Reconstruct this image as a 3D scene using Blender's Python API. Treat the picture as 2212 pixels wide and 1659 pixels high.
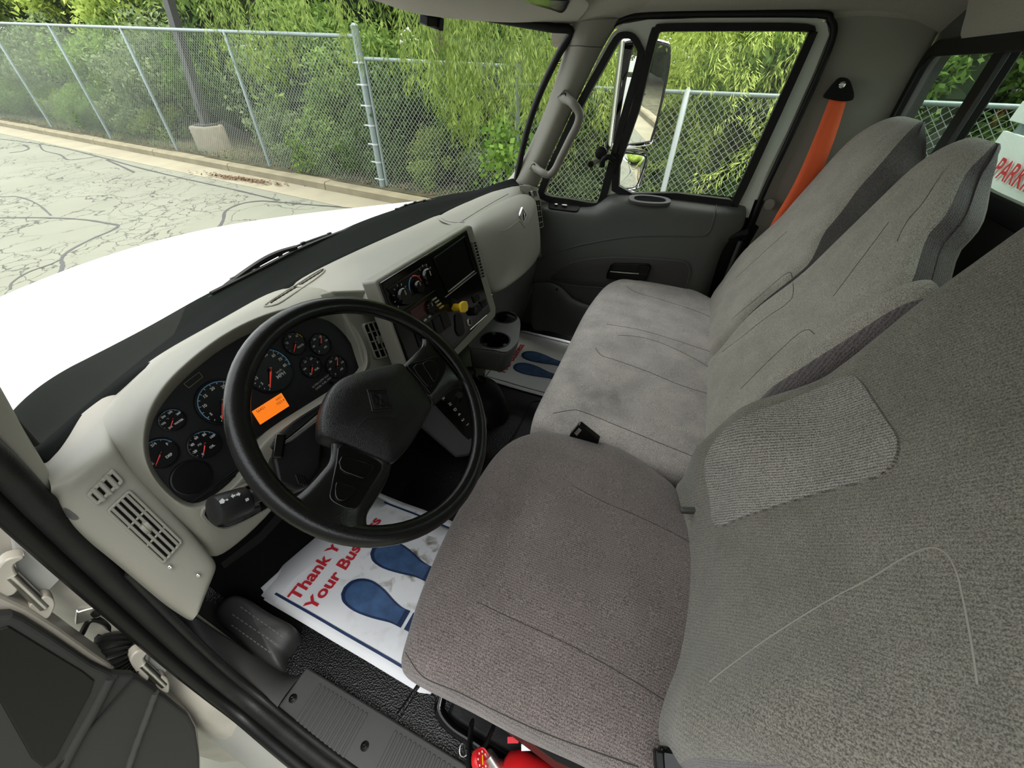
import bpy, bmesh, math, random
import numpy as np
from mathutils import Vector, Matrix
from mathutils.bvhtree import BVHTree

for _o in list(bpy.data.objects):
    bpy.data.objects.remove(_o)
SC = bpy.context.scene
COL = SC.collection
random.seed(7)
RNG = np.random.default_rng(7)

# ------------------------------------------------------------------ camera
FPX, CX, CY = 828.75, 1106.0, 829.5
YAW, PIT, ROL = (math.radians(a) for a in (68.0967, 39.883, 1.2556))
_fw = np.array([math.sin(YAW) * math.cos(PIT), math.cos(YAW) * math.cos(PIT), -math.sin(PIT)])
_r = np.array([math.cos(YAW), -math.sin(YAW), 0.0])
_u = np.cross(_r, _fw)
_r2 = math.cos(ROL) * _r + math.sin(ROL) * _u
_u2 = -math.sin(ROL) * _r + math.cos(ROL) * _u
CAMPOS = Vector((0.0, 0.0, 1.2))
cam_data = bpy.data.cameras.new('camera')
cam = bpy.data.objects.new('camera', cam_data)
COL.objects.link(cam)
cam.matrix_world = Matrix(((_r2[0], _u2[0], -_fw[0], CAMPOS.x), (_r2[1], _u2[1], -_fw[1], CAMPOS.y),
                           (_r2[2], _u2[2], -_fw[2], CAMPOS.z), (0, 0, 0, 1)))
cam_data.sensor_width = 36.0
cam_data.lens = FPX / 2212.0 * 36.0
cam_data.clip_start = 0.01
cam_data.clip_end = 500
SC.camera = cam

# ------------------------------------------------------------------ light
SUN_E, SKY_E, EXPO = 1.6, 1.0, 1.95
SC.view_settings.view_transform = 'Standard'
SC.view_settings.look = 'None'
SC.view_settings.gamma = 1.0
SC.view_settings.use_curve_mapping = False
SC.view_settings.exposure = EXPO
world = bpy.data.worlds.new('sky')
SC.world = world
world.use_nodes = True
wn = world.node_tree.nodes
wl = world.node_tree.links
wn.clear()
_out = wn.new('ShaderNodeOutputWorld')
_bg = wn.new('ShaderNodeBackground')
_bg.inputs['Color'].default_value = (0.93, 0.96, 0.98, 1)
_bg.inputs['Strength'].default_value = SKY_E
wl.new(_bg.outputs[0], _out.inputs[0])
sun_d = bpy.data.lights.new('sun', 'SUN')
sun_d.energy = SUN_E
sun_d.angle = math.radians(24)
sun_d.color = (1.0, 0.95, 0.84)
sun = bpy.data.objects.new('sun', sun_d)
COL.objects.link(sun)
_sd = Vector((-0.06, 0.30, -0.95))      # direction the light travels
sun.rotation_euler = _sd.to_track_quat('-Z', 'Y').to_euler()

# ------------------------------------------------------------------ helpers
def ray(px, py):
    a, b = (px - CX) / FPX, (py - CY) / FPX
    return Vector((_r2 * a - _u2 * b + _fw).tolist())

def P(px, py, x=None, y=None, z=None, pl=None):
    """Point of the scene that lies under a pixel of the photograph, on a real plane x=, y=, z= or (point, normal)."""
    d = ray(px, py)
    if pl is not None:
        n = Vector(pl[1])
        t = (Vector(pl[0]) - CAMPOS).dot(n) / d.dot(n)
    elif x is not None:
        t = (x - CAMPOS.x) / d.x
    elif y is not None:
        t = (y - CAMPOS.y) / d.y
    else:
        t = (z - CAMPOS.z) / d.z
    return CAMPOS + d * t

V = Vector
PI = math.pi

def link(o, parent=None):
    COL.objects.link(o)
    if parent is not None:
        o.parent = parent
    return o

def tag(o, label=None, cat=None, group=None, kind=None):
    if label: o['label'] = label
    if cat: o['category'] = cat
    if group: o['group'] = group
    if kind: o['kind'] = kind
    return o

def thing(name, label, cat, loc=(0, 0, 0), group=None):
    o = bpy.data.objects.new(name, None)
    o.empty_display_size = 0.05
    link(o)
    # parts are built in world space: keep the Empty's transform out of them
    o.location = loc
    return tag(o, label, cat, group)

def struct(name, loc=(0, 0, 0), label=None, cat=None):
    o = bpy.data.objects.new(name, None)
    o.empty_display_size = 0.05
    link(o)
    o.location = loc
    return tag(o, label, cat, None, 'structure')

def base_of(o):
    v = V((0, 0, 0))
    while o is not None:
        v = v + o.location
        o = o.parent
    return v

def add(name, me, mat, parent=None, smooth=True, sub=0, bevel=0, bseg=2, solid=0, auto=None, center=True):
    """Link a mesh given in world coordinates; a child is shifted into its parent's frame."""
    if mat is not None:
        me.materials.append(mat)
    off = base_of(parent) if parent is not None else V((0, 0, 0))
    o = bpy.data.objects.new(name, me)
    co = np.empty(len(me.vertices) * 3, np.float32)
    me.vertices.foreach_get('co', co)
    co = co.reshape(-1, 3)
    c = co.mean(0) if (center and len(co)) else np.zeros(3)
    co -= c
    me.vertices.foreach_set('co', co.ravel())
    me.update()
    link(o, parent)
    o.location = V(c.tolist()) - off
    if len(me.polygons):
        me.polygons.foreach_set('use_smooth', np.full(len(me.polygons), bool(smooth)))
    if solid:
        m = o.modifiers.new('solid', 'SOLIDIFY'); m.thickness = solid; m.offset = -1
    if bevel:
        m = o.modifiers.new('bevel', 'BEVEL'); m.width = bevel; m.segments = bseg; m.limit_method = 'ANGLE'
        m.angle_limit = math.radians(35); m.harden_normals = False
    if sub:
        m = o.modifiers.new('sub', 'SUBSURF'); m.levels = sub; m.render_levels = sub
    if auto is None and not sub and smooth and mat is not None and len(me.polygons) < 3000: auto = 48
    if auto is not None and smooth:
        try:
            me.set_sharp_from_angle(angle=math.radians(auto))
        except Exception:
            pass
    return o

def mesh(verts, faces, fix=True):
    me = bpy.data.meshes.new('m')
    me.from_pydata([tuple(v) for v in verts], [], [tuple(f) for f in faces])
    if fix:
        bm = bmesh.new(); bm.from_mesh(me)
        bmesh.ops.recalc_face_normals(bm, faces=bm.faces)
        bm.to_mesh(me); bm.free()
    me.update()
    return me

class Fr:
    """A flat working frame: origin, unit axes ex, ey and normal ez."""
    def __init__(s, o, ex, ey):
        s.o = V(o); s.ex = V(ex).normalized()
        ey = V(ey); ey = ey - s.ex * ey.dot(s.ex)
        s.ey = ey.normalized(); s.ez = s.ex.cross(s.ey)
    def p(s, u, v, w=0.0):
        return s.o + s.ex * u + s.ey * v + s.ez * w
    def px(s, a, b, w=0.0):
        return P(a, b, pl=(s.o + s.ez * w, s.ez))
    def uv(s, a, b, w=0.0):
        q = s.px(a, b, w) - s.o
        return q.dot(s.ex), q.dot(s.ey)
    def mat(s):
        return Matrix(((s.ex.x, s.ey.x, s.ez.x, s.o.x), (s.ex.y, s.ey.y, s.ez.y, s.o.y), (s.ex.z, s.ey.z, s.ez.z, s.o.z), (0, 0, 0, 1)))

def grid(rows, closed_u=False, closed_v=False):
    n = len(rows[0]); m = len(rows)
    vs = [p for r in rows for p in r]
    fs = []
    for i in range(m if closed_v else m - 1):
        for j in range(n if closed_u else n - 1):
            a = i * n + j; b = i * n + (j + 1) % n
            c = ((i + 1) % m) * n + (j + 1) % n; d = ((i + 1) % m) * n + j
            fs.append((a, b, c, d))
    return vs, fs

def grid_mesh(rows, closed_u=False, closed_v=False, caps=False):
    vs, fs = grid(rows, closed_u, closed_v)
    n = len(rows[0])
    if caps:
        fs.append(tuple(range(n))); fs.append(tuple(range((len(rows) - 1) * n, len(rows) * n)))
    return mesh(vs, fs)

def catmull(pts, k=6, closed=False):
    pts = [V(p) for p in pts]
    n = len(pts)
    if n < 3 and not closed:
        return [pts[0].lerp(pts[-1], i / k) for i in range(k + 1)]
    out = []
    rng = n if closed else n - 1
    for i in range(rng):
        if closed:
            a, b, c, d = pts[(i - 1) % n], pts[i], pts[(i + 1) % n], pts[(i + 2) % n]
        else:
            b, c = pts[i], pts[i + 1]
            a = pts[i - 1] if i else b + (b - c)
            d = pts[i + 2] if i + 2 < n else c + (c - b)
        for j in range(k):
            t = j / k
            out.append(0.5 * ((2 * b) + (c - a) * t + (2 * a - 5 * b + 4 * c - d) * t * t + (3 * b - a - 3 * c + d) * t ** 3))
    if not closed:
        out.append(pts[-1])
    return out

def cat2(pts, k=5, closed=True):
    return [(p.x, p.y) for p in catmull([V((a, b, 0)) for a, b in pts], k, closed)]

def tube_mesh(path, rad, n=8, closed=False, flat=1.0, up=None):
    path = [V(p) for p in path]
    m = len(path)
    rad = rad if isinstance(rad, (list, tuple)) else [rad] * m
    rings = []
    prev = None
    for i, p in enumerate(path):
        a = path[(i - 1) % m] if (closed or i) else p
        b = path[(i + 1) % m] if (closed or i < m - 1) else p
        t = (b - a).normalized()
        if prev is None:
            ref = V(up) if up is not None else (V((0, 0, 1)) if abs(t.z) < 0.9 else V((1, 0, 0)))
        else:
            ref = prev
        s = (ref - t * ref.dot(t)).normalized()
        prev = s
        q = t.cross(s)
        rings.append([p + (s * math.cos(2 * PI * j / n) + q * math.sin(2 * PI * j / n) * flat) * rad[i] for j in range(n)])
    return grid_mesh(rings, True, closed, caps=not closed)

def prism_mesh(loop, vec):
    """Solid between a 3-D loop and the same loop moved by vec."""
    n = len(loop)
    vec = V(vec)
    vs = [V(p) for p in loop] + [V(p) + vec for p in loop]
    fs = [tuple(range(n)), tuple(range(n, 2 * n))] + [(i, (i + 1) % n, n + (i + 1) % n, n + i) for i in range(n)]
    return mesh(vs, fs)

def ring_mesh(outer, inner, vec):
    n = len(outer); vec = V(vec)
    vs = [V(p) for p in outer] + [V(p) for p in inner] + [V(p) + vec for p in outer] + [V(p) + vec for p in inner]
    fs = []
    for i in range(n):
        j = (i + 1) % n
        fs += [(i, j, n + j, n + i), (2 * n + i, 3 * n + i, 3 * n + j, 2 * n + j), (i, 2 * n + i, 2 * n + j, j), (n + i, n + j, 3 * n + j, 3 * n + i)]
    return mesh(vs, fs)

def box_mesh(c, s, fr=None):
    c = V(c); hx, hy, hz = (k / 2 for k in s)
    vs = []
    for dx in (-1, 1):
        for dy in (-1, 1):
            for dz in (-1, 1):
                d = V((dx * hx, dy * hy, dz * hz))
                vs.append(fr.p(*(c + d)) if fr else c + d)
    fs = [(0, 1, 3, 2), (4, 6, 7, 5), (0, 4, 5, 1), (2, 3, 7, 6), (0, 2, 6, 4), (1, 5, 7, 3)]
    return mesh(vs, fs)

def lathe_mesh(fr, prof, n=32, u0=0, v0=0, caps=True):
    rows = [[fr.p(u0 + r * math.cos(2 * PI * j / n), v0 + r * math.sin(2 * PI * j / n), w) for j in range(n)] for r, w in prof]
    return grid_mesh(rows, True, False, caps=caps)

def rrect(u0, v0, u1, v1, r, k=4):
    out = []
    for cx_, cy_, a0 in ((u1 - r, v1 - r, 0), (u0 + r, v1 - r, 90), (u0 + r, v0 + r, 180), (u1 - r, v0 + r, 270)):
        for i in range(k + 1):
            a = math.radians(a0 + 90 * i / k)
            out.append((cx_ + r * math.cos(a), cy_ + r * math.sin(a)))
    return out

def inset2(pts, d):
    """Move a 2-D loop inwards by d."""
    n = len(pts)
    ar = sum(pts[i][0] * pts[(i + 1) % n][1] - pts[(i + 1) % n][0] * pts[i][1] for i in range(n))
    sg = 1 if ar > 0 else -1
    out = []
    for i in range(n):
        a, b, c = V(pts[i - 1]), V(pts[i]), V(pts[(i + 1) % n])
        e1 = (b - a); e2 = (c - b)
        if e1.length < 1e-9: e1 = e2
        if e2.length < 1e-9: e2 = e1
        t = (e1.normalized() + e2.normalized())
        if t.length < 1e-6: t = e1
        t.normalize()
        out.append((b.x - t.y * d * sg, b.y + t.x * d * sg))
    return out

def join_mesh(list_of_me):
    bm = bmesh.new()
    for me in list_of_me:
        bm.from_mesh(me)
        bpy.data.meshes.remove(me)
    out = bpy.data.meshes.new('m')
    bm.to_mesh(out); bm.free()
    return out

def text_mesh(body, fr, size, u=0, v=0, w=0.0008, rot=0.0, align='CENTER', bold=0.0, ext=0.0, sx=1.0, shear=0.0):
    cu = bpy.data.curves.new('t', 'FONT')
    cu.body = body; cu.size = size; cu.align_x = align; cu.align_y = 'CENTER'
    cu.offset = bold; cu.extrude = ext; cu.resolution_u = 3; cu.shear = shear
    o = bpy.data.objects.new('t', cu); COL.objects.link(o)
    bpy.context.view_layer.update()
    me = bpy.data.meshes.new_from_object(o.evaluated_get(bpy.context.evaluated_depsgraph_get()))
    bpy.data.objects.remove(o); bpy.data.curves.remove(cu)
    me.transform(Matrix.Diagonal((sx, 1, 1, 1)))
    me.transform(Matrix.Rotation(rot, 4, 'Z'))
    me.transform(Matrix.Translation((u, v, w)))
    me.transform(fr.mat())
    for i in range(len(me.materials)):
        me.materials.pop()
    return me

def bvh_of(o):
    dg = bpy.context.evaluated_depsgraph_get()
    dg.update()
    e = o.evaluated_get(dg)
    me = e.to_mesh()
    mw = Matrix.Translation(base_of(o))
    t = BVHTree.FromPolygons([mw @ v.co for v in me.vertices], [p.vertices for p in me.polygons])
    e.to_mesh_clear()
    return t

def on(bvh, px, py, lift=0.0):
    d = ray(px, py).normalized()
    h = bvh.ray_cast(CAMPOS, d)
    if h[0] is None:
        return None
    n = h[1]
    if n.dot(d) > 0: n = -n
    return h[0] + n * lift

def seam(name, bvh, pts, mat, parent, r=0.0015, k=6, lift=0.0, n=6, closed=False):
    pp = [p for p in (on(bvh, a, b, lift) for a, b in cat2(pts, k, closed)) if p is not None]
    if len(pp) < 3: return None
    return add(name, tube_mesh(pp, r, n, closed), mat, parent)

# ------------------------------------------------------------------ materials
MATS = {}
def mat(name, col, rough=0.5, metal=0.0, spec=0.5, noise=None, bump=None, coat=0, emit=None, sheen=0, wear=None):
    """Principled material; noise=(scale, amount) varies the colour, bump=(scale, strength, kind) the relief."""
    m = bpy.data.materials.new(name); m.use_nodes = True
    nt = m.node_tree; b = nt.nodes['Principled BSDF']
    b.inputs['Base Color'].default_value = (*col, 1)
    b.inputs['Roughness'].default_value = rough
    b.inputs['Metallic'].default_value = metal
    b.inputs['Specular IOR Level'].default_value = spec
    b.inputs['Coat Weight'].default_value = coat
    if sheen:
        b.inputs['Sheen Weight'].default_value = sheen
    if emit:
        b.inputs['Emission Color'].default_value = (*emit[0], 1); b.inputs['Emission Strength'].default_value = emit[1]
    tc = nt.nodes.new('ShaderNodeTexCoord')
    if noise:
        n = nt.nodes.new('ShaderNodeTexNoise'); n.inputs['Scale'].default_value = noise[0]; n.inputs['Detail'].default_value = 5
        nt.links.new(tc.outputs['Object'], n.inputs['Vector'])
        r = nt.nodes.new('ShaderNodeMapRange'); r.inputs[1].default_value = 0.3; r.inputs[2].default_value = 0.7
        r.inputs[3].default_value = 1 - noise[1]; r.inputs[4].default_value = 1 + noise[1]
        nt.links.new(n.outputs[0], r.inputs[0])
        mx = nt.nodes.new('ShaderNodeMix'); mx.data_type = 'RGBA'; mx.blend_type = 'MULTIPLY'; mx.inputs[0].default_value = 1
        mx.inputs[6].default_value = (*col, 1)
        nt.links.new(r.outputs[0], mx.inputs[7]); nt.links.new(mx.outputs[2], b.inputs['Base Color'])
    if bump:
        if len(bump) > 2 and bump[2] == 'voronoi':
            n = nt.nodes.new('ShaderNodeTexVoronoi')
        else:
            n = nt.nodes.new('ShaderNodeTexNoise'); n.inputs['Detail'].default_value = 3
        n.inputs['Scale'].default_value = bump[0]
        nt.links.new(tc.outputs['Object'], n.inputs['Vector'])
        bp = nt.nodes.new('ShaderNodeBump'); bp.inputs['Strength'].default_value = bump[1]; bp.inputs['Distance'].default_value = 0.002
        nt.links.new(n.outputs[0], bp.inputs['Height']); nt.links.new(bp.outputs[0], b.inputs['Normal'])
    MATS[name] = m
    return m

def glass_mat(name, tint, refl=1.0):
    m = bpy.data.materials.new(name); m.use_nodes = True
    nt = m.node_tree; nt.nodes.clear()
    o = nt.nodes.new('ShaderNodeOutputMaterial'); t = nt.nodes.new('ShaderNodeBsdfTransparent'); g = nt.nodes.new('ShaderNodeBsdfGlossy')
    t.inputs[0].default_value = (*tint, 1); g.inputs['Roughness'].default_value = 0.0
    ge = nt.nodes.new('ShaderNodeNewGeometry')
    dp = nt.nodes.new('ShaderNodeVectorMath'); dp.operation = 'DOT_PRODUCT'
    nt.links.new(ge.outputs['Incoming'], dp.inputs[0]); nt.links.new(ge.outputs['Normal'], dp.inputs[1])
    def mth(op, a, b=None):
        n = nt.nodes.new('ShaderNodeMath'); n.operation = op
        for i, v in enumerate((a, b)):
            if v is None: continue
            if isinstance(v, (int, float)): n.inputs[i].default_value = v
            else: nt.links.new(v, n.inputs[i])
        return n.outputs[0]
    k = mth('POWER', mth('SUBTRACT', 1.0, mth('ABSOLUTE', dp.outputs['Value'])), 5.0)
    fac = mth('MULTIPLY', mth('ADD', mth('MULTIPLY', k, 0.93), 0.07), refl)
    mx = nt.nodes.new('ShaderNodeMixShader')
    nt.links.new(fac, mx.inputs[0])
    nt.links.new(t.outputs[0], mx.inputs[1]); nt.links.new(g.outputs[0], mx.inputs[2]); nt.links.new(mx.outputs[0], o.inputs[0])
    return m

def fabric(name, ca, cb, rib=260.0, ribs=0.6, axis=(0, 1, 0), stain=0.0, spots=()):
    """Woven seat cloth: thread ribs across axis, a speckle of light and dark yarns, faint soiling."""
    m = bpy.data.materials.new(name); m.use_nodes = True
    nt = m.node_tree; b = nt.nodes['Principled BSDF']; L = nt.links; N = nt.nodes.new
    b.inputs['Roughness'].default_value = 0.95; b.inputs['Specular IOR Level'].default_value = 0.15
    b.inputs['Sheen Weight'].default_value = 0.25; b.inputs['Sheen Roughness'].default_value = 0.6
    tc = N('ShaderNodeTexCoord')
    dt = N('ShaderNodeVectorMath'); dt.operation = 'DOT_PRODUCT'; dt.inputs[1].default_value = axis
    L.new(tc.outputs['Object'], dt.inputs[0])
    wob = N('ShaderNodeTexNoise'); wob.inputs['Scale'].default_value = 9; L.new(tc.outputs['Object'], wob.inputs['Vector'])
    ma = N('ShaderNodeMath'); ma.operation = 'MULTIPLY_ADD'; ma.inputs[1].default_value = 0.012; L.new(wob.outputs[0], ma.inputs[0]); L.new(dt.outputs['Value'], ma.inputs[2])
    mu = N('ShaderNodeMath'); mu.operation = 'MULTIPLY'; mu.inputs[1].default_value = rib * 2 * PI / 1.0; L.new(ma.outputs[0], mu.inputs[0])
    sn = N('ShaderNodeMath'); sn.operation = 'SINE'; L.new(mu.outputs[0], sn.inputs[0])
    sp = N('ShaderNodeTexNoise'); sp.inputs['Scale'].default_value = 640; sp.inputs['Detail'].default_value = 2; L.new(tc.outputs['Object'], sp.inputs['Vector'])
    big = N('ShaderNodeTexNoise'); big.inputs['Scale'].default_value = 14; big.inputs['Detail'].default_value = 6; L.new(tc.outputs['Object'], big.inputs['Vector'])
    r1 = N('ShaderNodeMapRange'); r1.inputs[1].default_value = -1; r1.inputs[2].default_value = 1; r1.inputs[3].default_value = -ribs * 0.5; r1.inputs[4].default_value = ribs * 0.5
    L.new(sn.outputs[0], r1.inputs[0])
    r2 = N('ShaderNodeMapRange'); r2.inputs[1].default_value = 0.34; r2.inputs[2].default_value = 0.66; L.new(sp.outputs[0], r2.inputs[0])
    ad = N('ShaderNodeMath'); ad.operation = 'ADD'; L.new(r1.outputs[0], ad.inputs[0]); L.new(r2.outputs[0], ad.inputs[1])
    mx = N('ShaderNodeMix'); mx.data_type = 'RGBA'; mx.inputs[6].default_value = (*ca, 1); mx.inputs[7].default_value = (*cb, 1)
    L.new(ad.outputs[0], mx.inputs[0])
    r3 = N('ShaderNodeMapRange'); r3.inputs[1].default_value = 0.3; r3.inputs[2].default_value = 0.7; r3.inputs[3].default_value = 1 - 0.12 - stain; r3.inputs[4].default_value = 1.1
    L.new(big.outputs[0], r3.inputs[0])
    m2 = N('ShaderNodeMix'); m2.data_type = 'RGBA'; m2.blend_type = 'MULTIPLY'; m2.inputs[0].default_value = 1
    L.new(mx.outputs[2], m2.inputs[6]); L.new(r3.outputs[0], m2.inputs[7]); L.new(m2.outputs[2], b.inputs['Base Color'])
    if spots:
        gp = N('ShaderNodeNewGeometry'); acc = None
        for c_, rad_, amt in spots:
            dd = N('ShaderNodeVectorMath'); dd.operation = 'DISTANCE'; dd.inputs[1].default_value = c_; L.new(gp.outputs['Position'], dd.inputs[0])
            rr = N('ShaderNodeMapRange'); rr.interpolation_type = 'SMOOTHSTEP'; rr.inputs[1].default_value = rad_ * 0.15; rr.inputs[2].default_value = rad_; rr.inputs[3].default_value = amt; rr.inputs[4].default_value = 0; L.new(dd.outputs['Value'], rr.inputs[0])
            if acc is None: acc = rr.outputs[0]
            else:
                mm = N('ShaderNodeMath'); mm.operation = 'MAXIMUM'; L.new(acc, mm.inputs[0]); L.new(rr.outputs[0], mm.inputs[1]); acc = mm.outputs[0]
        nn_ = N('ShaderNodeTexNoise'); nn_.inputs['Scale'].default_value = 26; nn_.inputs['Detail'].default_value = 4; L.new(tc.outputs['Object'], nn_.inputs['Vector'])
        r5 = N('ShaderNodeMapRange'); r5.inputs[1].default_value = 0.35; r5.inputs[2].default_value = 0.65; r5.inputs[3].default_value = 0.25; r5.inputs[4].default_value = 1.0; L.new(nn_.outputs[0], r5.inputs[0])
        m5 = N('ShaderNodeMath'); m5.operation = 'MULTIPLY'; L.new(acc, m5.inputs[0]); L.new(r5.outputs[0], m5.inputs[1])
        m6 = N('ShaderNodeMix'); m6.data_type = 'RGBA'; m6.inputs[7].default_value = (0.06, 0.062, 0.055, 1)
        L.new(m5.outputs[0], m6.inputs[0]); L.new(m2.outputs[2], m6.inputs[6]); L.new(m6.outputs[2], b.inputs['Base Color'])
    bp = N('ShaderNodeBump'); bp.inputs['Strength'].default_value = 0.35; bp.inputs['Distance'].default_value = 0.0015
    L.new(ad.outputs[0], bp.inputs['Height']); L.new(bp.outputs[0], b.inputs['Normal'])
    return m

M_DASH = mat('dash_plastic', (0.170, 0.164, 0.136), 0.55, noise=(3, 0.05), bump=(900, 0.12))
M_DASHDK = mat('dash_plastic_dark', (0.055, 0.055, 0.052), 0.5, bump=(900, 0.15))
M_PILLAR = mat('pillar_plastic', (0.24, 0.23, 0.195), 0.6, bump=(700, 0.2))
M_HEAD = mat('headliner', (0.30, 0.282, 0.24), 0.9, noise=(400, 0.1), bump=(600, 0.3))
M_DOOR = mat('door_plastic', (0.066, 0.069, 0.063), 0.5, bump=(900, 0.2))
M_DOORFAB = mat('door_insert', (0.045, 0.041, 0.040), 0.9, bump=(1200, 0.4))
M_BLACK = mat('black_plastic', (0.0035, 0.0035, 0.0035), 0.4, spec=0.22, bump=(800, 0.12))
M_GLOSS = mat('gloss_black', (0.002, 0.002, 0.002), 0.12, spec=0.3)
M_SHADE = mat('shade_black', (0.003, 0.003, 0.003), 0.9, spec=0.1)  # matte black standing in for the dark inside slots and under the dash
M_LEATHER = mat('wheel_vinyl', (0.0035, 0.0035, 0.0035), 0.33, spec=0.3, bump=(700, 0.3, 'voronoi'))
M_RUBBER = mat('rubber', (0.007, 0.007, 0.007), 0.5, spec=0.25, noise=(30, 0.3), bump=(300, 0.2))
M_PAD = mat('dash_pad_black', (0.0045, 0.0055, 0.005), 0.9, spec=0.04, bump=(1200, 0.25))
M_MATF = mat('floor_vinyl', (0.003, 0.003, 0.0035), 0.32, spec=0.35, bump=(260, 0.6, 'voronoi'))
M_SILL = mat('sill_plastic', (0.028, 0.028, 0.0275), 0.5, spec=0.35, noise=(12, 0.1), bump=(700, 0.15))
M_DTRIM = mat('open_door_trim', (0.017, 0.017, 0.0165), 0.6, spec=0.3, bump=(700, 0.2))
M_ROCK = mat('rocker_paint', (0.24, 0.24, 0.225), 0.4, noise=(5, 0.06))
M_WHITE = mat('white_paint', (0.80, 0.80, 0.79), 0.3, coat=0.3)
M_DPAINT = mat('door_frame_paint', (0.50, 0.53, 0.47), 0.35, coat=0.3)
M_DIRTY = mat('jamb_paint', (0.27, 0.255, 0.22), 0.45, noise=(9, 0.22))
M_STEEL = mat('steel', (0.62, 0.61, 0.58), 0.32, metal=1.0, noise=(60, 0.12))
M_CHROME = mat('chrome', (0.85, 0.85, 0.85), 0.07, metal=1.0)
M_MIRROR = mat('mirror_silver', (0.92, 0.93, 0.92), 0.01, metal=1.0)
M_PANEL = mat('gauge_panel', (0.004, 0.004, 0.0045), 0.5, spec=0.25, bump=(500, 0.1))
M_DIAL = mat('dial_face', (0.003, 0.003, 0.0035), 0.35, spec=0.2)
M_MARK = mat('dial_print', (0.36, 0.36, 0.35), 0.6)
M_BLUE = mat('dial_blue', (0.10, 0.26, 0.42), 0.6)
M_NEEDLE = mat('needle_red', (0.80, 0.04, 0.02), 0.5)
M_ORANGE = mat('lcd_orange', (0.85, 0.20, 0.01), 0.5, emit=((1.0, 0.20, 0.01), 0.16))
M_LCDTX = mat('lcd_text', (0.16, 0.04, 0.005), 0.6)
M_YELLOW = mat('yellow_knob', (0.80, 0.52, 0.02), 0.4)
M_RED = mat('red_paint', (0.55, 0.012, 0.015), 0.3)
M_REDTX = mat('red_print', (0.55, 0.018, 0.03), 0.6)
M_NAVY = mat('navy_print', (0.010, 0.030, 0.095), 0.6, noise=(25, 0.35))
M_NAVYL = mat('navy_print_light', (0.045, 0.10, 0.22), 0.6, noise=(25, 0.3))
M_BELT = mat('belt_webbing', (0.85, 0.125, 0.03), 0.7, bump=(900, 0.3))
M_SEAM = mat('seam_thread', (0.03, 0.028, 0.026), 0.9)
M_PIPE = mat('seam_piping', (0.27, 0.255, 0.22), 0.9)
M_GLASS = glass_mat('window_glass', (0.95, 0.97, 0.94), 0.5)
M_GLASSR = glass_mat('rear_glass', (0.80, 0.88, 0.82), 1.0)
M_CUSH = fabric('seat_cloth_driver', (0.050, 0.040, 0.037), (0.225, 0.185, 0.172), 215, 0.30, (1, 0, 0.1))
M_BENCH = fabric('seat_cloth_bench_lit', (0.24, 0.215, 0.20), (0.62, 0.565, 0.53), 230, 0.08, (1, 0, 0), stain=0.12, spots=[(tuple(P(a, b, z=0.43)), r_, k_) for a, b, r_, k_ in ((1310, 860, 0.10, 0.5), (1270, 885, 0.07, 0.35), (1195, 945, 0.09, 0.4), (1225, 905, 0.08, 0.3), (1345, 750, 0.10, 0.18), (1350, 610, 0.03, 0.3))])  # raised above the driver's cloth: window light is in the colour
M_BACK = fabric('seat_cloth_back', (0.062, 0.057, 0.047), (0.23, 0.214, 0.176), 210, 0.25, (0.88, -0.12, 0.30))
M_BBACK = fabric('seat_cloth_bench_back_lit', (0.15, 0.138, 0.118), (0.44, 0.41, 0.35), 230, 0.1, (0.88, -0.12, 0.3))  # lightened like the bench cushion, for light from the windows
M_RIB = fabric('seat_cloth_ribbed', (0.055, 0.05, 0.045), (0.36, 0.335, 0.295), 235, 0.6, (0.88, -0.12, 0.30))
M_RIBDK = fabric('seat_cloth_ribbed_dark', (0.035, 0.030, 0.030), (0.15, 0.128, 0.128), 260, 0.4, (0, 1, 0.3))
# ================================================================== cab shell
XR = 1.88          # inner face of the passenger door glass
YB = -0.57         # inner face of the back wall
# floor: black vinyl over a low tunnel, rising to the toe board
def floor_z(x, y):
    t = max(0.0, min(1.0, (y - 0.80) / 0.30)); t = t * t * (3 - 2 * t)
    hump = 0.075 * math.exp(-((x - 0.93) / 0.22) ** 4) * max(0.0, min(1.0, (y + 0.05) / 0.35))
    return 0.42 * t + hump
xs = [-0.03 + i * (1.90 + 0.03) / 44 for i in range(45)]
ys = [-0.56 + j * 1.72 / 44 for j in range(45)]
fl = add('floor', grid_mesh([[V((x, y, floor_z(x, y))) for x in xs] for y in ys]), M_MATF)
tag(fl, 'glossy pebbled black vinyl floor of the cab', None, None, 'structure')
# joints in the vinyl
for a, b in (((860, 1545), (905, 1480)),):
    p, q = P(*a, z=0.004), P(*b, z=0.004)
    add('floor_seam', tube_mesh([p, p.lerp(q, 0.5), q], 0.006, 6), M_MATF, fl)
sq = [on(bvh_of(fl), a, b, 0.002) for a, b in cat2([(1040, 1085), (1085, 985), (1120, 925), (1136, 893), (1146, 870), (1170, 866), (1200, 866)], 4, False)]
add('floor_seam', tube_mesh([p for p in sq if p], 0.004, 6), M_MATF, fl)

add('toe_sheet', grid_mesh([[V((0.10 + 0.66 * i / 10, 0.66 + 0.48 * j / 10, floor_z(0.10 + 0.66 * i / 10, 0.66 + 0.48 * j / 10) + 0.0025)) for i in range(11)] for j in range(11)]), mat('toe_sheet_black', (0.004, 0.004, 0.004), 0.95, spec=0.1, bump=(500, 0.5)), fl)  # thin black sheet added over the toe board
# firewall behind the dashboard
add('wall_front', box_mesh((0.98, 1.18, 0.22), (1.90, 0.06, 0.44)), M_RUBBER)['kind'] = 'structure'
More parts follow.
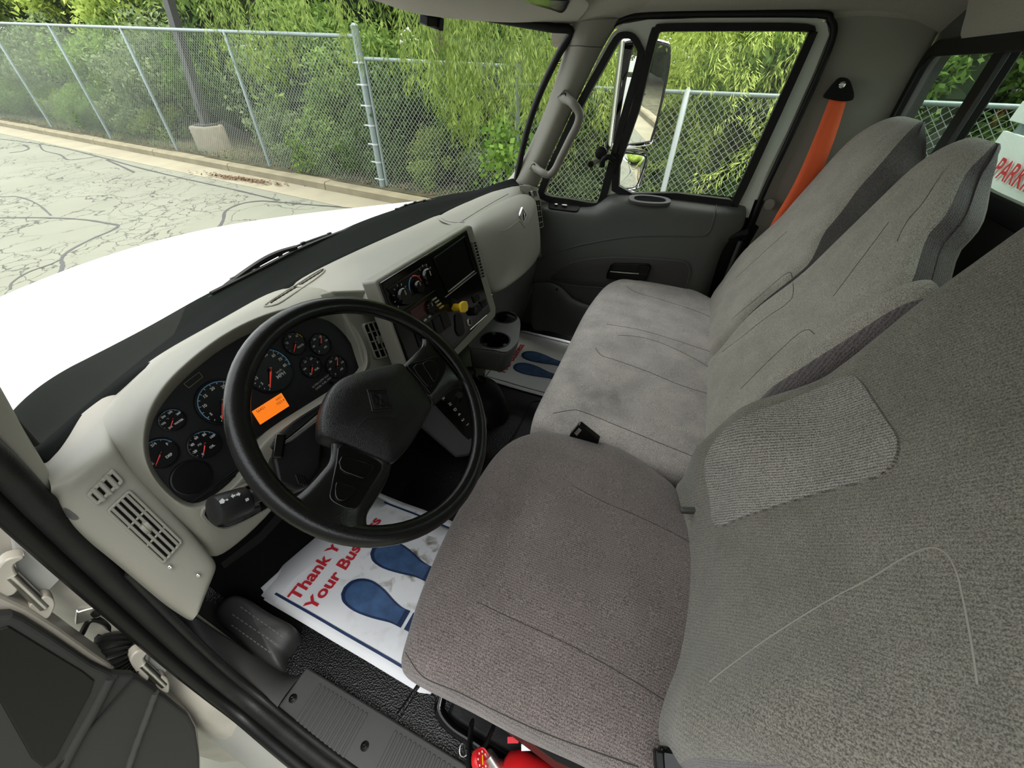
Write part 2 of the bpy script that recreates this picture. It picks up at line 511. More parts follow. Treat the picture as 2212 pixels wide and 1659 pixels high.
# headliner (roof lining) with its seams
rl = []
for i in range(13):
    y = -0.60 + i * (0.62 + 0.60) / 12
    row = []
    for j in range(17):
        x = 0.02 + j * (1.90) / 16
        e = min(x - 0.0, 1.94 - x)
        z = 1.385 - 0.10 * max(0, (0.14 - e) / 0.14) ** 2 - 0.05 * max(0, (y - 0.25) / 0.4) ** 2 - 0.06 * max(0, (-0.42 - y) / 0.18) ** 2
        row.append(V((x, y, z)))
    rl.append(row)
ce = add('ceiling', grid_mesh(rl), M_HEAD, sub=1, solid=-0.03)
tag(ce, 'grey cloth headliner under the cab roof', None, None, 'structure')

# --- right side: door-opening surround, B pillar and rear corner (one moulded trim wall)
wr = struct('wall_right')
def seal_ring(name, pts, x, w, m, parent, closed=True):
    return add(name, tube_mesh(catmull([P(a, b, x=x) for a, b in pts], 5, closed), w, 8, closed), m, parent)
# B-pillar trim: from the door edge back to the rear wall
rows = []
for px_t, px_b, x, y in ((None, None, 1.905, -0.262), (None, None, 1.90, -0.285), (None, None, 1.885, -0.33), (None, None, 1.885, -0.42), (None, None, 1.89, -0.50), (None, None, 1.892, -0.54), (None, None, 1.89, -0.568)):
    rows.append([V((x + 0.01 * (1 - abs(k - 5) / 5), y, 0.0 + k * 0.1395)) for k in range(11)])
add('pillar_trim', grid_mesh(rows), M_PILLAR, wr, sub=1, solid=-0.02)
# roof-side rail trim above the door
rail = catmull([V((1.90, 0.62, 1.27)), V((1.905, 0.40, 1.325)), V((1.905, 0.10, 1.345)), V((1.905, -0.15, 1.345)), V((1.905, -0.30, 1.34)), V((1.90, -0.56, 1.33))], 5)
rows = [[p + V((0.02, 0, -0.022)), p + V((-0.012, 0, -0.018)), p + V((-0.028, 0, 0.002)), p + V((-0.035, 0, 0.03)), p + V((-0.07, 0, 0.055))] for p in rail]
add('roof_rail_trim', grid_mesh(rows), M_HEAD, wr, sub=1)
# flush cap in the pillar trim
c_ = P(1662, 441, x=1.882)
add('screw_cap', lathe_mesh(Fr(c_, (0, 1, 0), (0, 0, 1)), [(0.019, 0.0), (0.019, -0.006), (0.012, -0.007), (0.0, -0.004)], 20, caps=False), M_PILLAR, wr)

add('jamb_filler', grid_mesh([[V((1.893, y, z)) for y in (-0.06, -0.16, -0.30)] for z in (0.0, 0.3, 0.6, 0.80)]), M_BLACK, wr, smooth=False)
# --- rear wall with the sliding rear window
wb = struct('wall_back')
def RW(a, b, d=0.0): return P(a, b, y=YB + d)
zt, zb = 1.262, 0.995
xl, xr_ = 0.10, 1.885
win = rrect(xl, zb, xr_, zt, 0.06, 5)
out_l = [(max(-0.02, min(1.96, a)), b) for a, b in rrect(-0.02, -0.02, 1.96, 1.40, 0.02, 5)]
fb = Fr((0, YB, 0), (1, 0, 0), (0, 0, 1))
add('panel', ring_mesh([fb.p(a, b, 0) for a, b in out_l], [fb.p(a, b, 0) for a, b in win], V((0, -0.05, 0))), M_DASHDK, wb, smooth=False)
w2 = struct('window_2')
wi = inset2(win, 0.026)
add('window_seal', ring_mesh([fb.p(a, b, -0.014) for a, b in inset2(win, -0.012)], [fb.p(a, b, -0.014) for a, b in wi], V((0, -0.02, 0))), M_BLACK, w2, bevel=0.004)
add('pane', prism_mesh([fb.p(a, b, 0.018) for a, b in inset2(win, 0.015)], V((0, -0.004, 0))), M_GLASSR, w2, smooth=False)
# slider frame bars
for px_ in (2118,):
    a, b = P(px_ + 60, 110, y=YB - 0.012), P(px_ - 40, 275, y=YB - 0.012)
    xm = (a.x + b.x) / 2
    add('slider_frame', box_mesh((xm, YB - 0.01, (zt + zb) / 2), (0.075, 0.022, zt - zb - 0.01)), M_BLACK, w2, bevel=0.004)
    add('slider_channel', box_mesh((xm - 0.036, YB + 0.003, (zt + zb) / 2), (0.007, 0.010, zt - zb - 0.03)), M_SILL, w2, bevel=0.002)
# headliner's rear padded panel above the rear window
add('upper_panel', grid_mesh([[V((x, YB + 0.004 + 0.0 * x, 1.262)), V((x, YB + 0.022, 1.272)), V((x, YB + 0.03, 1.31)), V((x, YB + 0.05, 1.36)), V((x, YB + 0.10, 1.385))] for x in [0.02 + i * 1.66 / 12 for i in range(13)]]), M_HEAD, wb, sub=1)

# --- left side: sill, kick panel, A pillar, rubber door seal
wl_ = struct('wall_left')
# dark side cowls under both ends of the dashboard
add('side_cowl', grid_mesh([[V((1.895, y, z)) for y in (0.36, 0.5, 0.62, 0.74)] for z in (-0.02, 0.2, 0.45, 0.62, 0.72)]), M_DASHDK, wr, smooth=False)
add('side_cowl', grid_mesh([[V((0.035 + 0.0 * y, y, z)) for y in (0.70, 0.80, 0.9, 0.98)] for z in (-0.02, 0.2, 0.40, 0.52, 0.60)]), M_BLACK, wl_, smooth=False)
SZ = 0.035
plate = [P(662, 1440, z=SZ), P(1010, 1665, z=SZ), P(1085, 1712, z=SZ), P(860, 1760, z=SZ), P(745, 1672, z=SZ), P(585, 1545, z=SZ)]
plate[2].x = plate[1].x; 
xa = plate[0].x; xb = min(P(585, 1545, z=SZ).x, P(700, 1640, z=SZ).x)
y0 = P(585, 1545, z=SZ).y; y1 = -0.50
yf = P(662, 1440, z=SZ).y
fs = Fr((xa, yf, SZ), (0, -1, 0), (1, 0, 0))     # u runs rearwards, v to the passenger side
L_ = yf + 0.5; Wd = xa - xb
add('scuff_plate', prism_mesh([fs.p(0, 0), fs.p(L_, 0), fs.p(L_, -Wd), fs.p(yf - y0, -Wd)], V((0, 0, -0.03))), M_SILL, wl_, bevel=0.004, bseg=3)
# moulded grip ribs of the scuff plate (two groups), and its screws
for gu0, gu1 in ((0.055, 0.205), (0.275, 0.43)):
    k = 0; u = gu0
    while u < gu1:
        m_ = join_mesh([prism_mesh([fs.p(a, b, 0.0) for a, b in rrect(u, -Wd + 0.012, u + 0.0075, -0.013 - 0.012 * (k % 2 == 0) * 0, 0.0035, 3)], V((0, 0, 0.0022)))])
        add('grip_rib', m_, M_SILL, wl_, bevel=0.001)
        u += 0.0125; k += 1
def screw(fr, u, v, parent, r=0.009, m1=None, dark=True, h=0.004):
    add('washer', lathe_mesh(fr, [(r, 0), (r, h * 0.6), (r * 0.72, h), (r * 0.68, h * 0.3), (0.0, h * 0.3)], 20, u, v, caps=False), m1 or M_BLACK, parent)
    add('screw', lathe_mesh(fr, [(r * 0.62, h * 0.3), (r * 0.6, h * 1.1), (r * 0.35, h * 1.4), (0, h * 0.9)], 14, u, v, caps=False), M_BLACK if dark else M_STEEL, parent)
for a, b in ((633, 1509), (788, 1612)):
    u, v = fs.uv(a, b); screw(fs, u, v, wl_)
# sill body under the plate, painted side below
rows = []
for y in [0.86 - i * 0.125 for i in range(13)]:
    rows.append([V((xb + 0.004, y, 0.03)), V((xb - 0.016, y, 0.022)), V((xb - 0.02, y, 0.0)), V((xb - 0.028, y, -0.03)), V((xb - 0.065, y, -0.05)), V((xb - 0.10, y, -0.16)), V((xb - 0.11, y, -0.42)), V((xb - 0.06, y, -0.50))])
add('rocker_panel', grid_mesh(rows), M_ROCK, wl_, sub=1)
# painted front door jamb (A-pillar lower), outside the seal
rows = []
for z, xo in ((0.95, 0.05), (0.80, 0.035), (0.68, 0.02), (0.55, 0.008), (0.40, -0.01), (0.25, -0.022), (0.12, -0.035), (0.03, -0.045), (-0.1, -0.06), (-0.3, -0.07), (-0.5, -0.07)):
    yy = 0.78 if z > 0.12 else 0.78 - 0.16 * min(1, (0.12 - z) / 0.15)
    rows.append([V((xo + 0.02, yy - 0.02, z)), V((xo - 0.012, yy, z)), V((xo - 0.05, yy + 0.012, z)), V((xo - 0.062, yy + 0.07, z)), V((xo - 0.075, yy + 0.20, z)), V((xo - 0.13, yy + 0.24, z)), V((xo - 0.14, yy + 0.40, z))])
add('door_jamb', grid_mesh(rows), M_DIRTY, wl_, sub=1)
# front fender skin seen below the open door's hinge
add('fender', grid_mesh([[V((-0.03 - 0.10 * (1 - i / 6), 1.02 + 0.10 * j, -0.55 + 0.13 * i)) for i in range(7)] for j in range(8)]), M_ROCK, wl_, sub=1, solid=0.01)
# A pillar trim (lower end shows at the left edge of the picture)
ap = []
for t in (0, 0.25, 0.5, 0.75, 1.0):
    c = V((0.062, 0.775, 0.735)).lerp(V((0.16, 0.50, 1.32)), t)
    ap.append([c + V((-0.028, 0.0, -0.045)), c + V((-0.024, -0.022, 0.0)), c + V((-0.004, -0.026, 0.018)), c + V((0.02, -0.012, 0.022)), c + V((0.03, 0.02, 0.02)), c + V((0.035, 0.06, 0.02))])
ap = []
for (l, r, yl, yr_) in (((-120, 800), (-60, 740), .70, .70), ((-60, 880), (-10, 800), .70, .715), ((0, 955), (38, 893), .705, .74), ((30, 992), (60, 930), .71, .75), ((62, 1030), (90, 985), .712, .752), ((98, 1074), (119, 1032), .712, .74), ((103, 1084), (121, 1046), .72, .74)):
    L, R = P(*l, y=yl), P(*r, y=yr_)
    ap.append([L + V((-0.01, 0.03, -0.01)), L, L.lerp(R, 0.3) + V((0, -0.008, 0.004)), L.lerp(R, 0.7) + V((0, -0.008, 0.004)), R, R + V((0.005, 0.05, 0))])
add('pillar_trim', grid_mesh(ap), M_PILLAR, wl_, sub=2)
# black rubber seal running down the pillar and along the sill
sl = [P(-330, 700, y=0.60), P(-130, 890, y=0.68), P(0, 1003, y=0.715), P(100, 1106, y=0.715), P(200, 1207, y=0.72), P(300, 1305, y=0.72), P(400, 1400, y=0.705), P(480, 1470, y=0.68), P(545, 1522, z=0.035), P(640, 1600, z=0.02), P(745, 1680, z=0.018), V((-0.047, 0.15, 0.018)), V((-0.047, -0.45, 0.018))]
slp = catmull(sl, 8)
add('door_seal', tube_mesh(slp, 0.021, 12, flat=0.8), M_RUBBER, wl_)
add('seal_lip', tube_mesh([p + V((0.017, -0.016, 0.014)) for p in slp[36:]], 0.008, 8), M_RUBBER, wl_)
add('seal_carrier', tube_mesh([p + V((-0.026, 0.012, -0.012)) for p in slp], 0.014, 8), M_BLACK, wl_)
# lower kick trim ahead of the scuff plate, with its ribbed foot rest
kt = []
for a, b in (((446, 1262), (395, 1330)), ((452, 1300), (420, 1375)), ((500, 1370), (470, 1440)), ((560, 1430), (520, 1490)), ((610, 1470), (560, 1530)), ((655, 1452), (588, 1543))):
    zz = 0.10 - 0.065 * min(1, max(0, (a[1] - 1262) / 180))
    p0 = P(*a, z=zz); p1 = P(*b, z=zz + 0.01)
    kt.append([p0 + V((0.02, 0.0, -0.06)), p0, p0.lerp(p1, 0.5) + V((0, 0, 0.006)), p1, p1 + V((-0.012, 0, -0.03))])
add('kick_trim', grid_mesh(kt), M_SILL, wl_, sub=2)
fr_ = [P(462, 1330, z=0.085), P(475, 1300, z=0.10), P(500, 1284, z=0.105), P(530, 1290, z=0.10), P(580, 1322, z=0.075), P(632, 1350, z=0.055), P(636, 1372, z=0.05), P(622, 1395, z=0.045), P(612, 1412, z=0.04), P(604, 1446, z=0.035), P(560, 1420, z=0.04), P(500, 1372, z=0.06)]
fc = sum(fr_, V((0, 0, 0))) / len(fr_)
fo = catmull(fr_, 4, True)
add('foot_rest', grid_mesh([[p + V((0, 0, -0.05)) for p in fo], fo, [p.lerp(fc, 0.12) + V((0, 0, 0.012)) for p in fo], [p.lerp(fc, 0.55) + V((0, 0, 0.014)) for p in fo], [p.lerp(fc, 0.999) + V((0, 0, 0.014)) for p in fo]], True, False), M_SILL, wl_, sub=1)
wlb = bvh_of([c for c in wl_.children if c.name.startswith('foot_rest')][0])
for a, b in (((520, 1311), (615, 1378)), ((502, 1327), (602, 1395)), ((500, 1350), (588, 1412))):
    for k in range(11):
        t0, t1 = k / 11, (k + 0.62) / 11
        q = [on(wlb, a[0] + (b[0] - a[0]) * t, a[1] + (b[1] - a[1]) * t, 0.0006) for t in (t0, (t0 + t1) / 2, t1)]
        if all(q): add('foot_rest_dash', tube_mesh(q, 0.0011, 4), M_DASH, wl_)
# ---------------------------------------------------------------- open driver's door
d2 = struct('door_1', label='open driver door swung out beside the sill, dark grey inner trim', cat='door')
PY = 0.735
def DP(a, b, d=0.0):       # the open door's inner face stands across the cab side
    return P(a, b, pl=((-0.085, PY - d, 0.4), (-0.22, -1, 0.05)))
edge_w = [DP(a, b, -0.012) for a, b in ((-30, 1275), (0, 1290), (60, 1318), (130, 1362), (200, 1412), (258, 1452), (300, 1462), (360, 1500), (412, 1545))]
bot = [DP(a, b, -0.012) for a, b in ((428, 1575), (434, 1640), (436, 1720), (430, 1790))]
far = [DP(a, b, -0.012) for a, b in ((300, 1950), (-250, 1900), (-500, 1500), (-400, 1100))]
add('door_shell', prism_mesh(edge_w + bot + far, V((0.012, 0.05, 0))), M_DIRTY, d2, smooth=False, bevel=0.006)
pan = [(-30, 1330), (0, 1332), (30, 1330), (55, 1340), (120, 1382), (200, 1437), (245, 1458), (290, 1460), (350, 1500), (408, 1545), (424, 1575), (432, 1630), (433, 1720), (425, 1790), (300, 1950), (-250, 1900), (-500, 1500), (-400, 1150)]
add('door_trim', prism_mesh([DP(a, b, 0.014) for a, b in pan], V((0.004, 0.02, 0))), M_DTRIM, d2, smooth=False, bevel=0.006, bseg=3)
# map pocket: a black plate lying just proud of the trim
add('pocket_plate', prism_mesh([DP(a, b, 0.0165) for a, b in [(20, 1352), (180, 1450), (205, 1470), (195, 1500), (120, 1640), (95, 1660), (70, 1640), (-20, 1480), (-60, 1380)]], V((0, 0.004, 0))), M_BLACK, d2, smooth=False, bevel=0.002)
add('pocket_rib', tube_mesh(catmull([DP(a, b, 0.012) for a, b in [(240, 1462), (205, 1530), (160, 1610), (125, 1680), (105, 1740)]], 4), 0.009, 8), M_DTRIM, d2)
add('trim_groove', tube_mesh([DP(a, b, 0.0165) for a, b in [(288, 1466), (250, 1510), (180, 1590), (120, 1665)]], 0.0016, 6), M_BLACK, d2)
add('armrest_edge', tube_mesh(catmull([DP(a, b, 0.014) for a, b in [(336, 1496), (318, 1545), (290, 1620), (272, 1680), (262, 1740)]], 4), [0.006, 0.007] * 8 + [0.006], 8), M_SILL, d2)
# hinges, check strap and wiring boot between door and jamb
def HP(a, b, d=0.0): return P(a, b, pl=((-0.06, 0.79 - d, 0.5), (-0.25, -1, 0.1)))
hv = V((-0.25, -1, 0.1)).normalized()
for leaf, ks in (([(20, 1150), (140, 1245), (80, 1305), (42, 1275), (30, 1200)], ([(-12, 1245), (8, 1213), (42, 1202), (54, 1206), (32, 1220), (34, 1236), (43, 1252), (38, 1278), (16, 1290), (-12, 1284)], [(62, 1312), (82, 1296), (102, 1289), (116, 1296), (118, 1312), (104, 1336), (84, 1332)])),
                 ([(330, 1388), (380, 1420), (342, 1478), (316, 1452)], ([(281, 1428), (288, 1414), (304, 1405), (323, 1408), (312, 1421), (317, 1434), (326, 1446), (319, 1472), (302, 1462), (290, 1446)], [(336, 1474), (350, 1462), (362, 1466), (367, 1482), (363, 1498), (344, 1492)]))):
    add('hinge_leaf', prism_mesh([HP(a, b, 0.012) for a, b in leaf], hv * -0.02), M_ROCK, d2, bevel=0.003)
    for k_ in ks:
        add('hinge_knuckle', prism_mesh([HP(a, b, 0.035) for a, b in cat2(k_, 3)], hv * -0.022), M_DIRTY, d2, bevel=0.003)
    c_ = V((sum(p[0] for p in ks[0]) / len(ks[0]), sum(p[1] for p in ks[0]) / len(ks[0]))); c2_ = V((sum(p[0] for p in ks[1]) / len(ks[1]), sum(p[1] for p in ks[1]) / len(ks[1])))
    add('hinge_pin', tube_mesh([HP(*c_, 0.03), HP(*c_.lerp(c2_, 0.5), 0.03), HP(*c2_, 0.03)], 0.007, 12), M_STEEL, d2)
cs = P(208, 1318, y=0.79)
fh = Fr(cs, (0.75, -0.3, -0.5), (0.3, -0.1, 0.75))
add('check_bracket', box_mesh((0, 0, 0), (0.05, 0.03, 0.012), fh), M_STEEL, d2, bevel=0.002)
add('bracket_bolt', lathe_mesh(fh, [(0.008, 0.006), (0.007, 0.011), (0, 0.012)], 6, 0, 0, caps=False), M_BLACK, d2)
wp = catmull([P(262, 1345, y=0.82), P(250, 1375, y=0.80), P(240, 1410, y=0.78), P(242, 1450, y=0.765), P(262, 1478, y=0.75)], 14)
add('wiring_boot', tube_mesh(wp, [0.026 + 0.0045 * math.sin(i * 1.9) for i in range(len(wp))], 14), M_RUBBER, d2)
add('wiring', tube_mesh(catmull([P(175, 1372, y=0.80), P(195, 1340, y=0.79), P(225, 1345, y=0.79), P(245, 1365, y=0.80)], 6), 0.005, 6), M_BLACK, d2)
# ================================================================== dashboard
dash = thing('dashboard', 'beige-grey truck dashboard with black gauge cluster and centre stack under the windshield', 'dashboard', (0.95, 0.70, 0.0))
ZS = 0.765
def CLP(w=0.0):      # plane of the gauge cluster (pushed w towards the driver)
    n = V((0, -0.905, 0.425))
    return (V((0.37, 0.63, 0.60)) + n * w, n)
# --- opening (where the black panel starts), lip, outer edge of the driver's pod
O = [(469, 1066), (416, 1096), (372, 1062), (335, 1018), (321, 970), (328, 920), (346, 886), (380, 842), (420, 804), (468, 766), (520, 733), (582, 706), (630, 694), (674, 689), (702, 693), (724, 706), (750, 733), (769, 761), (783, 792), (745, 822), (705, 846), (630, 893), (547, 944), (519, 1022)]
Lp = [(475, 1078), (416, 1108), (362, 1072), (325, 1028), (307, 975), (311, 916), (327, 872), (356, 826), (396, 786), (446, 745), (502, 707), (570, 676), (628, 661), (682, 656), (722, 662), (748, 680), (772, 714), (790, 745), (800, 798), (752, 834), (712, 858), (640, 905), (558, 956), (532, 1030)]
Qd = [(477, 1217, .625), (462, 1204, .625), (412, 1150, .635), (350, 1085, .65), (290, 1022, .67), (240, 970, .715), (228, 930, .755), (236, 890, .80), (265, 852, .84), (320, 796, .85), (390, 750, .86), (470, 706, .865), (540, 665, .865), (610, 625, .865), (680, 615, .84), (716, 625, .80), (748, 668, .74), (775, 700, .70), (830, 790, .65), (760, 862, .60), (730, 900, .58), (690, 960, .57), (640, 1060, .58), (560, 1150, .61)]
rows = []
Li = [P(a, b, pl=CLP(0.035)) for a, b in Lp]
Oi = [P(a, b, pl=CLP(0.0)) for a, b in O]
Qi = [P(a, b, y=y) for a, b, y in Qd]
n_ = V((0, -0.905, 0.425))
deep = [p - n_ * 0.02 for p in Oi]
rows = [deep, Oi, [o.lerp(l, 0.75) + n_ * 0.004 for o, l in zip(Oi, Li)], Li, [l.lerp(q, 0.14) + n_ * 0.004 for l, q in zip(Li, Qi)], [l.lerp(q, 0.5) + V((0, -0.004, 0.012)) for l, q in zip(Li, Qi)], Qi, [q + V((0, 0.03, -0.006)) for q in Qi]]
add('cluster_bezel', grid_mesh(rows, True), M_DASH, dash, sub=2)
# --- black instrument panel
fcl = Fr(CLP()[0], (1, 0, 0), (0, 0.425, 0.905))
panel_loop = [p for p in Oi]
pn = add('instrument_panel', prism_mesh([p + n_ * 0.003 for p in [q.lerp(sum(Oi, V()) / len(Oi), -0.03) for q in Oi]], n_ * -0.03), M_PANEL, dash, smooth=False)
def gauge(name, cpx, epx, nums, a0, a1, needle, arc=None, label=None, sub_l=None, extra=None, ring=True, nsz=0.2, ticks=0):
    """A round dial: bezel ring, face, printed numbers, needle. Angles are clockwise from the top, in degrees."""
    cu, cv = fcl.uv(*cpx, 0.004); eu, ev = fcl.uv(*epx, 0.004)
    r = math.hypot(eu - cu, ev - cv)
    g = add(name, lathe_mesh(fcl, [(r * 1.10, 0.002), (r * 1.08, 0.007), (r * 1.0, 0.0075), (r * 0.97, 0.0045), (0.0, 0.0045)], 40, cu, cv, caps=False), M_DIAL, dash)
    if not nums and not label:
        return g, cu, cv, r
    W = 0.0052
    def at(a, k): a = math.radians(a); return cu + r * k * math.sin(a), cv + r * k * math.cos(a)
    tx = []
    for i, s in enumerate(nums):
        if s:
            a = a0 + (a1 - a0) * i / (len(nums) - 1)
            u, v = at(a, 0.72)
            tx.append(text_mesh(s, fcl, r * nsz, u, v, W, bold=0.0002))
    if label: tx.append(text_mesh(label, fcl, r * 0.24, *at(150, 0.52), W, bold=0.0002))
    if sub_l: tx.append(text_mesh(sub_l[0], fcl, r * sub_l[1], cu + r * sub_l[2], cv + r * sub_l[3], W))
    nt_ = ticks or (len(nums) - 1) * 2
    for i in range(nt_ + 1):
        a = a0 + (a1 - a0) * i / nt_
        u0, v0 = at(a, 0.86); u1, v1 = at(a, 0.93)
        tx.append(tube_mesh([fcl.p(u0, v0, W), fcl.p(u1, v1, W)], r * 0.012 + 0.0001, 4))
    add('dial_print', join_mesh(tx), M_MARK, g, smooth=False)
    if arc:
        q = [at(a, 0.955) for a in np.linspace(arc[0], arc[1], 26)]
        add('dial_arc', tube_mesh([fcl.p(u, v, W) for u, v in q], r * 0.024, 4), arc[2] if len(arc) > 2 else M_BLUE, g)
    a = math.radians(needle)
    p0 = at(needle + 180, 0.12); p1 = at(needle, 0.82)
    add('needle', tube_mesh([fcl.p(*p0, W + 0.002), fcl.p(cu, cv, W + 0.0025), fcl.p(*p1, W + 0.002)], [r * 0.045, r * 0.05, r * 0.02], 6), M_NEEDLE, g)
    add('needle_cap', lathe_mesh(fcl, [(r * 0.10, W), (r * 0.09, W + 0.004), (0, W + 0.0045)], 14, cu, cv, caps=False), M_BLACK, g)
    return g, cu, cv, r
gauge('gauge', (372, 907), (342, 907), ['100', '170', '200', '230', '280'], -130, 75, -128, (-20, 78), 'WATER', ('°F', 0.2, -0.2, 0.28), nsz=0.24)
gauge('gauge', (345, 980), (385, 980), ['E', '1/2', '3/4', 'F'], -110, 70, -125, (0, 78), 'DEF', nsz=0.26)
gauge('gauge', (441, 960), (475, 960), ['0', '20', '40', '60', '80', '100'], -135, 80, -135, (0, 85), 'OIL', ('PSI', 0.22, -0.22, 0.18), nsz=0.25)
gauge('gauge', (480, 868), (428, 850), ['0', '5', '10', '15', '20', '25', '30', '35', '40'], -140, 150, -140, (-110, 60), 'RPM', nsz=0.19)
gauge('gauge', (583, 800), (629, 792), ['0', '5', '15', '25', '35', '45', '55', '65', '75', '85'], -140, 105, -140, (20, 108), 'MPH', ('km/h', 0.16, 0.3, -0.25), nsz=0.18, ticks=17)
gauge('gauge', (637, 742), (660, 742), ['', '12', '14', '16'], -110, 50, -130, (45, 85, MATS['yellow_knob']), 'VOLTS', nsz=0.24)
gauge('gauge', (692, 744), (713, 744), ['0', '50', '100', '120', '150'], -130, 90, 40, None, 'AIR', nsz=0.22)
gauge('gauge', (673, 792), (695, 792), ['E', '1/4', '1/2', '3/4', 'F'], -130, 90, -135, None, 'FUEL', nsz=0.22)
gauge('gauge', (727, 792), (748, 792), ['0', '50', '100', '120', '150'], -130, 90, 40, None, 'AIR', nsz=0.22)
gauge('blank_gauge', (414, 1031), (455, 1031), [], 0, 1, 0)
# orange message display with its frame
lc = [(544, 889), (607, 849), (624, 877), (562, 917)]
lcu = [fcl.uv(a, b, 0.004) for a, b in lc]
ld = add('message_display', prism_mesh([fcl.p(u, v, 0.0035) for u, v in lcu], n_ * 0.0025), M_ORANGE, dash, smooth=False)
ldf = Fr(fcl.p(*lcu[0], 0.0062), fcl.p(*lcu[1]) - fcl.p(*lcu[0]), fcl.ey)
hh = (fcl.p(*lcu[3]) - fcl.p(*lcu[0])).length; ww = (fcl.p(*lcu[1]) - fcl.p(*lcu[0])).length
for tx_, sz_, u_, v_ in (('56421', 0.26, 0.22, 0.18), ('6421', 0.24, 0.84, 0.2), ('1023.4', 0.24, 0.80, 0.48)):
    add('display_text', text_mesh(tx_, ldf, hh * sz_, ww * u_, -hh * v_, 0.0004), M_LCDTX, ld, smooth=False)
# printed fuel notice and unlit lamp window
u, v = fcl.uv(698, 824, 0.004)
add('fuel_notice', join_mesh([text_mesh('ULTRA LOW SULFUR', fcl, 0.0062, u, v + 0.004, 0.0042, rot=0.0), text_mesh('DIESEL FUEL ONLY', fcl, 0.0062, u, v - 0.004, 0.0042)]), M_MARK, dash, smooth=False)
wq = [fcl.uv(a, b, 0.004) for a, b in ((397, 829), (430, 804), (438, 814), (408, 838))]
add('lamp_window', join_mesh([tube_mesh([fcl.p(*wq[i], 0.004), fcl.p(*wq[(i + 1) % 4], 0.004)], 0.0006, 4) for i in range(4)]), mat('olive_print', (0.10, 0.10, 0.04), 0.6), dash)
add('trip_button', lathe_mesh(fcl, [(0.006, 0.003), (0.0058, 0.012), (0.004, 0.013), (0, 0.013)], 14, *fcl.uv(718, 824, 0.004), caps=False), M_BLACK, dash)
# lower moulding strip of the panel
add('panel_ribs', join_mesh([tube_mesh([fcl.px(408 + k * 6, 1090 - k * 4, 0.005), fcl.px(512 + k * 4, 1012 + k * 5, 0.005)], 0.0012, 5) for k in range(3)]), M_BLACK, dash)

# --- stalk recess: black patch laid on the bezel, standing in for a shaded hollow
bzb = bvh_of([c for c in dash.children if c.name.startswith('cluster_bezel')][0])
rc = cat2([(438, 1100), (450, 1128), (478, 1142), (520, 1130), (585, 1094), (606, 1072), (590, 1048), (548, 1040), (500, 1062)], 3)
rcc = (sum(p[0] for p in rc) / len(rc), sum(p[1] for p in rc) / len(rc))
rows = []
for k in (1, 0.9, 0.6, 0.3, 0.001):
    rows.append([on(bzb, rcc[0] + (a - rcc[0]) * k, rcc[1] + (b - rcc[1]) * k, 0.0015) or P(rcc[0] + (a - rcc[0]) * k, rcc[1] + (b - rcc[1]) * k, y=0.61) for a, b in rc])
add('stalk_recess_shade', grid_mesh(rows, True), M_GLOSS, dash, smooth=False)
add('recess_rim', tube_mesh(rows[0], 0.0035, 6, True), M_DASH, dash)

# --- left end panel with the air vents
pe = Fr(P(315, 1135, y=0.648), (0.84, -0.30, -0.30), (0.06, 0.42, 0.90))
EP = [(118, 1045), (132, 1018), (165, 1000), (228, 968), (258, 985), (330, 1068), (400, 1140), (470, 1220), (452, 1260), (425, 1318), (408, 1333), (385, 1322), (330, 1270), (240, 1185), (160, 1105)]
ER = [[P(a, b, y=y) for a, b, y in r] for r in (
    ((48, 990, .80), (85, 968, .81), (130, 935, .825), (178, 892, .845), (234, 849, .86), (272, 842, .86)),
    ((92, 1015, .755), (125, 990, .765), (160, 955, .785), (200, 915, .805), (234, 880, .82), (256, 872, .825)),
    ((110, 1040, .715), (132, 1020, .72), (168, 990, .73), (205, 958, .735), (232, 935, .745), (246, 930, .76)),
    ((110, 1062, .695), (135, 1046, .693), (172, 1018, .69), (210, 988, .69), (238, 965, .695), (250, 960, .715)))]
def EPR(l, r, wl=-0.012):
    L, R = V((*l, 0)), V((*r, 0)); o = []
    for t, w in ((0, -0.045), (0.02, -0.016), (0.10, -0.002), (0.5, 0.0), (0.97, 0.0), (1.0, -0.012)):
        q = L.lerp(R, t); o.append(pe.px(q.x, q.y, w))
    return o
for l, r in (((113, 1090), (266, 985)), ((128, 1112), (300, 1024)), ((165, 1150), (345, 1075)), ((240, 1208), (405, 1140)), ((310, 1268), (458, 1203)), ((360, 1310), (470, 1222)), ((392, 1330), (458, 1250)), ((407, 1340), (438, 1300)), ((416, 1340), (430, 1322))):
    ER.append(EPR(l, r))
epo = add('end_panel', grid_mesh(ER), M_DASH, dash, sub=2)
epb = bvh_of(epo)
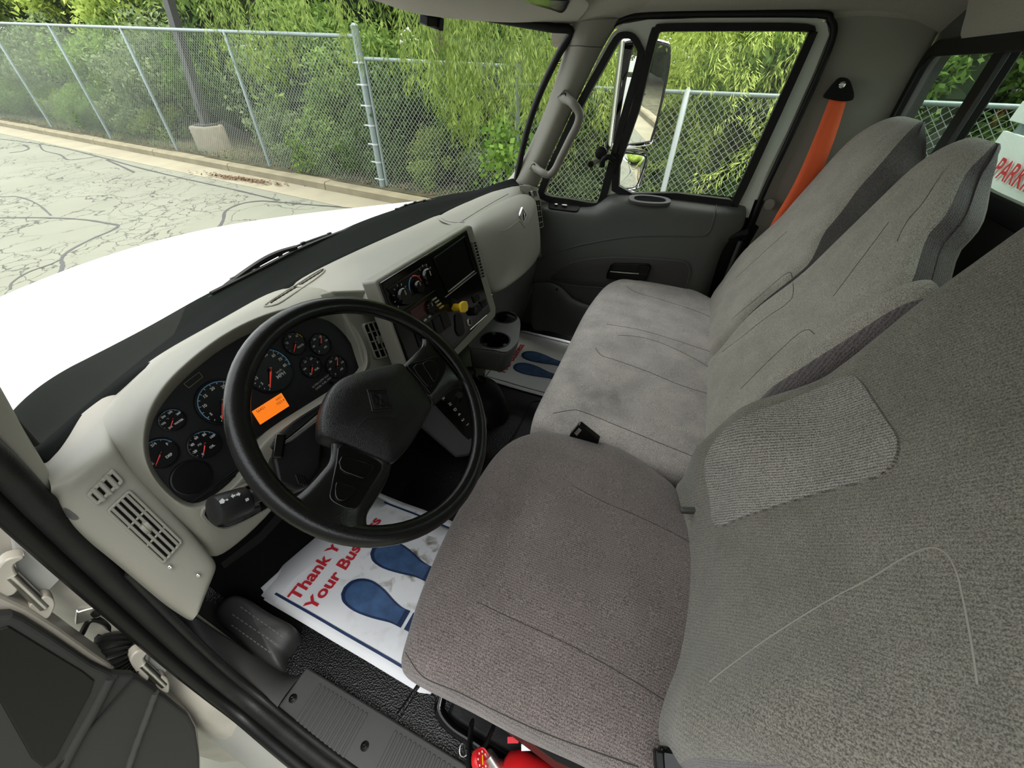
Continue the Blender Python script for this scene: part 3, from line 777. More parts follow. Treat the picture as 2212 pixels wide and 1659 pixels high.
def vent(name, fr, quad, nbar, ncross, mbar, thumb=False, depth=0.02, parent=dash, fw=0.004, d=0.004, rr=0.35, bw=0.0022):
    """Rectangular louvre: quad = four pixel corners; bars run along the first edge."""
    uv = [fr.uv(a, b, d) for a, b in quad]
    A = V((*uv[0], 0)); B = V((*uv[1], 0)); Cc = V((*uv[2], 0)); D = V((*uv[3], 0))
    def bl(s, t): return A.lerp(B, s).lerp(D.lerp(Cc, s), t)
    def q(s, t, w): k = bl(s, t); return fr.p(k.x, k.y, w)
    W = (A - B).length; H = (A - D).length
    so = rrect(0, 0, W, H, rr * min(W, H) * 0.5, 4)
    si = rrect(fw, fw, W - fw, H - fw, max(0.001, rr * min(W, H) * 0.5 - fw), 4)
    lo = [q(a / W, b / H, d + 0.002) for a, b in so]; li = [q(a / W, b / H, d + 0.002) for a, b in si]
    v_ = add(name, ring_mesh(lo, li, fr.ez * -0.012), mbar, parent, bevel=0.0015)
    add('vent_shade', prism_mesh([q(a / W, b / H, d - 0.0012) for a, b in si], fr.ez * -depth), M_SHADE, v_, smooth=False)  # plate just behind the bars; its black paints the slot depth
    for i in range(1, nbar):
        t = i / nbar
        add('louver', tube_mesh([q(fw / W * 0.5, t, d + 0.001), q(0.5, t, d + 0.001), q(1 - fw / W * 0.5, t, d + 0.001)], bw, 6), mbar, v_)
    for i in range(1, ncross):
        s = i / ncross
        add('cross_bar', tube_mesh([q(s, 0.04, d), q(s, 0.96, d)], bw * 0.85, 6), mbar, v_)
    if thumb:
        for k in (0.42, 0.58):
            c = bl(0.5, k)
            ft = Fr(fr.p(c.x, c.y, d - 0.003), (fr.p(B.x, B.y) - fr.p(A.x, A.y)), fr.ez)
            prof = [(0.011 * math.cos(a), 0.011 * math.sin(a) * 0.75) for a in np.linspace(0, PI, 15)]
            add('thumb_wheel', prism_mesh([ft.p(a, b, -0.003) for a, b in prof], ft.ez * 0.006), mbar, v_, bevel=0.001)
    return v_
vent('air_vent', pe, [(228, 1105), (352, 1221), (397, 1170), (280, 1056)], 5, 3, M_DASH, True, fw=0.0045, rr=0.3)
vs = vent('slot_vent', pe, [(185, 1070), (210, 1094), (270, 1040), (243, 1011)], 1, 1, M_DASH, fw=0.005, rr=0.35)
for t in (0.25, 0.5, 0.75):
    a = V((185, 1070)).lerp(V((243, 1011)), t); b = V((210, 1094)).lerp(V((270, 1040)), t)
    add('louver', tube_mesh([pe.px(*a, 0.004), pe.px(*b, 0.004)], 0.0036, 8), M_DASH, vs)
# thumb notch on the outer edge and the two small screws
ac = [on(epb, a, b, 0.0012) for a, b in cat2([(134, 1102), (143, 1097), (165, 1112), (170, 1120), (158, 1122), (140, 1110)], 3)]
if all(ac): add('access_cap', prism_mesh(ac, pe.ez * -0.006), M_DASHDK, dash)
for a, b in ((367, 1224), (428, 1242)):
    add('panel_screw', lathe_mesh(pe, [(0.0034, 0.004), (0.003, 0.0085), (0.0015, 0.009), (0, 0.008)], 10, *pe.uv(a, b, 0.006), caps=False), M_CHROME, dash)

# --- black pad along the windshield base, and the grey top
S0 = [(60, 985, .78), (113, 953, .80), (176, 892, .845), (232, 849, .86), (300, 800, .865), (390, 752, .87), (481, 703, .875), (580, 645, .88), (683, 581, .885), (800, 527, .90), (915, 477, .89), (980, 447, .87), (1039, 423, .82), (1081, 406, .76), (1130, 396, .69)]
S1 = [(20, 915, .93), (60, 868, .955), (98, 836, .98), (150, 803, 1.0), (203, 776, 1.02), (326, 711, 1.06), (456, 637, 1.07), (570, 583, 1.075), (690, 525, 1.08), (800, 475, 1.06), (940, 430, .98), (1000, 419, .92), (1036, 413, .87), (1075, 400, .81), (1110, 388, .75)]
s0 = catmull([P(a, b, y=y) for a, b, y in S0], 3); s1 = catmull([P(a, b, y=y) for a, b, y in S1], 3)
rows = [[p + V((0, -0.02, -0.03)) for p in s0], [p + V((0, 0, -0.004)) for p in s0], [p.lerp(q, 0.12) + V((0, 0, -0.016)) for p, q in zip(s0, s1)], [p.lerp(q, 0.5) + V((0, 0, -0.014)) for p, q in zip(s0, s1)], [q.lerp(p, 0.1) for p, q in zip(s0, s1)], s1]
add('windshield_pad', grid_mesh(rows), M_PAD, dash, sub=1, solid=-0.01)
# centre top
T0 = [P(a, b, y=y) for a, b, y in ((610, 625, .875), (683, 582, .88), (800, 528, .895), (915, 478, .885), (960, 457, .87))]
T1 = [P(a, b, y=y) for a, b, y in ((680, 616, .83), (745, 590, .80), (850, 540, .78), (940, 500, .77), (985, 478, .765))]
T2 = [P(a, b, y=y) for a, b, y in ((706, 640, .765), (775, 612, .715), (860, 563, .69), (950, 510, .69), (1000, 484, .69))]
T3 = [P(a, b, y=y) for a, b, y in ((740, 668, .71), (795, 632, .665), (872, 575, .645), (955, 520, .655), (1008, 488, .66))]
T4 = [P(a, b, y=y) for a, b, y in ((775, 705, .66), (815, 612, .62), (880, 572, .63), (955, 527, .638), (1013, 493, .64))]
T5 = [p + V((0, 0.02, -0.03)) for p in T4]
add('top_pad', grid_mesh([T0, T1, T2, T3, T4, T5]), M_DASH, dash, sub=2)
# oval defroster grille on the top
tb = bvh_of([c for c in dash.children if c.name.startswith('cluster_bezel')][0])
tb2 = bvh_of([c for c in dash.children if c.name.startswith('top_pad')][0])
gq = [(572, 663), (590, 648), (640, 616), (690, 585), (702, 584), (690, 597), (640, 632), (600, 658)]
gp = [on(tb, a, b, 0.0015) or on(tb2, a, b, 0.0015) for a, b in cat2(gq, 3)]
gp = [p for p in gp if p]
if len(gp) > 5:
    add('defroster_rim', tube_mesh(gp, 0.0018, 6, True), M_DASH, dash)
for k in range(13):
    t = k / 12
    a = (586 + 100 * t, 655 - 62 * t); b = (a[0] + 12, a[1] - 9 + 0)
    q = [on(tb, *c, 0.001) or on(tb2, *c, 0.001) for c in (a, ((a[0] + b[0]) / 2, (a[1] + b[1]) / 2), b)]
    if all(q): add('defroster_slot', tube_mesh(q, 0.0016, 5), M_BLACK, dash)

# --- right-hand vent panel beside the gauge cluster (behind the wheel)
rv = Fr(P(825, 735, y=0.635), (0.93, 0.05, -0.30), (0.05, 0.30, 0.95))
rp = [(716, 628), (800, 625), (822, 640), (850, 690), (892, 775), (905, 820), (870, 850), (800, 850), (790, 800), (775, 740)]
add('vent_panel', prism_mesh([rv.px(a, b, 0.0) for a, b in rp], rv.ez * -0.04), M_DASH, dash, bevel=0.006, bseg=3)
vent('air_vent', rv, [(783, 700), (812, 778), (858, 765), (822, 690)], 4, 4, M_DASH, True, fw=0.004, d=0.006, rr=0.3)

# --- centre stack
st = Fr(P(920, 640, y=0.585), (1, 0.03, 0.0), (0.0, 0.26, 0.965))
SQ = [(822, 611), (1009, 496), (1061, 672), (976, 762), (930, 800), (885, 790)]
add('stack_surround', prism_mesh([st.px(a, b, 0.0) for a, b in [(812, 606), (1012, 486), (1020, 487), (1072, 664), (1071, 684), (984, 775), (925, 822), (880, 800)]], st.ez * -0.05), M_DASH, dash, bevel=0.007, bseg=3)
sp = add('stack_panel', prism_mesh([st.px(a, b, 0.006) for a, b in SQ], st.ez * -0.02), M_GLOSS, dash, bevel=0.004, smooth=False)
def sbox(name, quad, h, m, parent, bevel=0.002, w0=0.006):
    return add(name, prism_mesh([st.px(a, b, w0 + h) for a, b in quad], st.ez * -(h + 0.004)), m, parent, smooth=False, bevel=bevel)
# climate control panel with three knobs
cc = sbox('climate_control', [(838, 624), (922, 569), (936, 608), (868, 660)], 0.004, M_BLACK, dash)
def knob(name, c, e, parent, h=0.016, m=M_GLOSS, w0=0.010, line=True):
    u, v = st.uv(*c, w0); eu, ev = st.uv(*e, w0); r = math.hypot(eu - u, ev - v)
    k = add(name, lathe_mesh(st, [(r, w0), (r * 0.96, w0 + h * 0.8), (r * 0.86, w0 + h), (0, w0 + h)], 24, u, v, caps=False), m, parent)
    if line:
        add('pointer', box_mesh((u - r * 0.0, v + r * 0.45, w0 + h + 0.0005), (r * 0.10, r * 0.5, 0.001), st), M_MARK, k)
    return u, v, r
for c, e in (((868, 641), (880, 636)), ((922, 600), (933, 594))):
    u, v, r = knob('control_knob', c, e, cc)
    add('knob_marks', join_mesh([tube_mesh([st.p(u + r * 1.2 * math.cos(a), v + r * 1.2 * math.sin(a), 0.0106), st.p(u + r * 1.42 * math.cos(a), v + r * 1.42 * math.sin(a), 0.0106)], 0.0009, 4) for a in np.linspace(-0.5, PI + 0.5, 9)]), M_MARK, cc)
u, v, r = knob('control_knob', (899, 620), (907, 616), cc)
for m_, a0, a1 in ((M_BLUE, PI * 0.55, PI * 1.05), (M_NEEDLE, PI * 0.05, PI * 0.5)):
    add('temperature_arc', tube_mesh([st.p(u + r * 1.7 * math.cos(a), v + r * 1.7 * math.sin(a), 0.0106) for a in np.linspace(a0, a1, 10)], 0.0016, 4), m_, cc)
# radio
ra = sbox('radio', [(872, 672), (940, 626), (958, 664), (893, 716)], 0.003, M_GLOSS, dash)
add('radio_window', prism_mesh([st.px(a, b, 0.0105) for a, b in [(885, 672), (918, 650), (930, 672), (898, 696)]], st.ez * -0.002), mat('radio_display', (0.05, 0.006, 0.006), 0.15), ra, smooth=False)
knob('radio_knob', (928, 664), (936, 659), ra, 0.012, w0=0.009)
for k in range(6):
    a = (900 + k * 9.4, 703 - k * 7.2)
    add('radio_button', prism_mesh([st.px(a[0] + dx, a[1] + dy, 0.0115) for dx, dy in ((-3, 3), (2, -1), (4, 2), (-1, 6))], st.ez * -0.004), M_MARK if k < 4 else M_BLACK, ra, smooth=False)
for k in range(4):
    a = (937 + k * 5.0, 646 + k * 6.0)
    add('radio_key', prism_mesh([st.px(a[0] + dx, a[1] + dy, 0.0115) for dx, dy in ((-3, 1), (6, -5), (7, -2), (-2, 4))], st.ez * -0.004), M_STEEL, ra, smooth=False)
# switch row below the radio
for k, (a, b) in enumerate(((903, 736), (922, 724), (941, 710), (957, 698))):
    s_ = sbox('rocker_switch', [(a - 6, b - 18), (a + 8, b - 28), (a + 20, b + 4), (a + 5, b + 15)], 0.004, M_BLACK, dash, 0.0015)
    if k in (0, 1): add('switch_mark', text_mesh(('=', 'I')[k], st, 0.008, *st.uv(a + 4, b - 10, 0.012), 0.0105), M_MARK, s_, smooth=False)
# storage bin, trim lines
bn = sbox('storage_bin', [(939, 561), (1002, 516), (1023, 588), (967, 629)], -0.003, M_GLOSS, dash, 0.001, 0.010)
for q in (((939, 556), (1003, 511)), ((966, 632), (1025, 585)), ((962, 642), (1029, 589)), ((1016, 712), (1052, 680))):
    add('trim_line', tube_mesh([st.px(*q[0], 0.009), st.px(*q[1], 0.009)], 0.0012, 6), M_STEEL, dash)
add('bin_rim', join_mesh([tube_mesh([st.px(*p, 0.009) for p in catmull_px] , 0.003, 6, True) for catmull_px in [[(937, 558), (1003, 511), (1027, 588), (967, 633)]]]), M_BLACK, dash)
# air-brake knob: yellow square knob on a stem, with its round collar
ky = Fr(st.px(977, 664, 0.006), st.ex, st.ey)
bk = add('parking_brake_knob', prism_mesh([st.px(a, b, 0.052) for a, b in cat2([(990, 655), (1004, 651), (1006, 671), (993, 675)], 2)], st.ez * 0.009), M_YELLOW, dash, bevel=0.003)
tag(bk, 'square yellow pull knob')
add('knob_stem', tube_mesh([st.px(979, 664, 0.004), st.px(990, 664, 0.03), st.px(997, 663, 0.053)], [0.012, 0.011, 0.009], 14), M_YELLOW, bk)
add('knob_collar', lathe_mesh(st, [(0.017, 0.006), (0.016, 0.011), (0.012, 0.012), (0, 0.012)], 20, *st.uv(979, 657, 0.006), caps=False), M_BLACK, dash)
u, v = st.uv(1003, 688, 0.006); add('power_socket', lathe_mesh(st, [(0.013, 0.006), (0.012, 0.010), (0.009, 0.0105), (0.0085, -0.01), (0, -0.01)], 20, *st.uv(1013, 696, 0.006), caps=False), M_STEEL, dash)
add('switch_knob', lathe_mesh(st, [(0.014, 0.006), (0.013, 0.022), (0.009, 0.025), (0, 0.025)], 20, *st.uv(1020, 673, 0.006), caps=False), M_BLACK, dash)
add('slotted_guide', prism_mesh([st.px(a, b, 0.010) for a, b in cat2([(985, 680), (996, 678), (1002, 700), (1004, 718), (994, 727), (986, 715), (985, 700)], 3)], st.ez * -0.006), M_BLACK, dash, bevel=0.001)
for a, b in ((1030, 648), (1046, 660), (1034, 672)):
    sbox('rocker_switch', [(a - 8, b - 8), (a + 3, b - 16), (a + 8, b - 2), (a - 3, b + 7)], 0.005, M_BLACK, dash, 0.0015)
vent('air_vent', Fr(st.px(1036, 560, 0.004), st.ex, st.ey), [(1021, 522), (1028, 521), (1048, 598), (1041, 603)][::1], 1, 1, M_DASH, fw=0.0025, rr=0.4)
for k in range(11):
    t = (k + 0.6) / 11.5
    a = (1022 + 20 * t, 525 + 76 * t)
    add('vent_fin', tube_mesh([st.px(a[0], a[1], 0.007), st.px(a[0] + 8, a[1] - 3, 0.007)], 0.0018, 5), M_DASH, dash)

# --- glove box door, its lid, the dark lower panel and the right end vents
GB = [(1014, 487, .655), (1030, 545, .615), (1046, 600, .585), (1061, 643, .565), (1095, 626, .535), (1130, 600, .525), (1156, 572, .535), (1166, 552, .555), (1165, 500, .57), (1160, 450, .595), (1152, 412, .625), (1120, 420, .66), (1080, 440, .675), (1040, 465, .675)]
gb = [P(a, b, y=y) for a, b, y in GB]
gc = sum(gb, V()) / len(gb)
nf = V((-0.12, -0.95, 0.28)).normalized()
gc = gc + nf * 0.02
def gflat(p, k, f, lift):
    q = p.lerp(gc, k)
    return q - nf * ((q - gc).dot(nf) * f) + nf * lift
add('glove_box_door', grid_mesh([[p - nf * 0.06 for p in gb], [p - nf * 0.012 for p in gb], [gflat(p, 0.06, 0.05, 0.004) for p in gb], [gflat(p, 0.16, 0.4, 0.010) for p in gb], [gflat(p, 0.34, 0.85, 0.013) for p in gb], [gflat(p, 0.6, 1.0, 0.014) for p in gb], [gflat(p, 0.85, 1.0, 0.014) for p in gb], [gflat(p, 0.999, 1.0, 0.014) for p in gb]], True), M_DASH, dash, sub=2)
gbo = [c for c in dash.children if c.name.startswith('glove_box_door')][0]
gbb = bvh_of(gbo)
# top shelf ahead of the glove box
add('right_top', grid_mesh([[P(a, b, y=y) for a, b, y in r] for r in (
    ((940, 468, .87), (1000, 440, .86), (1039, 424, .82), (1081, 407, .76), (1130, 396, .69), (1158, 398, .66)),
    ((952, 478, .80), (1010, 452, .78), (1052, 434, .75), (1090, 420, .72), (1135, 404, .67), (1160, 406, .645)),
    ((975, 487, .74), (1016, 468, .72), (1056, 447, .705), (1096, 430, .685), (1140, 412, .655), (1162, 415, .635)),
    ((1008, 491, .69), (1024, 480, .685), (1062, 458, .68), (1100, 442, .67), (1145, 425, .645), (1166, 430, .63)))]), M_DASH, dash, sub=2)
seam_pts = [(955, 470), (970, 479), (1000, 481), (1016, 476), (1060, 446), (1098, 424)]
rt = bvh_of([c for c in dash.children if c.name.startswith('right_top')][0])
for f_ in ([(953, 471), (965, 478), (985, 481), (1003, 480)], [(998, 478), (1030, 458), (1065, 437), (1098, 419)]):
    seam('lid_seam', rt, f_, M_DASHDK, dash, 0.0012, lift=0.0003)
# raised diamond emblem and V crease on the door
ge = on(gbb, 1127, 466, 0.004)
fg = Fr(ge, (0.86, -0.42, -0.05), (0.0, 0.25, 0.95))
if fg.ez.y > 0: fg = Fr(ge, (0.9, -0.12, 0.0), (0.0, 0.25, 0.95))
def emblem(fr, s, parent, m1, m2, w=0.004, wide=0.72):
    dm = [(0, s), (s * wide, 0), (0, -s), (-s * wide, 0)]
    e = add('emblem', ring_mesh([fr.p(a, b, -0.004) for a, b in dm], [fr.p(a * 0.8, b * 0.8, -0.004) for a, b in dm], fr.ez * (w + 0.004)), m1, parent, smooth=False, bevel=s * 0.02)
    add('emblem_field', prism_mesh([fr.p(a * 0.82, b * 0.82, w * 0.25) for a, b in dm], fr.ez * -0.004), m2, e, smooth=False)
    for sx_ in (-1, 1):
        add('emblem_mark', prism_mesh([fr.p(a * sx_, b, w * 0.3) for a, b in ((0.03 * s, 0.62 * s), (0.40 * s, 0.06 * s), (0.07 * s, -0.62 * s), (0.16 * s, -0.05 * s))], fr.ez * (w * 0.5)), m1, e, smooth=False)
    return e
emblem(fg, 0.030, gbo, M_STEEL, M_BLACK, 0.006)
seam('door_crease', gbb, [(1082, 500), (1098, 494), (1112, 483), (1122, 478), (1134, 491), (1140, 480), (1150, 460)], M_DASH, gbo, 0.0022, 4)
LD = [[P(a, b, y=y) for a, b, y in r] for r in (
    ((1056, 632, .62), (1094, 612, .60), (1128, 588, .59), (1154, 560, .60), (1172, 540, .61)),
    ((1066, 662, .60), (1098, 648, .59), (1130, 625, .59), (1160, 592, .60), (1172, 565, .61)),
    ((1078, 690, .64), (1110, 680, .64), (1135, 660, .65), (1160, 625, .67), (1172, 590, .69)),
    ((1090, 720, .72), (1120, 708, .74), (1140, 690, .76), (1160, 655, .80), (1172, 610, .85)))]
add('lower_panel', grid_mesh(LD), M_DASHDK, dash, sub=2)
ev = Fr(P(1163, 470, y=0.60), (0.75, -0.62, 0.0), (0.0, 0.28, 0.95))
re_ = [(1148, 402), (1160, 405), (1170, 440), (1178, 500), (1183, 545), (1172, 560), (1166, 552), (1160, 480)]
add('end_panel', prism_mesh([P(a, b, y=0.625 - 0.04 * (b - 402) / 150) for a, b in re_], V((0.0, 0.06, 0))), M_DASH, dash, bevel=0.003)
vq = Fr(P(1163, 470, y=0.585), (0.97, -0.2, 0.0), (0.0, 0.28, 0.95))
vent('air_vent', vq, [(1156, 432), (1166, 431), (1174, 490), (1165, 494)], 5, 2, M_DASH, fw=0.003, bw=0.0012)
vent('slot_vent', vq, [(1149, 412), (1158, 411), (1161, 425), (1153, 426)], 1, 4, M_DASH, fw=0.0025, bw=0.0014)
# underside closing the dash
add('lower_cover', grid_mesh([[V((x, 0.64, z)), V((x, 0.74, z - 0.03)), V((x, 0.95, z - 0.06)), V((x, 1.17, z - 0.06))] for x, z in ((0.09, 0.47), (0.3, 0.50), (0.6, 0.46), (0.9, 0.44), (1.2, 0.46), (1.5, 0.44), (1.86, 0.44))]), M_SHADE, dash, sub=1)
add('lower_cover', grid_mesh([[P(a, b, y=y) for a, b, y in ((477, 1217, .632), (560, 1152, .616), (640, 1062, .59), (700, 980, .58))], [P(a, b, y=y) for a, b, y in ((485, 1228, .68), (565, 1170, .66), (640, 1090, .63), (700, 1000, .62))]]), M_SHADE, dash)
# ================================================================== steering wheel and column
WC = V((0.371, 0.397, 0.724)); WN = V((0.0155, -0.6765, 0.7363)).normalized()
fw_ = Fr(WC, (1, 0, 0.0), WN.cross(V((1, 0, 0))))
fw_ = Fr(WC, V((1, 0, 0)) - WN * WN.x, WN.cross(V((1, 0, 0)) - WN * WN.x))
sw = thing('steering_wheel', 'large black steering wheel with two wide spokes in front of the gauges', 'steering wheel', WC)
RM = 0.2125
prof = []
rows = []
for i in range(72):
    a = 2 * PI * i / 72
    row = []
    for j in range(16):
        b = 2 * PI * j / 16
        rr = 0.0155 * (1 + 0.06 * math.cos(2 * b))
        row.append(fw_.p((RM + rr * math.cos(b)) * math.cos(a), (RM + rr * math.cos(b)) * math.sin(a), rr * math.sin(b) * 0.95))
    rows.append(row)
add('rim', grid_mesh(rows, True, True), mat('rim_black', (0.003, 0.003, 0.003), 0.27, spec=0.35, bump=(420, 0.12)), sw)
def WP(a, b, w=0.0): return fw_.uv(a, b, w)
def wprism(name, pts, w1, w0, m, parent=sw, k=3, bev=0.004, smooth=True, seg=3):
    uv = cat2([WP(a, b, w1) for a, b in pts], k) if k else [WP(a, b, w1) for a, b in pts]
    return add(name, prism_mesh([fw_.p(u, v, w1) for u, v in uv], fw_.ez * (w0 - w1)), m, parent, bevel=bev, bseg=seg, smooth=smooth)
def dome(name, pts, w1, w0, crown, m, parent, k=3, sub=2):
    uv = cat2([WP(a, b, w1) for a, b in pts], k)
    c = V((sum(p[0] for p in uv) / len(uv), sum(p[1] for p in uv) / len(uv), 0))
    def ring(s, w): return [fw_.p(c.x + (u - c.x) * s, c.y + (v - c.y) * s, w) for u, v in uv]
    return add(name, grid_mesh([ring(0.96, w0), ring(1.0, w0 + (w1 - w0) * 0.3), ring(0.985, w1 - 0.005), ring(0.94, w1), ring(0.7, w1 + crown * 0.7), ring(0.35, w1 + crown), ring(0.0005, w1 + crown * 1.05)], True), m, parent, sub=sub)
SPK = mat('spoke_black', (0.003, 0.003, 0.003), 0.25, spec=0.35, bump=(500, 0.12))
def spoke(name, left, right, parent=sw):
    L = catmull([fw_.p(*WP(a, b, w), w) for a, b, w in left], 5); R = catmull([fw_.p(*WP(a, b, w), w) for a, b, w in right], 5)
    rows = []
    for p, q in zip(L, R):
        e = (q - p) * 0.06
        rows.append([p - fw_.ez * 0.016 + e, p - fw_.ez * 0.004 - e * 0.2, p + fw_.ez * 0.006 + e * 0.3, p.lerp(q, 0.2) + fw_.ez * 0.012, p.lerp(q, 0.5) + fw_.ez * 0.013, p.lerp(q, 0.8) + fw_.ez * 0.012, q + fw_.ez * 0.006 - e * 0.3, q - fw_.ez * 0.004 + e * 0.2, q - fw_.ez * 0.016 - e])
    return add(name, grid_mesh(rows, True, False, caps=True), SPK, parent, sub=1)
spoke('spoke', [(712, 930, -.006), (713, 988, -.006), (690, 1022, -.006), (655, 1058, -.004), (622, 1082, .0), (606, 1094, .0)], [(848, 1000, -.006), (838, 1036, -.006), (812, 1082, -.006), (792, 1118, -.004), (800, 1160, .0), (806, 1172, .0)])
spoke('spoke', [(858, 800, -.006), (893, 766, -.006), (912, 745, -.006), (908, 722, -.004), (896, 708, .0), (888, 696, .0)], [(935, 880, -.006), (955, 862, -.006), (983, 838, -.006), (1006, 840, -.004), (1024, 862, .0), (1032, 868, .0)])
hub = dome('hub_pad', [(696, 942), (693, 915), (697, 880), (712, 842), (735, 816), (775, 799), (830, 787), (866, 780), (882, 790), (912, 826), (938, 868), (930, 895), (905, 940), (880, 975), (851, 1001), (820, 994), (760, 968), (720, 952)], 0.010, -0.03, 0.012, M_LEATHER, sw)
hb = bvh_of(hub)
# control pods with two buttons each
def pod(pts, btns):
    p_ = wprism('control_pod', pts, 0.0095, -0.006, M_GLOSS, sw, 3, 0.002)
    for b_ in btns:
        wprism('button', b_, 0.0125, 0.004, M_GLOSS, p_, 2, 0.0018)
pod([(736, 960), (780, 978), (826, 1003), (806, 1044), (778, 1090), (758, 1100), (735, 1094), (713, 1078), (716, 1050), (727, 1000)], [[(738, 985), (770, 993), (808, 1005), (798, 1024), (786, 1034), (760, 1026), (735, 1014)], [(727, 1041), (748, 1046), (770, 1054), (762, 1068), (748, 1080), (732, 1082), (724, 1070)]])
pod([(880, 788), (912, 778), (942, 769), (960, 780), (964, 795), (955, 818), (933, 850), (922, 840), (900, 814)], [[(893, 793), (910, 785), (925, 812), (935, 832), (926, 836), (910, 818)], [(913, 784), (935, 777), (948, 796), (940, 826), (928, 810)]])
# embossed diamond on the pad, and the raised chevron line
def dia(pts, r, name='embossed_mark', closed=True, m=M_LEATHER):
    pp = [on(hb, a, b, 0.0006) for a, b in pts]
    if all(pp): return add(name, tube_mesh(pp if not closed else [pp[0].lerp(pp[1], t) for t in (0, .5)] + [pp[1].lerp(pp[2], t) for t in (0, .5)] + [pp[2].lerp(pp[3], t) for t in (0, .5)] + [pp[3].lerp(pp[0], t) for t in (0, .5)], r, 6, closed), m, hub)
dq = [(794, 843), (835, 843), (846, 886), (804, 888)]
dia(dq, 0.0016); dia([(799, 848), (830, 848), (840, 882), (808, 884)], 0.0009)
hp = [on(hb, a, b, 0.0012) for a, b in dq]
ec = on(hb, 820, 866, 0.0014)
if ec is not None and all(hp):
    fe = Fr(ec, fw_.ex, fw_.ey)
    dR = (hp[1] - hp[3]).length * 0.5
    for sx_ in (-1, 1):
        add('embossed_mark', prism_mesh([fe.p(sx_ * a * dR, b * dR, 0.0012) for a, b in ((0.05, 0.5), (0.36, 0.05), (0.08, -0.5), (0.16, -0.04))], fe.ez * -0.003), M_BLACK, hub, smooth=False)
    add('embossed_name', text_mesh('INTERNATIONAL', fe, dR * 0.13, 0, 0.0, 0.0020, rot=0.7), M_SEAM, hub, smooth=False)
dia([(763, 950), (770, 925), (790, 904), (830, 902), (856, 903)], 0.0011, closed=False)
# ---- column
co_ = thing('steering_column', 'black steering column shroud under the wheel with stalk and shifter', 'steering column', WC - WN * 0.36)
def cp(u, v, s): return WC + fw_.ex * u + fw_.ey * v - WN * s
rows = []
for s, k in ((0.05, 0.75), (0.07, 0.9), (0.10, 1.0), (0.16, 1.02), (0.20, 1.02), (0.24, 0.95), (0.34, 0.9), (0.40, 0.85)):
    rows.append([cp(a * k, b * k, s) for a, b in cat2([(-0.075, -0.05), (-0.08, 0.0), (-0.07, 0.045), (0.0, 0.058), (0.07, 0.045), (0.08, 0.0), (0.07, -0.055), (0.0, -0.07)], 3)])
add('shroud', grid_mesh(rows, True, False, caps=True), M_BLACK, co_, sub=1)
add('shaft', tube_mesh([cp(0, 0, 0.0), cp(0, 0, 0.03), cp(0, 0, 0.08)], 0.045, 20), M_BLACK, co_)
for k in range(6):
    a = (642 + k * 8, 934 - k * 6)
    add('bellows_ridge', tube_mesh(catmull([P(585 + k * 3, 968 - k * 5, y=0.545), P(625 + k * 3, 940 - k * 6, y=0.535), P(688 + k * 2, 888 - k * 3, y=0.52)], 4), 0.0035, 6), M_BLACK, co_)
bx = Fr(P(628, 985, y=0.50), (0.95, 0.1, 0.2), fw_.ey)
add('column_switch_box', prism_mesh([bx.px(a, b) for a, b in [(588, 985), (602, 962), (628, 946), (690, 900), (700, 950), (695, 1010), (668, 1050), (640, 1060), (600, 1045)]], bx.ez * -0.06), M_BLACK, co_, bevel=0.006, bseg=3)
add('tilt_lever', box_mesh((0, 0, 0.008), (0.04, 0.016, 0.02), Fr(bx.px(602, 965), (0.7, 0.3, 0.5), fw_.ey)), M_GLOSS, co_, bevel=0.003)
for k in range(4):
    a = (640 + k * 5, 1033 + k * 1.5)
    add('hazard_ridge', tube_mesh([bx.px(a[0], a[1] - 8, 0.006), bx.px(a[0] + 8, a[1] + 12, 0.006)], 0.003, 6), M_BLACK, co_)
# turn-signal and wiper stalk
t0 = P(618, 1040, y=0.52); t1 = P(565, 1064, y=0.525); t2 = P(535, 1078, y=0.53); t3 = P(462, 1104, y=0.535)
dr = (t3 - t2).normalized()
stp = [t0, t1, t1.lerp(t2, 0.8), t2, t2 + dr * 0.006, t3 - dr * 0.005, t3, t3 + dr * 0.003]
sk = add('turn_signal_stalk', tube_mesh(stp, [0.012, 0.013, 0.014, 0.0205, 0.022, 0.0235, 0.0225, 0.014], 20), mat('stalk_black', (0.009, 0.009, 0.009), 0.42, spec=0.3, bump=(700, 0.15)), co_, auto=50)
skb = bvh_of(sk)
def stick(poly, m, parent, bvh, lift=0.0006):
    pp = [on(bvh, a, b, lift) for a, b in poly]
    if all(pp):
        return add('stalk_symbol', mesh(pp, [tuple(range(len(pp)))]), m, parent, smooth=False)
def arrow(cx_, cy_, s, ang, fat=0.4):
    c, sn = math.cos(ang), math.sin(ang)
    return [(cx_ + (a * c - b * sn) * s, cy_ + (a * sn + b * c) * s) for a, b in ((-1, -fat), (0, -fat), (0, -1), (1, 0), (0, 1), (0, fat), (-1, fat))]
AN = math.radians(-18)
for sgn, dx in ((1, 6), (-1, -6)):
    stick(arrow(509 + dx * math.cos(AN), 1070 + dx * math.sin(AN), 5.0, AN + (0 if sgn > 0 else PI)), M_MARK, sk, skb)
stick(arrow(490, 1080, 3.4, AN), M_MARK, sk, skb)
stick([(473, 1083), (480, 1077), (486, 1081), (484, 1087), (476, 1089)], M_MARK, sk, skb)
stick([(529, 1078), (536, 1075), (538, 1080), (531, 1084)], M_MARK, sk, skb)
# second, thinner lever below it
add('wiper_lever', tube_mesh([P(560, 1096, y=0.56), P(520, 1108, y=0.57), P(484, 1122, y=0.585)], [0.009, 0.010, 0.011], 12), M_BLACK, co_)
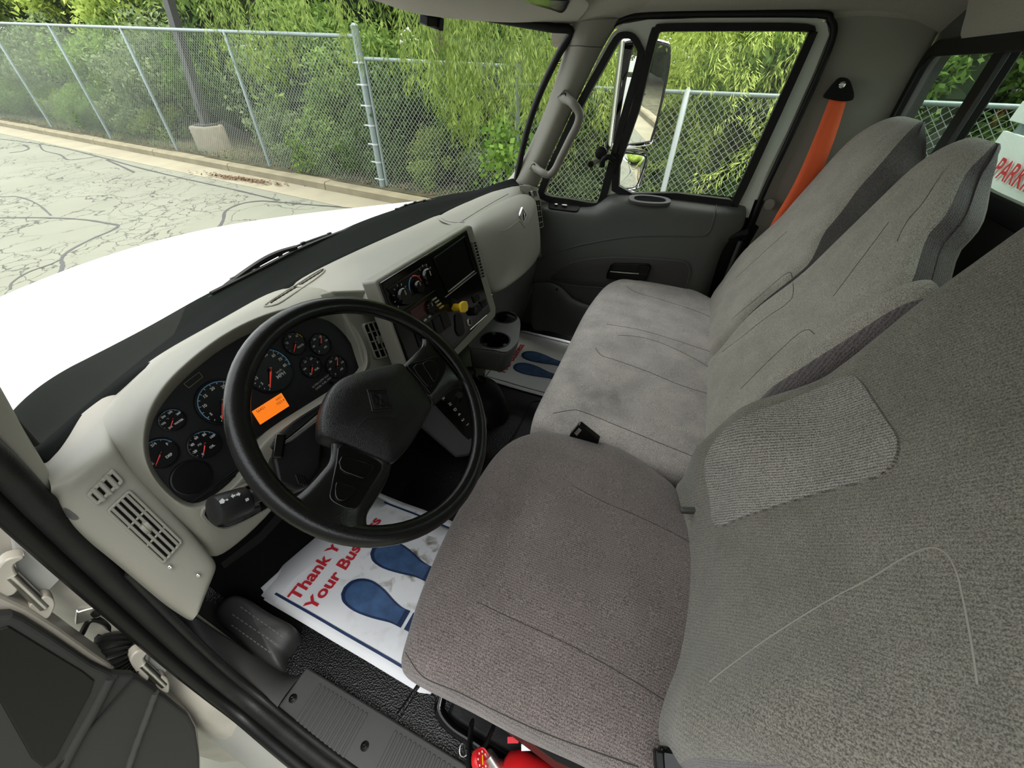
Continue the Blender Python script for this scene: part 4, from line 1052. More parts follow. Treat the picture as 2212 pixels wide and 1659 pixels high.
# gear selector with printed positions
gs = thing('gear_selector', 'dark grey gear selector lettered R N D 4 2 1, right of the wheel', 'gear selector', (0.62, 0.52, 0.0))
gf = Fr(P(985, 890, y=0.50), (0.55, -0.75, 0.0), (0.5, 0.45, 0.55))
if gf.ez.dot(CAMPOS - gf.o) < 0: gf = Fr(gf.o, gf.ex * -1, gf.ey)
top = [(938, 873), (958, 846), (998, 832), (1016, 840), (1048, 905), (1048, 925), (1012, 950), (1000, 940)]
add('selector_housing', prism_mesh([gf.px(a, b) for a, b in [(930, 868), (955, 840), (1000, 826), (1022, 838), (1054, 908), (1040, 960), (1012, 985), (985, 988), (900, 915)]], gf.ez * -0.07), M_SILL, gs, bevel=0.008, bseg=3)
tp = add('selector_plate', prism_mesh([gf.px(a, b, 0.002) for a, b in top], gf.ez * -0.004), M_GLOSS, gs, smooth=False, bevel=0.001)
add('selector_lever', tube_mesh([gf.px(985, 868, 0.0), gf.px(986, 862, 0.02), gf.px(992, 853, 0.045)], [0.007, 0.008, 0.012], 14), M_BLACK, gs)
for s_, (a, b) in zip('RND421', ((958, 861), (972, 873), (983, 885), (992, 895), (1000, 907), (1010, 917))):
    u, v = gf.uv(a, b, 0.003)
    du = V((*gf.uv(1010, 917), 0)) - V((*gf.uv(958, 861), 0))
    add('gear_letter', text_mesh(s_, gf, 0.013, u, v, 0.0026, rot=math.atan2(du.y, du.x) + (0 if True else PI), bold=0.0004), M_MARK, tp, smooth=False)
# shift lever boot and round knob on the floor
lb = thing('floor_lever', 'black round-topped lever in a rubber boot beside the cup holder', 'lever', P(1058, 880, z=0.07))
c0 = P(1058, 895, z=0.07); c1 = P(1048, 845, z=0.20); c2 = P(1035, 825, z=0.27)
add('rubber_boot', tube_mesh(catmull([c0, c0.lerp(c1, 0.5), c1, c2], 5), [0.085, 0.082, 0.08, 0.078, 0.076, 0.074, 0.072, 0.07, 0.066, 0.062, 0.057, 0.052, 0.046, 0.04, 0.034, 0.028], 20), M_RUBBER, lb)
k0 = P(1014, 806, z=0.34)
add('lever_stem', tube_mesh([c2, c2.lerp(k0, 0.5), k0], 0.012, 10), M_BLACK, lb)
kf = Fr(k0, (1, 0, 0), (0, 1, 0))
add('knob', lathe_mesh(kf, [(0.001, -0.025), (0.016, -0.024), (0.024, -0.012), (0.027, 0.0), (0.024, 0.013), (0.014, 0.022), (0.001, 0.025)], 20, caps=False), M_BLACK, lb, sub=1)
# ---- cup holder
ch = thing('cup_holder', 'charcoal plastic double cup holder clipped under the centre stack', 'cup holder', (1.10, 0.55, 0.0))
CZ = 0.43
def CP(a, b, z=CZ): return P(a, b, z=z)
oc = [(1020, 742), (1040, 715), (1066, 668), (1085, 672), (1122, 690), (1127, 715), (1124, 735), (1110, 742), (1098, 768), (1064, 752), (1030, 748)]
outl = catmull([CP(a, b) for a, b in [(1012, 745), (1040, 705), (1063, 668), (1090, 672), (1118, 684), (1124, 700), (1122, 722), (1118, 740), (1095, 760), (1066, 756), (1035, 752)]], 3, True)
ctr = [P(1092, 686, z=CZ), P(1070, 735, z=CZ)]
cen = sum(outl, V()) / len(outl)
bot_ = [cen.lerp(p, 0.70) + V((-0.01, 0.01, -0.105)) for p in outl]
base_ = [cen.lerp(p, 0.84) + V((-0.01, 0.01, -0.092)) for p in outl]
# outer body as an open tray, with a top plate pierced by two cups (boolean-free: ring around each cup)
add('holder_body', grid_mesh([[p.lerp(cen, 0.05) + V((0, 0, -0.012)) for p in outl], outl, [p + V((0, 0, -0.02)) for p in outl], [cen.lerp(p, 0.86) + V((-0.01, 0.01, -0.08)) for p in outl], base_, [p + V((0, 0, -0.012)) for p in base_], bot_], True, False, caps=False), M_DASHDK, ch, sub=1)
def cup(c, r, slot=None):
    fr_c = Fr(c, (1, 0, 0), (0, 1, 0))
    add('cup_ring', lathe_mesh(fr_c, [(r + 0.004, -0.006), (r + 0.002, 0.0025), (r - 0.003, 0.002), (r - 0.004, -0.01), (r - 0.006, -0.09), (r * 0.55, -0.094), (0, -0.094)], 32, caps=False), M_BLACK, ch)
    return fr_c
r1_ = (P(1122, 686, z=CZ) - P(1064, 686, z=CZ)).length * 0.42
r2_ = (P(1106, 735, z=CZ) - P(1036, 735, z=CZ)).length * 0.46
f1 = cup(ctr[0], r1_); f2 = cup(ctr[1], r2_)
# top plate strips between outline and cups
bm = bmesh.new()
n = 48
import mathutils
cuts = []
for c, r in ((ctr[0], r1_), (ctr[1], r2_)):
    cuts.append([(c.x + r * math.cos(2 * PI * i / n), c.y + r * math.sin(2 * PI * i / n)) for i in range(n)])
from mathutils.geometry import tessellate_polygon
pl_ = [[V((p.x, p.y, 0)) for p in outl]] + [[V((a, b, 0)) for a, b in reversed(c)] for c in cuts]
flat = [q for l in pl_ for q in l]
tri = tessellate_polygon(pl_)
add('top_plate', mesh([V((q.x, q.y, CZ + 0.001)) for q in flat], tri), M_DASHDK, ch, smooth=False, solid=0.004)
for a in (0.6, 2.6, 4.4):
    add('cup_finger', box_mesh((r2_ * 0.86 * math.cos(a), r2_ * 0.86 * math.sin(a), -0.008), (0.016, 0.016, 0.02), f2), M_BLACK, ch, bevel=0.003)
# ================================================================== seats
def pillow(name, top, rim_z, crown, bottom_drop, m, parent, k=4, sub=2, bulge=0.02, round_=0.05, frame=None, cfun=None):
    """Upholstered cushion. top: loop of world points (the outline seen from above); frame normal is 'up'."""
    fr = frame or Fr((0, 0, 0), (1, 0, 0), (0, 1, 0))
    loc = []
    for p in catmull(top, k, True):
        q = p - fr.o
        loc.append(V((q.dot(fr.ex), q.dot(fr.ey), q.dot(fr.ez))))
    c = sum(loc, V()) / len(loc)
    wz = sum(q.z for q in loc) / len(loc)
    def ring(d, dz, flat=0.0):
        out = []
        for q in loc:
            v = V((q.x - c.x, q.y - c.y))
            L = v.length
            s = max(0.0, (L - d) / L) if L > 1e-6 else 0
            out.append(fr.p(c.x + v.x * s, c.y + v.y * s, q.z * (1 - flat) + wz * flat + dz))
        return out
    def ring_s(s, dz, flat):
        return [fr.p(c.x + (q.x - c.x) * s, c.y + (q.y - c.y) * s, q.z * (1 - flat) + wz * flat + dz + (cfun((q.x - c.x) * s + c.x, (q.y - c.y) * s + c.y) if cfun else 0)) for q in loc]
    rows = [ring(0.05, -bottom_drop), ring(0.012, -bottom_drop * 0.92), ring(0.0, -bottom_drop * 0.6), ring(-bulge * 0.4, -bottom_drop * 0.3), ring(0.0, 0.0), ring(round_ * 0.25, round_ * 0.34), ring(round_ * 0.7, round_ * 0.58), ring(round_ * 1.4, round_ * 0.66 + crown * 0.2)]
    for s, f in ((0.66, 0.55), (0.42, 0.85), (0.2, 1.0), (0.0005, 1.0)):
        rows.append(ring_s(s, round_ * 0.66 + crown * f, 0.6))
    me = grid_mesh(rows, True)
    return add(name, me, m, parent, sub=sub)
ds = thing('driver_seat', 'grey cloth driver seat nearest the open door, wide cushion and tall backrest', 'seat', (0.40, -0.05, 0.0))
zc = 0.425
DC = [(868, 1428), (880, 1372), (905, 1290), (942, 1198), (988, 1104), (1032, 1036), (1070, 982), (1110, 950), (1160, 935), (1212, 938), (1270, 950), (1330, 966), (1390, 1000), (1450, 1044), (1474, 1080), (1484, 1112), (1520, 1160), (1600, 1260), (1640, 1420), (1640, 1600), (1560, 1760), (1430, 1745), (1290, 1650), (1130, 1578), (1010, 1515), (900, 1462)]
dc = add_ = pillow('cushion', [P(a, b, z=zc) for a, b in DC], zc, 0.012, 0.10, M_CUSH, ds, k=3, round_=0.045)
dcb = bvh_of(dc)
seam('cushion_seam', dcb, [(876, 1410), (915, 1462), (990, 1495), (1080, 1540), (1180, 1585), (1290, 1625), (1380, 1657)], M_SEAM, ds, 0.0013, lift=-0.0004)
for s_ in ([(1235, 1048), (1300, 1082), (1380, 1116), (1470, 1160), (1520, 1190)], [(1030, 1300), (1110, 1338), (1230, 1393), (1330, 1448), (1400, 1490), (1480, 1540)], ):
    seam('cushion_seam', dcb, s_, M_SEAM, ds, 0.0008, lift=-0.0002)
# seat pedestal and rails under the cushion
add('seat_pan', grid_mesh([[p + V((0, 0, dz)) for p in catmull([V((0.17, 0.21, 0.33)), V((0.60, 0.21, 0.33)), V((0.62, -0.3, 0.33)), V((0.16, -0.3, 0.33))], 4, True)] for dz in (0.02, -0.02, -0.05)], True, False, caps=True), M_BLACK, ds)
add('suspension_box', box_mesh((0.40, -0.08, 0.19), (0.34, 0.36, 0.22)), M_RUBBER, ds, bevel=0.02, bseg=3)
rl_ = catmull([P(955, 1500, z=0.10), P(950, 1535, z=0.095), P(975, 1570, z=0.09), P(1020, 1600, z=0.09), P(1110, 1658, z=0.09), V((0.10, -0.30, 0.09))], 5)
add('base_tray', tube_mesh(rl_, 0.012, 8), M_GLOSS, ds)
add('base_plate', prism_mesh([V((0.115, 0.19, 0.085)), V((0.60, 0.19, 0.085)), V((0.60, -0.36, 0.085)), V((0.105, -0.36, 0.085))], V((0, 0, -0.07))), M_RUBBER, ds, bevel=0.012)
for q in ((P(1019, 1560, z=0.17), P(1014, 1612, z=0.10), P(1012, 1665, z=0.06)), (P(1066, 1570, z=0.20), P(1048, 1610, z=0.14), P(1030, 1640, z=0.09))):
    add('seat_strut', tube_mesh(list(q), 0.009, 6, flat=0.5), M_BLACK, ds)
tg = P(1108, 1598, z=0.25)
add('warning_tag', box_mesh((0, 0, 0), (0.02, 0.010, 0.002), Fr(tg, (0.4, -0.9, 0), (0.5, 0.2, 0.4))), M_REDTX, ds)
add('warning_tag', box_mesh((0, 0, 0), (0.02, 0.010, 0.002), Fr(P(1138, 1614, z=0.25), (0.4, -0.9, 0), (0.5, 0.2, 0.4))), M_WHITE, ds)
# backrest of the driver's seat
fbk = Fr((0.42, -0.205, 0.44), (1, 0.0, 0), (0, -0.30, 0.95))
def BK(a, b, w=0.0): return fbk.px(a, b, w)
def lerp_tab(tab, v):
    for i in range(len(tab) - 1):
        if v <= tab[i + 1][0]:
            t = (v - tab[i][0]) / (tab[i + 1][0] - tab[i][0]); t = max(0, min(1, t)); t = t * t * (3 - 2 * t)
            return tab[i][1] + (tab[i + 1][1] - tab[i][1]) * t
    return tab[-1][1]
def backrest(fr, uL, uR, bol, dish, thick, vtop, parent, m_front, m_side, side='L', v0=-0.02, nv=44, top_crown=0.0, side_ws=0.36, edge=0.045):
    """Upholstered seat back as a lofted solid: uL(v), uR(v) half-outline tables, bol(v) side bolster height."""
    secs = []
    for i in range(nv + 1):
        t = i / nv
        v = v0 + (vtop - v0) * (1 - (1 - t) ** 1.35)
        l, r = lerp_tab(uL, v), lerp_tab(uR, v)
        RT = 0.105
        t_ = max(0.0, min(0.999, (v - (vtop - RT)) / RT))
        e = max(0.03, math.sqrt(1 - t_ * t_))
        b = lerp_tab(bol, v); d = lerp_tab(dish, v)
        cx_ = (l + r) / 2; h = (r - l) / 2
        h2 = h * (0.5 + 0.5 * e)
        th = thick * (0.25 + 0.75 * e)
        E_ = edge
        pts = [(-h2 + 0.03, -th), (-h2 + 0.004, -th + 0.012), (-h2, -th * 0.72), (-h2 - 0.004, -th * 0.45), (-h2 + 0.0, -E_ * 0.9 + b * 0.55), (-h2 + E_ * 0.22, -E_ * 0.32 + b * 0.85), (-h2 + E_ * 0.8, b), (-h2 + E_ * 1.8, b * 0.86 + d * 0.2), (-h2 * 0.45, b * 0.25 + d * 0.8), (0, d), (h2 * 0.45, b * 0.25 + d * 0.8), (h2 - E_ * 1.8, b * 0.86 + d * 0.2), (h2 - E_ * 0.8, b), (h2 - E_ * 0.22, -E_ * 0.32 + b * 0.85), (h2, -E_ * 0.9 + b * 0.55), (h2 + 0.004, -th * 0.45), (h2, -th * 0.72), (h2 - 0.004, -th + 0.012), (h2 - 0.03, -th)]
        f = (1 - e)
        pts = [(cx_ + a, (w + thick * 0.5) * (1 - f * 0.9) - thick * 0.5 if f > 0 else w) for a, w in pts]
        sm = catmull([V((a, w, 0)) for a, w in pts], 3)
        secs.append([fr.p(q.x, v, -q.y) for q in sm])
    n = len(secs[0])
    cut = 3 * 5 if m_side else 0
    if side == 'L':
        A = [s[:cut + 1] for s in secs]; B = [s[cut:] for s in secs]
    o = add('backrest', grid_mesh(B), m_front, parent)
    s_ = None
    if cut:
        s_ = add('side_panel', grid_mesh(A), m_side, parent)
    add('back_cover', grid_mesh([[s[0], s[0].lerp(s[-1], 0.5), s[-1]] for s in secs]), M_RIBDK, parent)
    add('top_cover', grid_mesh([secs[-1][:n // 2 + 1], secs[-1][:n // 2 - 1:-1] if n % 2 == 0 else secs[-1][n // 2:][::-1]]), m_front, parent)
    return o, s_, secs
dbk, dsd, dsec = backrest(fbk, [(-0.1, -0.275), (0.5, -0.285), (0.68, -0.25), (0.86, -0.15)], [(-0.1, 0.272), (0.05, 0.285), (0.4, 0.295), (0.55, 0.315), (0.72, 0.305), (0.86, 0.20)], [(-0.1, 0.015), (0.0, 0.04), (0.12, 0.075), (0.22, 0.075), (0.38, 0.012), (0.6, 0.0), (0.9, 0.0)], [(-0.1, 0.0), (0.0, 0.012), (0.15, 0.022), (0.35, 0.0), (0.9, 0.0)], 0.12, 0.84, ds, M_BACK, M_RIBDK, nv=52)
dbb = bvh_of(dbk)
seam('back_piping', dbb, [(1533, 1474), (1560, 1452), (1640, 1393), (1720, 1340), (1800, 1292), (1880, 1250), (1940, 1213), (1985, 1190), (2020, 1184), (2048, 1200), (2068, 1240), (2080, 1290), (2092, 1350), (2104, 1420), (2112, 1480)], M_PIPE, ds, 0.0009, lift=0.0002)
# ribbed bolster wrapping the lower passenger-side corner: a separate panel lying on the back
def patch(name, bvh, loop, m, parent, lift=0.004, nr=5, n_up=4):
    lp = cat2(loop, n_up)
    cx_ = sum(p[0] for p in lp) / len(lp); cy_ = sum(p[1] for p in lp) / len(lp)
    rows = []; ok = True
    for i, s in enumerate([1.0, 0.985, 0.93, 0.8, 0.62, 0.42, 0.2, 0.0005]):
        row = []
        for a, b in lp:
            q = on(bvh, cx_ + (a - cx_) * s, cy_ + (b - cy_) * s, -0.002 if i == 0 else lift)
            if q is None: ok = False
            row.append(q)
        rows.append(row)
    if not ok: return None
    return add(name, grid_mesh(rows, True), m, parent)
for L_ in ([(1522, 1000), (1560, 935), (1620, 895), (1700, 868), (1780, 835), (1835, 812), (1862, 822), (1890, 862), (1918, 905), (1945, 948), (1942, 990), (1918, 1022), (1870, 1042), (1780, 1066), (1690, 1092), (1600, 1122), (1545, 1140), (1534, 1080)], [(1540, 1010), (1575, 950), (1640, 905), (1720, 880), (1800, 845), (1845, 830), (1890, 880), (1935, 950), (1930, 990), (1870, 1035), (1780, 1060), (1690, 1086), (1600, 1115), (1560, 1125), (1545, 1080)]):
    if patch('side_bolster', dbb, L_, M_RIB, ds): break
# folded-up armrest between the two seats
ar = [P(1640, 885, x=0.745), P(1690, 832, x=0.75), P(1780, 772, x=0.755), P(1880, 708, x=0.76), P(1970, 650, x=0.76), P(2030, 626, x=0.76)]
arp = catmull(ar, 5); na = len(arp)
rad = [0.012 + 0.03 * math.sin(PI * min(1, max(0, (i + 1.2) / (na + 1.5)))) ** 0.6 for i in range(na)]
add('armrest', tube_mesh(arp, rad, 16, flat=0.8, up=(1, 0, 0)), M_BBACK, ds, sub=1)
add('armrest_panel', tube_mesh([p + V((-0.022, -0.0, -0.012)) for p in arp], [r * 0.82 for r in rad], 14, flat=0.9, up=(1, 0, 0)), M_RIBDK, ds, sub=1)
add('armrest_welt', tube_mesh([p + V((-0.022 - r * 0.72, 0.004, -0.012 - r * 0.25)) for p, r in zip(arp, rad)], 0.0028, 6), M_RIBDK, ds)

# ---------------------------------------------------------------- two-place bench
bs = thing('bench_seat', 'long grey cloth two-place passenger bench with faint stains, between driver seat and far door', 'seat', (1.22, -0.03, 0.0))
zb_ = 0.40
BC = [V((0.725, 0.20, zb_)), P(1150, 905, z=zb_), P(1190, 822, z=zb_), P(1228, 745, z=zb_), P(1258, 684, z=zb_), P(1282, 648, z=zb_), P(1308, 620, z=zb_), P(1340, 607, z=zb_), P(1385, 603, z=zb_), P(1430, 610, z=zb_), P(1500, 632, z=zb_), P(1560, 664, z=zb_), V((1.66, -0.32, zb_)), V((1.4, -0.34, zb_)), V((1.0, -0.34, zb_)), V((0.74, -0.32, zb_)), V((0.72, -0.2, zb_)), V((0.715, 0.05, zb_))]
def chan(x, y):
    # two slightly dished places and the raised strip between them
    return 0.010 * math.cos((x - 1.20) / 0.52 * PI * 2) * 0.5
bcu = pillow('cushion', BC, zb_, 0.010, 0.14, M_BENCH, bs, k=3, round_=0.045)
bcb = bvh_of(bcu)
for s_ in ([(1352, 618), (1375, 632), (1420, 645), (1490, 667), (1553, 692)], [(1310, 700), (1380, 712), (1450, 732), (1535, 760)], [(1335, 724), (1375, 727), (1420, 738), (1480, 764), (1535, 795)], [(1286, 752), (1300, 768), (1330, 778), (1400, 803), (1470, 832), (1545, 855)], [(1195, 893), (1235, 886), (1260, 890), (1330, 918), (1420, 955), (1500, 987)]):
    seam('cushion_seam', bcb, s_, M_SEAM, bs, 0.0010, lift=-0.0002)
add('bench_base', box_mesh((1.21, -0.06, 0.14), (0.94, 0.34, 0.27)), M_RUBBER, bs, bevel=0.015, bseg=3)
fbb = Fr((1.0, -0.235, 0.42), (1, 0, 0), (0, -0.33, 0.944))
hB = [(-0.1, 0.0), (0.05, 0.02), (0.2, 0.03), (0.4, 0.004), (0.9, 0.0)]
backrest(fbb, [(-0.1, -0.27), (0.36, -0.255), (0.5, -0.15), (0.6, -0.03), (0.70, 0.06), (0.78, 0.10)], [(-0.1, 0.262), (0.5, 0.262), (0.7, 0.262), (0.78, 0.24)], hB, [(-0.1, 0.0), (0.1, 0.03), (0.35, 0.01), (0.9, 0.0)], 0.085, 0.735, bs, M_BBACK, M_RIBDK, nv=40)
b2, s2, _ = backrest(Fr((1.56, -0.235, 0.42), (1, 0, 0), (0, -0.33, 0.944)), [(-0.1, -0.295), (0.38, -0.285), (0.47, -0.19), (0.6, -0.14), (0.78, -0.09)], [(-0.1, 0.17), (0.06, 0.235), (0.2, 0.25), (0.4, 0.255), (0.58, 0.25), (0.78, 0.18)], hB, [(-0.1, 0.0), (0.1, 0.03), (0.35, 0.01), (0.9, 0.0)], 0.115, 0.74, bs, M_BBACK, M_RIBDK, nv=40)
for o_ in [c for c in bs.children if c.name.startswith('backrest')]:
    bb_ = bvh_of(o_)
    for s_ in ([(1580, 690), (1640, 640), (1700, 590), (1712, 605), (1712, 640), (1695, 660)], [(1560, 760), (1600, 730), (1650, 690), (1695, 660)], [(1600, 840), (1660, 780), (1720, 725), (1745, 712), (1760, 722)], [(1590, 600), (1650, 545), (1700, 500)], [(1800, 640), (1860, 560), (1920, 480)]):
        seam('back_seam', bb_, s_, M_SEAM, bs, 0.0009, lift=-0.0002)
# ---------------------------------------------------------------- belts, buckles, extinguisher
sb = thing('seat_belt', 'bright orange seat belt hanging from a black anchor on the pillar behind the far door', 'seat belt', P(1820, 185, x=1.872))
A0 = P(1820, 185, x=1.874)
fa = Fr(A0, (0, -1, 0.0), (0, 0, 1))
if fa.ez.x > 0: fa = Fr(A0, (0, 1, 0), (0, 0, 1))
anc = [P(a, b, x=1.872) for a, b in cat2([(1806, 172), (1818, 167), (1832, 172), (1840, 190), (1843, 205), (1838, 216), (1815, 218), (1790, 214), (1778, 210), (1782, 200)], 3)]
add('anchor', prism_mesh(anc, V((-0.018, 0, 0))), M_BLACK, sb, bevel=0.005, bseg=3)
add('anchor_bolt', lathe_mesh(Fr(P(1819, 183, x=1.852), (0, 1, 0), (0, 0, -1)), [(0.010, -0.004), (0.009, 0.003), (0.005, 0.005), (0.004, 0.002), (0, 0.002)], 16, caps=False), M_CHROME, sb)
lft = [P(1793, 210, x=1.862), P(1762, 290, x=1.858), P(1728, 370, x=1.850), P(1700, 425, x=1.845), P(1668, 480, x=1.84), P(1630, 560, x=1.835)]
rgt = [P(1830, 212, x=1.862), P(1806, 290, x=1.858), P(1775, 370, x=1.850), P(1740, 430, x=1.845), P(1700, 500, x=1.84), P(1665, 575, x=1.835)]
L_ = catmull(lft, 4); R_ = catmull(rgt, 4)
add('webbing', grid_mesh([[l, l.lerp(r, 0.33) + V((-0.001, 0, 0)), l.lerp(r, 0.66) + V((-0.001, 0, 0)), r] for l, r in zip(L_, R_)]), M_BELT, sb, solid=0.002)
bk1 = thing('belt_buckle', 'glossy black seat belt buckle at the door side of the driver seat', 'buckle', P(1450, 1645, z=0.47))
fq = Fr(P(1452, 1650, z=0.475), (0.25, -0.95, 0.05), (0.9, 0.25, 0.25))
add('housing', box_mesh((0.02, 0, 0), (0.075, 0.034, 0.02), fq), M_GLOSS, bk1, bevel=0.006, bseg=3)
add('release_button', box_mesh((-0.018, 0, 0.004), (0.012, 0.026, 0.018), fq), M_BLACK, bk1, bevel=0.003)
bk2 = thing('belt_buckle', 'flat black belt buckle standing between driver cushion and bench', 'buckle', P(1250, 930, z=0.42))
add('housing', prism_mesh([P(a, b, x=0.70) for a, b in ((1226, 952), (1231, 939), (1249, 919), (1255, 921), (1294, 952), (1286, 975))], V((0.018, 0, 0))), M_GLOSS, bk2, bevel=0.003, smooth=False)
add('release_button', prism_mesh([P(a, b, x=0.699) for a, b in ((1240, 936), (1250, 925), (1256, 930), (1246, 942))], V((0.004, 0, 0))), M_STEEL, bk2, bevel=0.001)
rc_ = thing('recline_lever', 'grey metal recline lever between driver cushion and backrest', 'lever', P(1497, 1103, z=0.485))
add('arm', box_mesh((0, 0, 0), (0.05, 0.012, 0.012), Fr(P(1497, 1103, z=0.485), (0.3, -0.95, 0.1), (0, 0, 1))), M_DASHDK, rc_, bevel=0.003)
fx = thing('fire_extinguisher', 'small red fire extinguisher with a round dial lying under the driver seat edge', 'fire extinguisher', P(1110, 1690, z=0.07))
e0 = P(1092, 1668, z=0.12)
add('cylinder', tube_mesh([e0 + V((0.0, 0.012, 0)), e0 + V((0, 0.004, 0)), e0 + V((0.0, -0.02, 0)), e0 + V((0.01, -0.30, 0)), e0 + V((0.01, -0.32, 0))], [0.012, 0.032, 0.045, 0.045, 0.03], 24), M_RED, fx)
g0 = P(1041, 1642, z=0.165)
fgq = Fr(g0, (0.8, 0.45, -0.1), (-0.2, 0.6, 0.7))
if fgq.ez.dot(CAMPOS - g0) < 0: fgq = Fr(g0, fgq.ex * -1, fgq.ey)
gd = add('pressure_dial', lathe_mesh(fgq, [(0.019, -0.01), (0.020, 0.0), (0.018, 0.003), (0.0165, 0.001), (0, 0.001)], 24, caps=False), M_RED, fx)
add('dial_mark', join_mesh([prism_mesh([fgq.p(0.012 * math.cos(a) + x, 0.012 * math.sin(a) + y, 0.0012) for x, y in ((-0.0015, -0.0015), (0.0015, -0.0015), (0.0015, 0.0015), (-0.0015, 0.0015))], fgq.ez * 0.0006) for a in np.linspace(0, 2 * PI, 9)[:-1]]), M_WHITE, gd)
add('dial_needle', box_mesh((0, 0, 0.002), (0.014, 0.002, 0.001), fgq), M_YELLOW, gd)
add('valve', tube_mesh([g0 + V((0.012, -0.006, -0.006)), g0.lerp(e0, 0.55), e0 + V((0, 0.0, 0))], [0.011, 0.014, 0.018], 12), M_STEEL, fx)
hk = thing('wire_ring', 'small steel key ring on the vinyl beside the seat base', 'ring', P(1004, 1616, z=0.04))
fh_ = Fr(P(1004, 1616, z=0.04), (1, 0, 0), (0, 1, 0.2))
add('ring', tube_mesh([fh_.p(0.014 * math.cos(a), 0.010 * math.sin(a), 0) for a in np.linspace(0, 2 * PI, 21)[:-1]], 0.0018, 6, True), M_STEEL, hk)
# ================================================================== paper floor mats
def paper_mat(name, corners, zf, label, tr, rows_txt, soles, soil=False, border=0.022, wave=0.004, group=None, tsz=0.045, bord_w=0.006, border_m=None, r=0.03):
    """Printed paper mat lying on the floor; corners: 4 world points (front-left, front-right, rear-right, rear-left)."""
    t = thing(name, label, 'floor mat', sum(corners, V()) / 4)
    A, B, Cc, D = corners
    W = (B - A).length; H = (A - D).length
    fr = Fr(D, (Cc - D), (A - D))
    def zz(q):
        return zf(q.x, q.y) + 0.007 + wave * math.sin(q.x * 23 + q.y * 11) * math.sin(q.y * 17)
    def bl(s, t_): return D.lerp(Cc, s).lerp(A.lerp(B, s), t_)
    def at(s, t_, lift=0.0):
        q = bl(s, t_); q.z = zz(q) + lift; return q
    n = 24
    # rounded-corner sheet
    rows = []
    for j in range(n + 1):
        tt = j / n; row = []
        ins = 0.0
        dd = min(tt, 1 - tt) * H
        if dd < r: ins = (r - math.sqrt(max(0, r * r - (r - dd) ** 2))) / W
        for i in range(n + 1):
            row.append(at(ins + (1 - 2 * ins) * i / n, tt))
        rows.append(row)
    add('sheet', grid_mesh(rows), M_PAPERS if soil else M_PAPER, t, solid=0.0008)
    def strip(pts, w, nm, m):
        q = [at(a, b, 0.0024) for a, b in pts]
        L = []; k = len(q)
        for i in range(k):
            tan = (q[min(i + 1, k - 1)] - q[max(i - 1, 0)]).normalized()
            s = V((-tan.y, tan.x, 0)) * (w / 2)
            L.append([q[i] - s, q[i] + s])
        return add(nm, grid_mesh(L), m, t, smooth=False)
    b0, b1 = border / W, border / H
    def seg(a, b, k=14): return [(a[0] + (b[0] - a[0]) * i / k, a[1] + (b[1] - a[1]) * i / k) for i in range(k + 1)]
    cn = [(b0, b1), (1 - b0, b1), (1 - b0, 1 - b1), (b0, 1 - b1)]
    for i in range(4):
        strip(seg(cn[i], cn[(i + 1) % 4]), bord_w, 'printed_border', border_m or M_NAVY)
    def axy(x, y, lift):
        q = V((x, y, 0)); q.z = zz(q) + lift; return q
    for body, x0_, y0_, size, m in rows_txt:
        me = text_mesh(body, Fr((0, 0, 0), (1, 0, 0), (0, 1, 0)), size, 0, 0, 0, align='LEFT', bold=size * 0.028)
        for v in me.vertices:
            v.co = axy(x0_ + v.co.x, y0_ + v.co.y, 0.0030)
        add('printed_words', me, m, t, smooth=False)
    for cs, ct, sc in soles:
        sole = [(0, 1.0), (0.055, 0.985), (0.10, 0.93), (0.12, 0.84), (0.105, 0.72), (0.07, 0.60), (0.055, 0.52), (0.058, 0.46), (-0.058, 0.46), (-0.06, 0.55), (-0.085, 0.68), (-0.10, 0.82), (-0.085, 0.93), (-0.045, 0.985)]
        heel = [(-0.057, 0.435), (0.057, 0.435), (0.058, 0.28), (0.05, 0.2), (0, 0.17), (-0.05, 0.2), (-0.058, 0.28)]
        for pts, nm in ((cat2(sole[:8], 3, False) + cat2(sole[8:], 3, False), 'printed_sole'), (heel, 'printed_heel')):
            loop = [axy(cs + a * sc, ct + (b - 0.5) * sc, 0.0022) for a, b in pts]
            c = sum(loop, V()) / len(loop)
            def rings(l, ss, lift): return [[axy(*(p.lerp(c, k)).xy, lift) for p in l] for k in ss]
            add(nm, grid_mesh(rings(loop, (0, .25, .5, .75, .999), 0.0022), True), M_NAVY, t, smooth=False)
            if nm == 'printed_sole':
                inn = [p.lerp(c, 0.13) for p in loop]
                add('sole_tint', grid_mesh(rings(inn, (0, .25, .5, .75, .999), 0.0028), True), M_NAVYL, t, smooth=False)
    return t
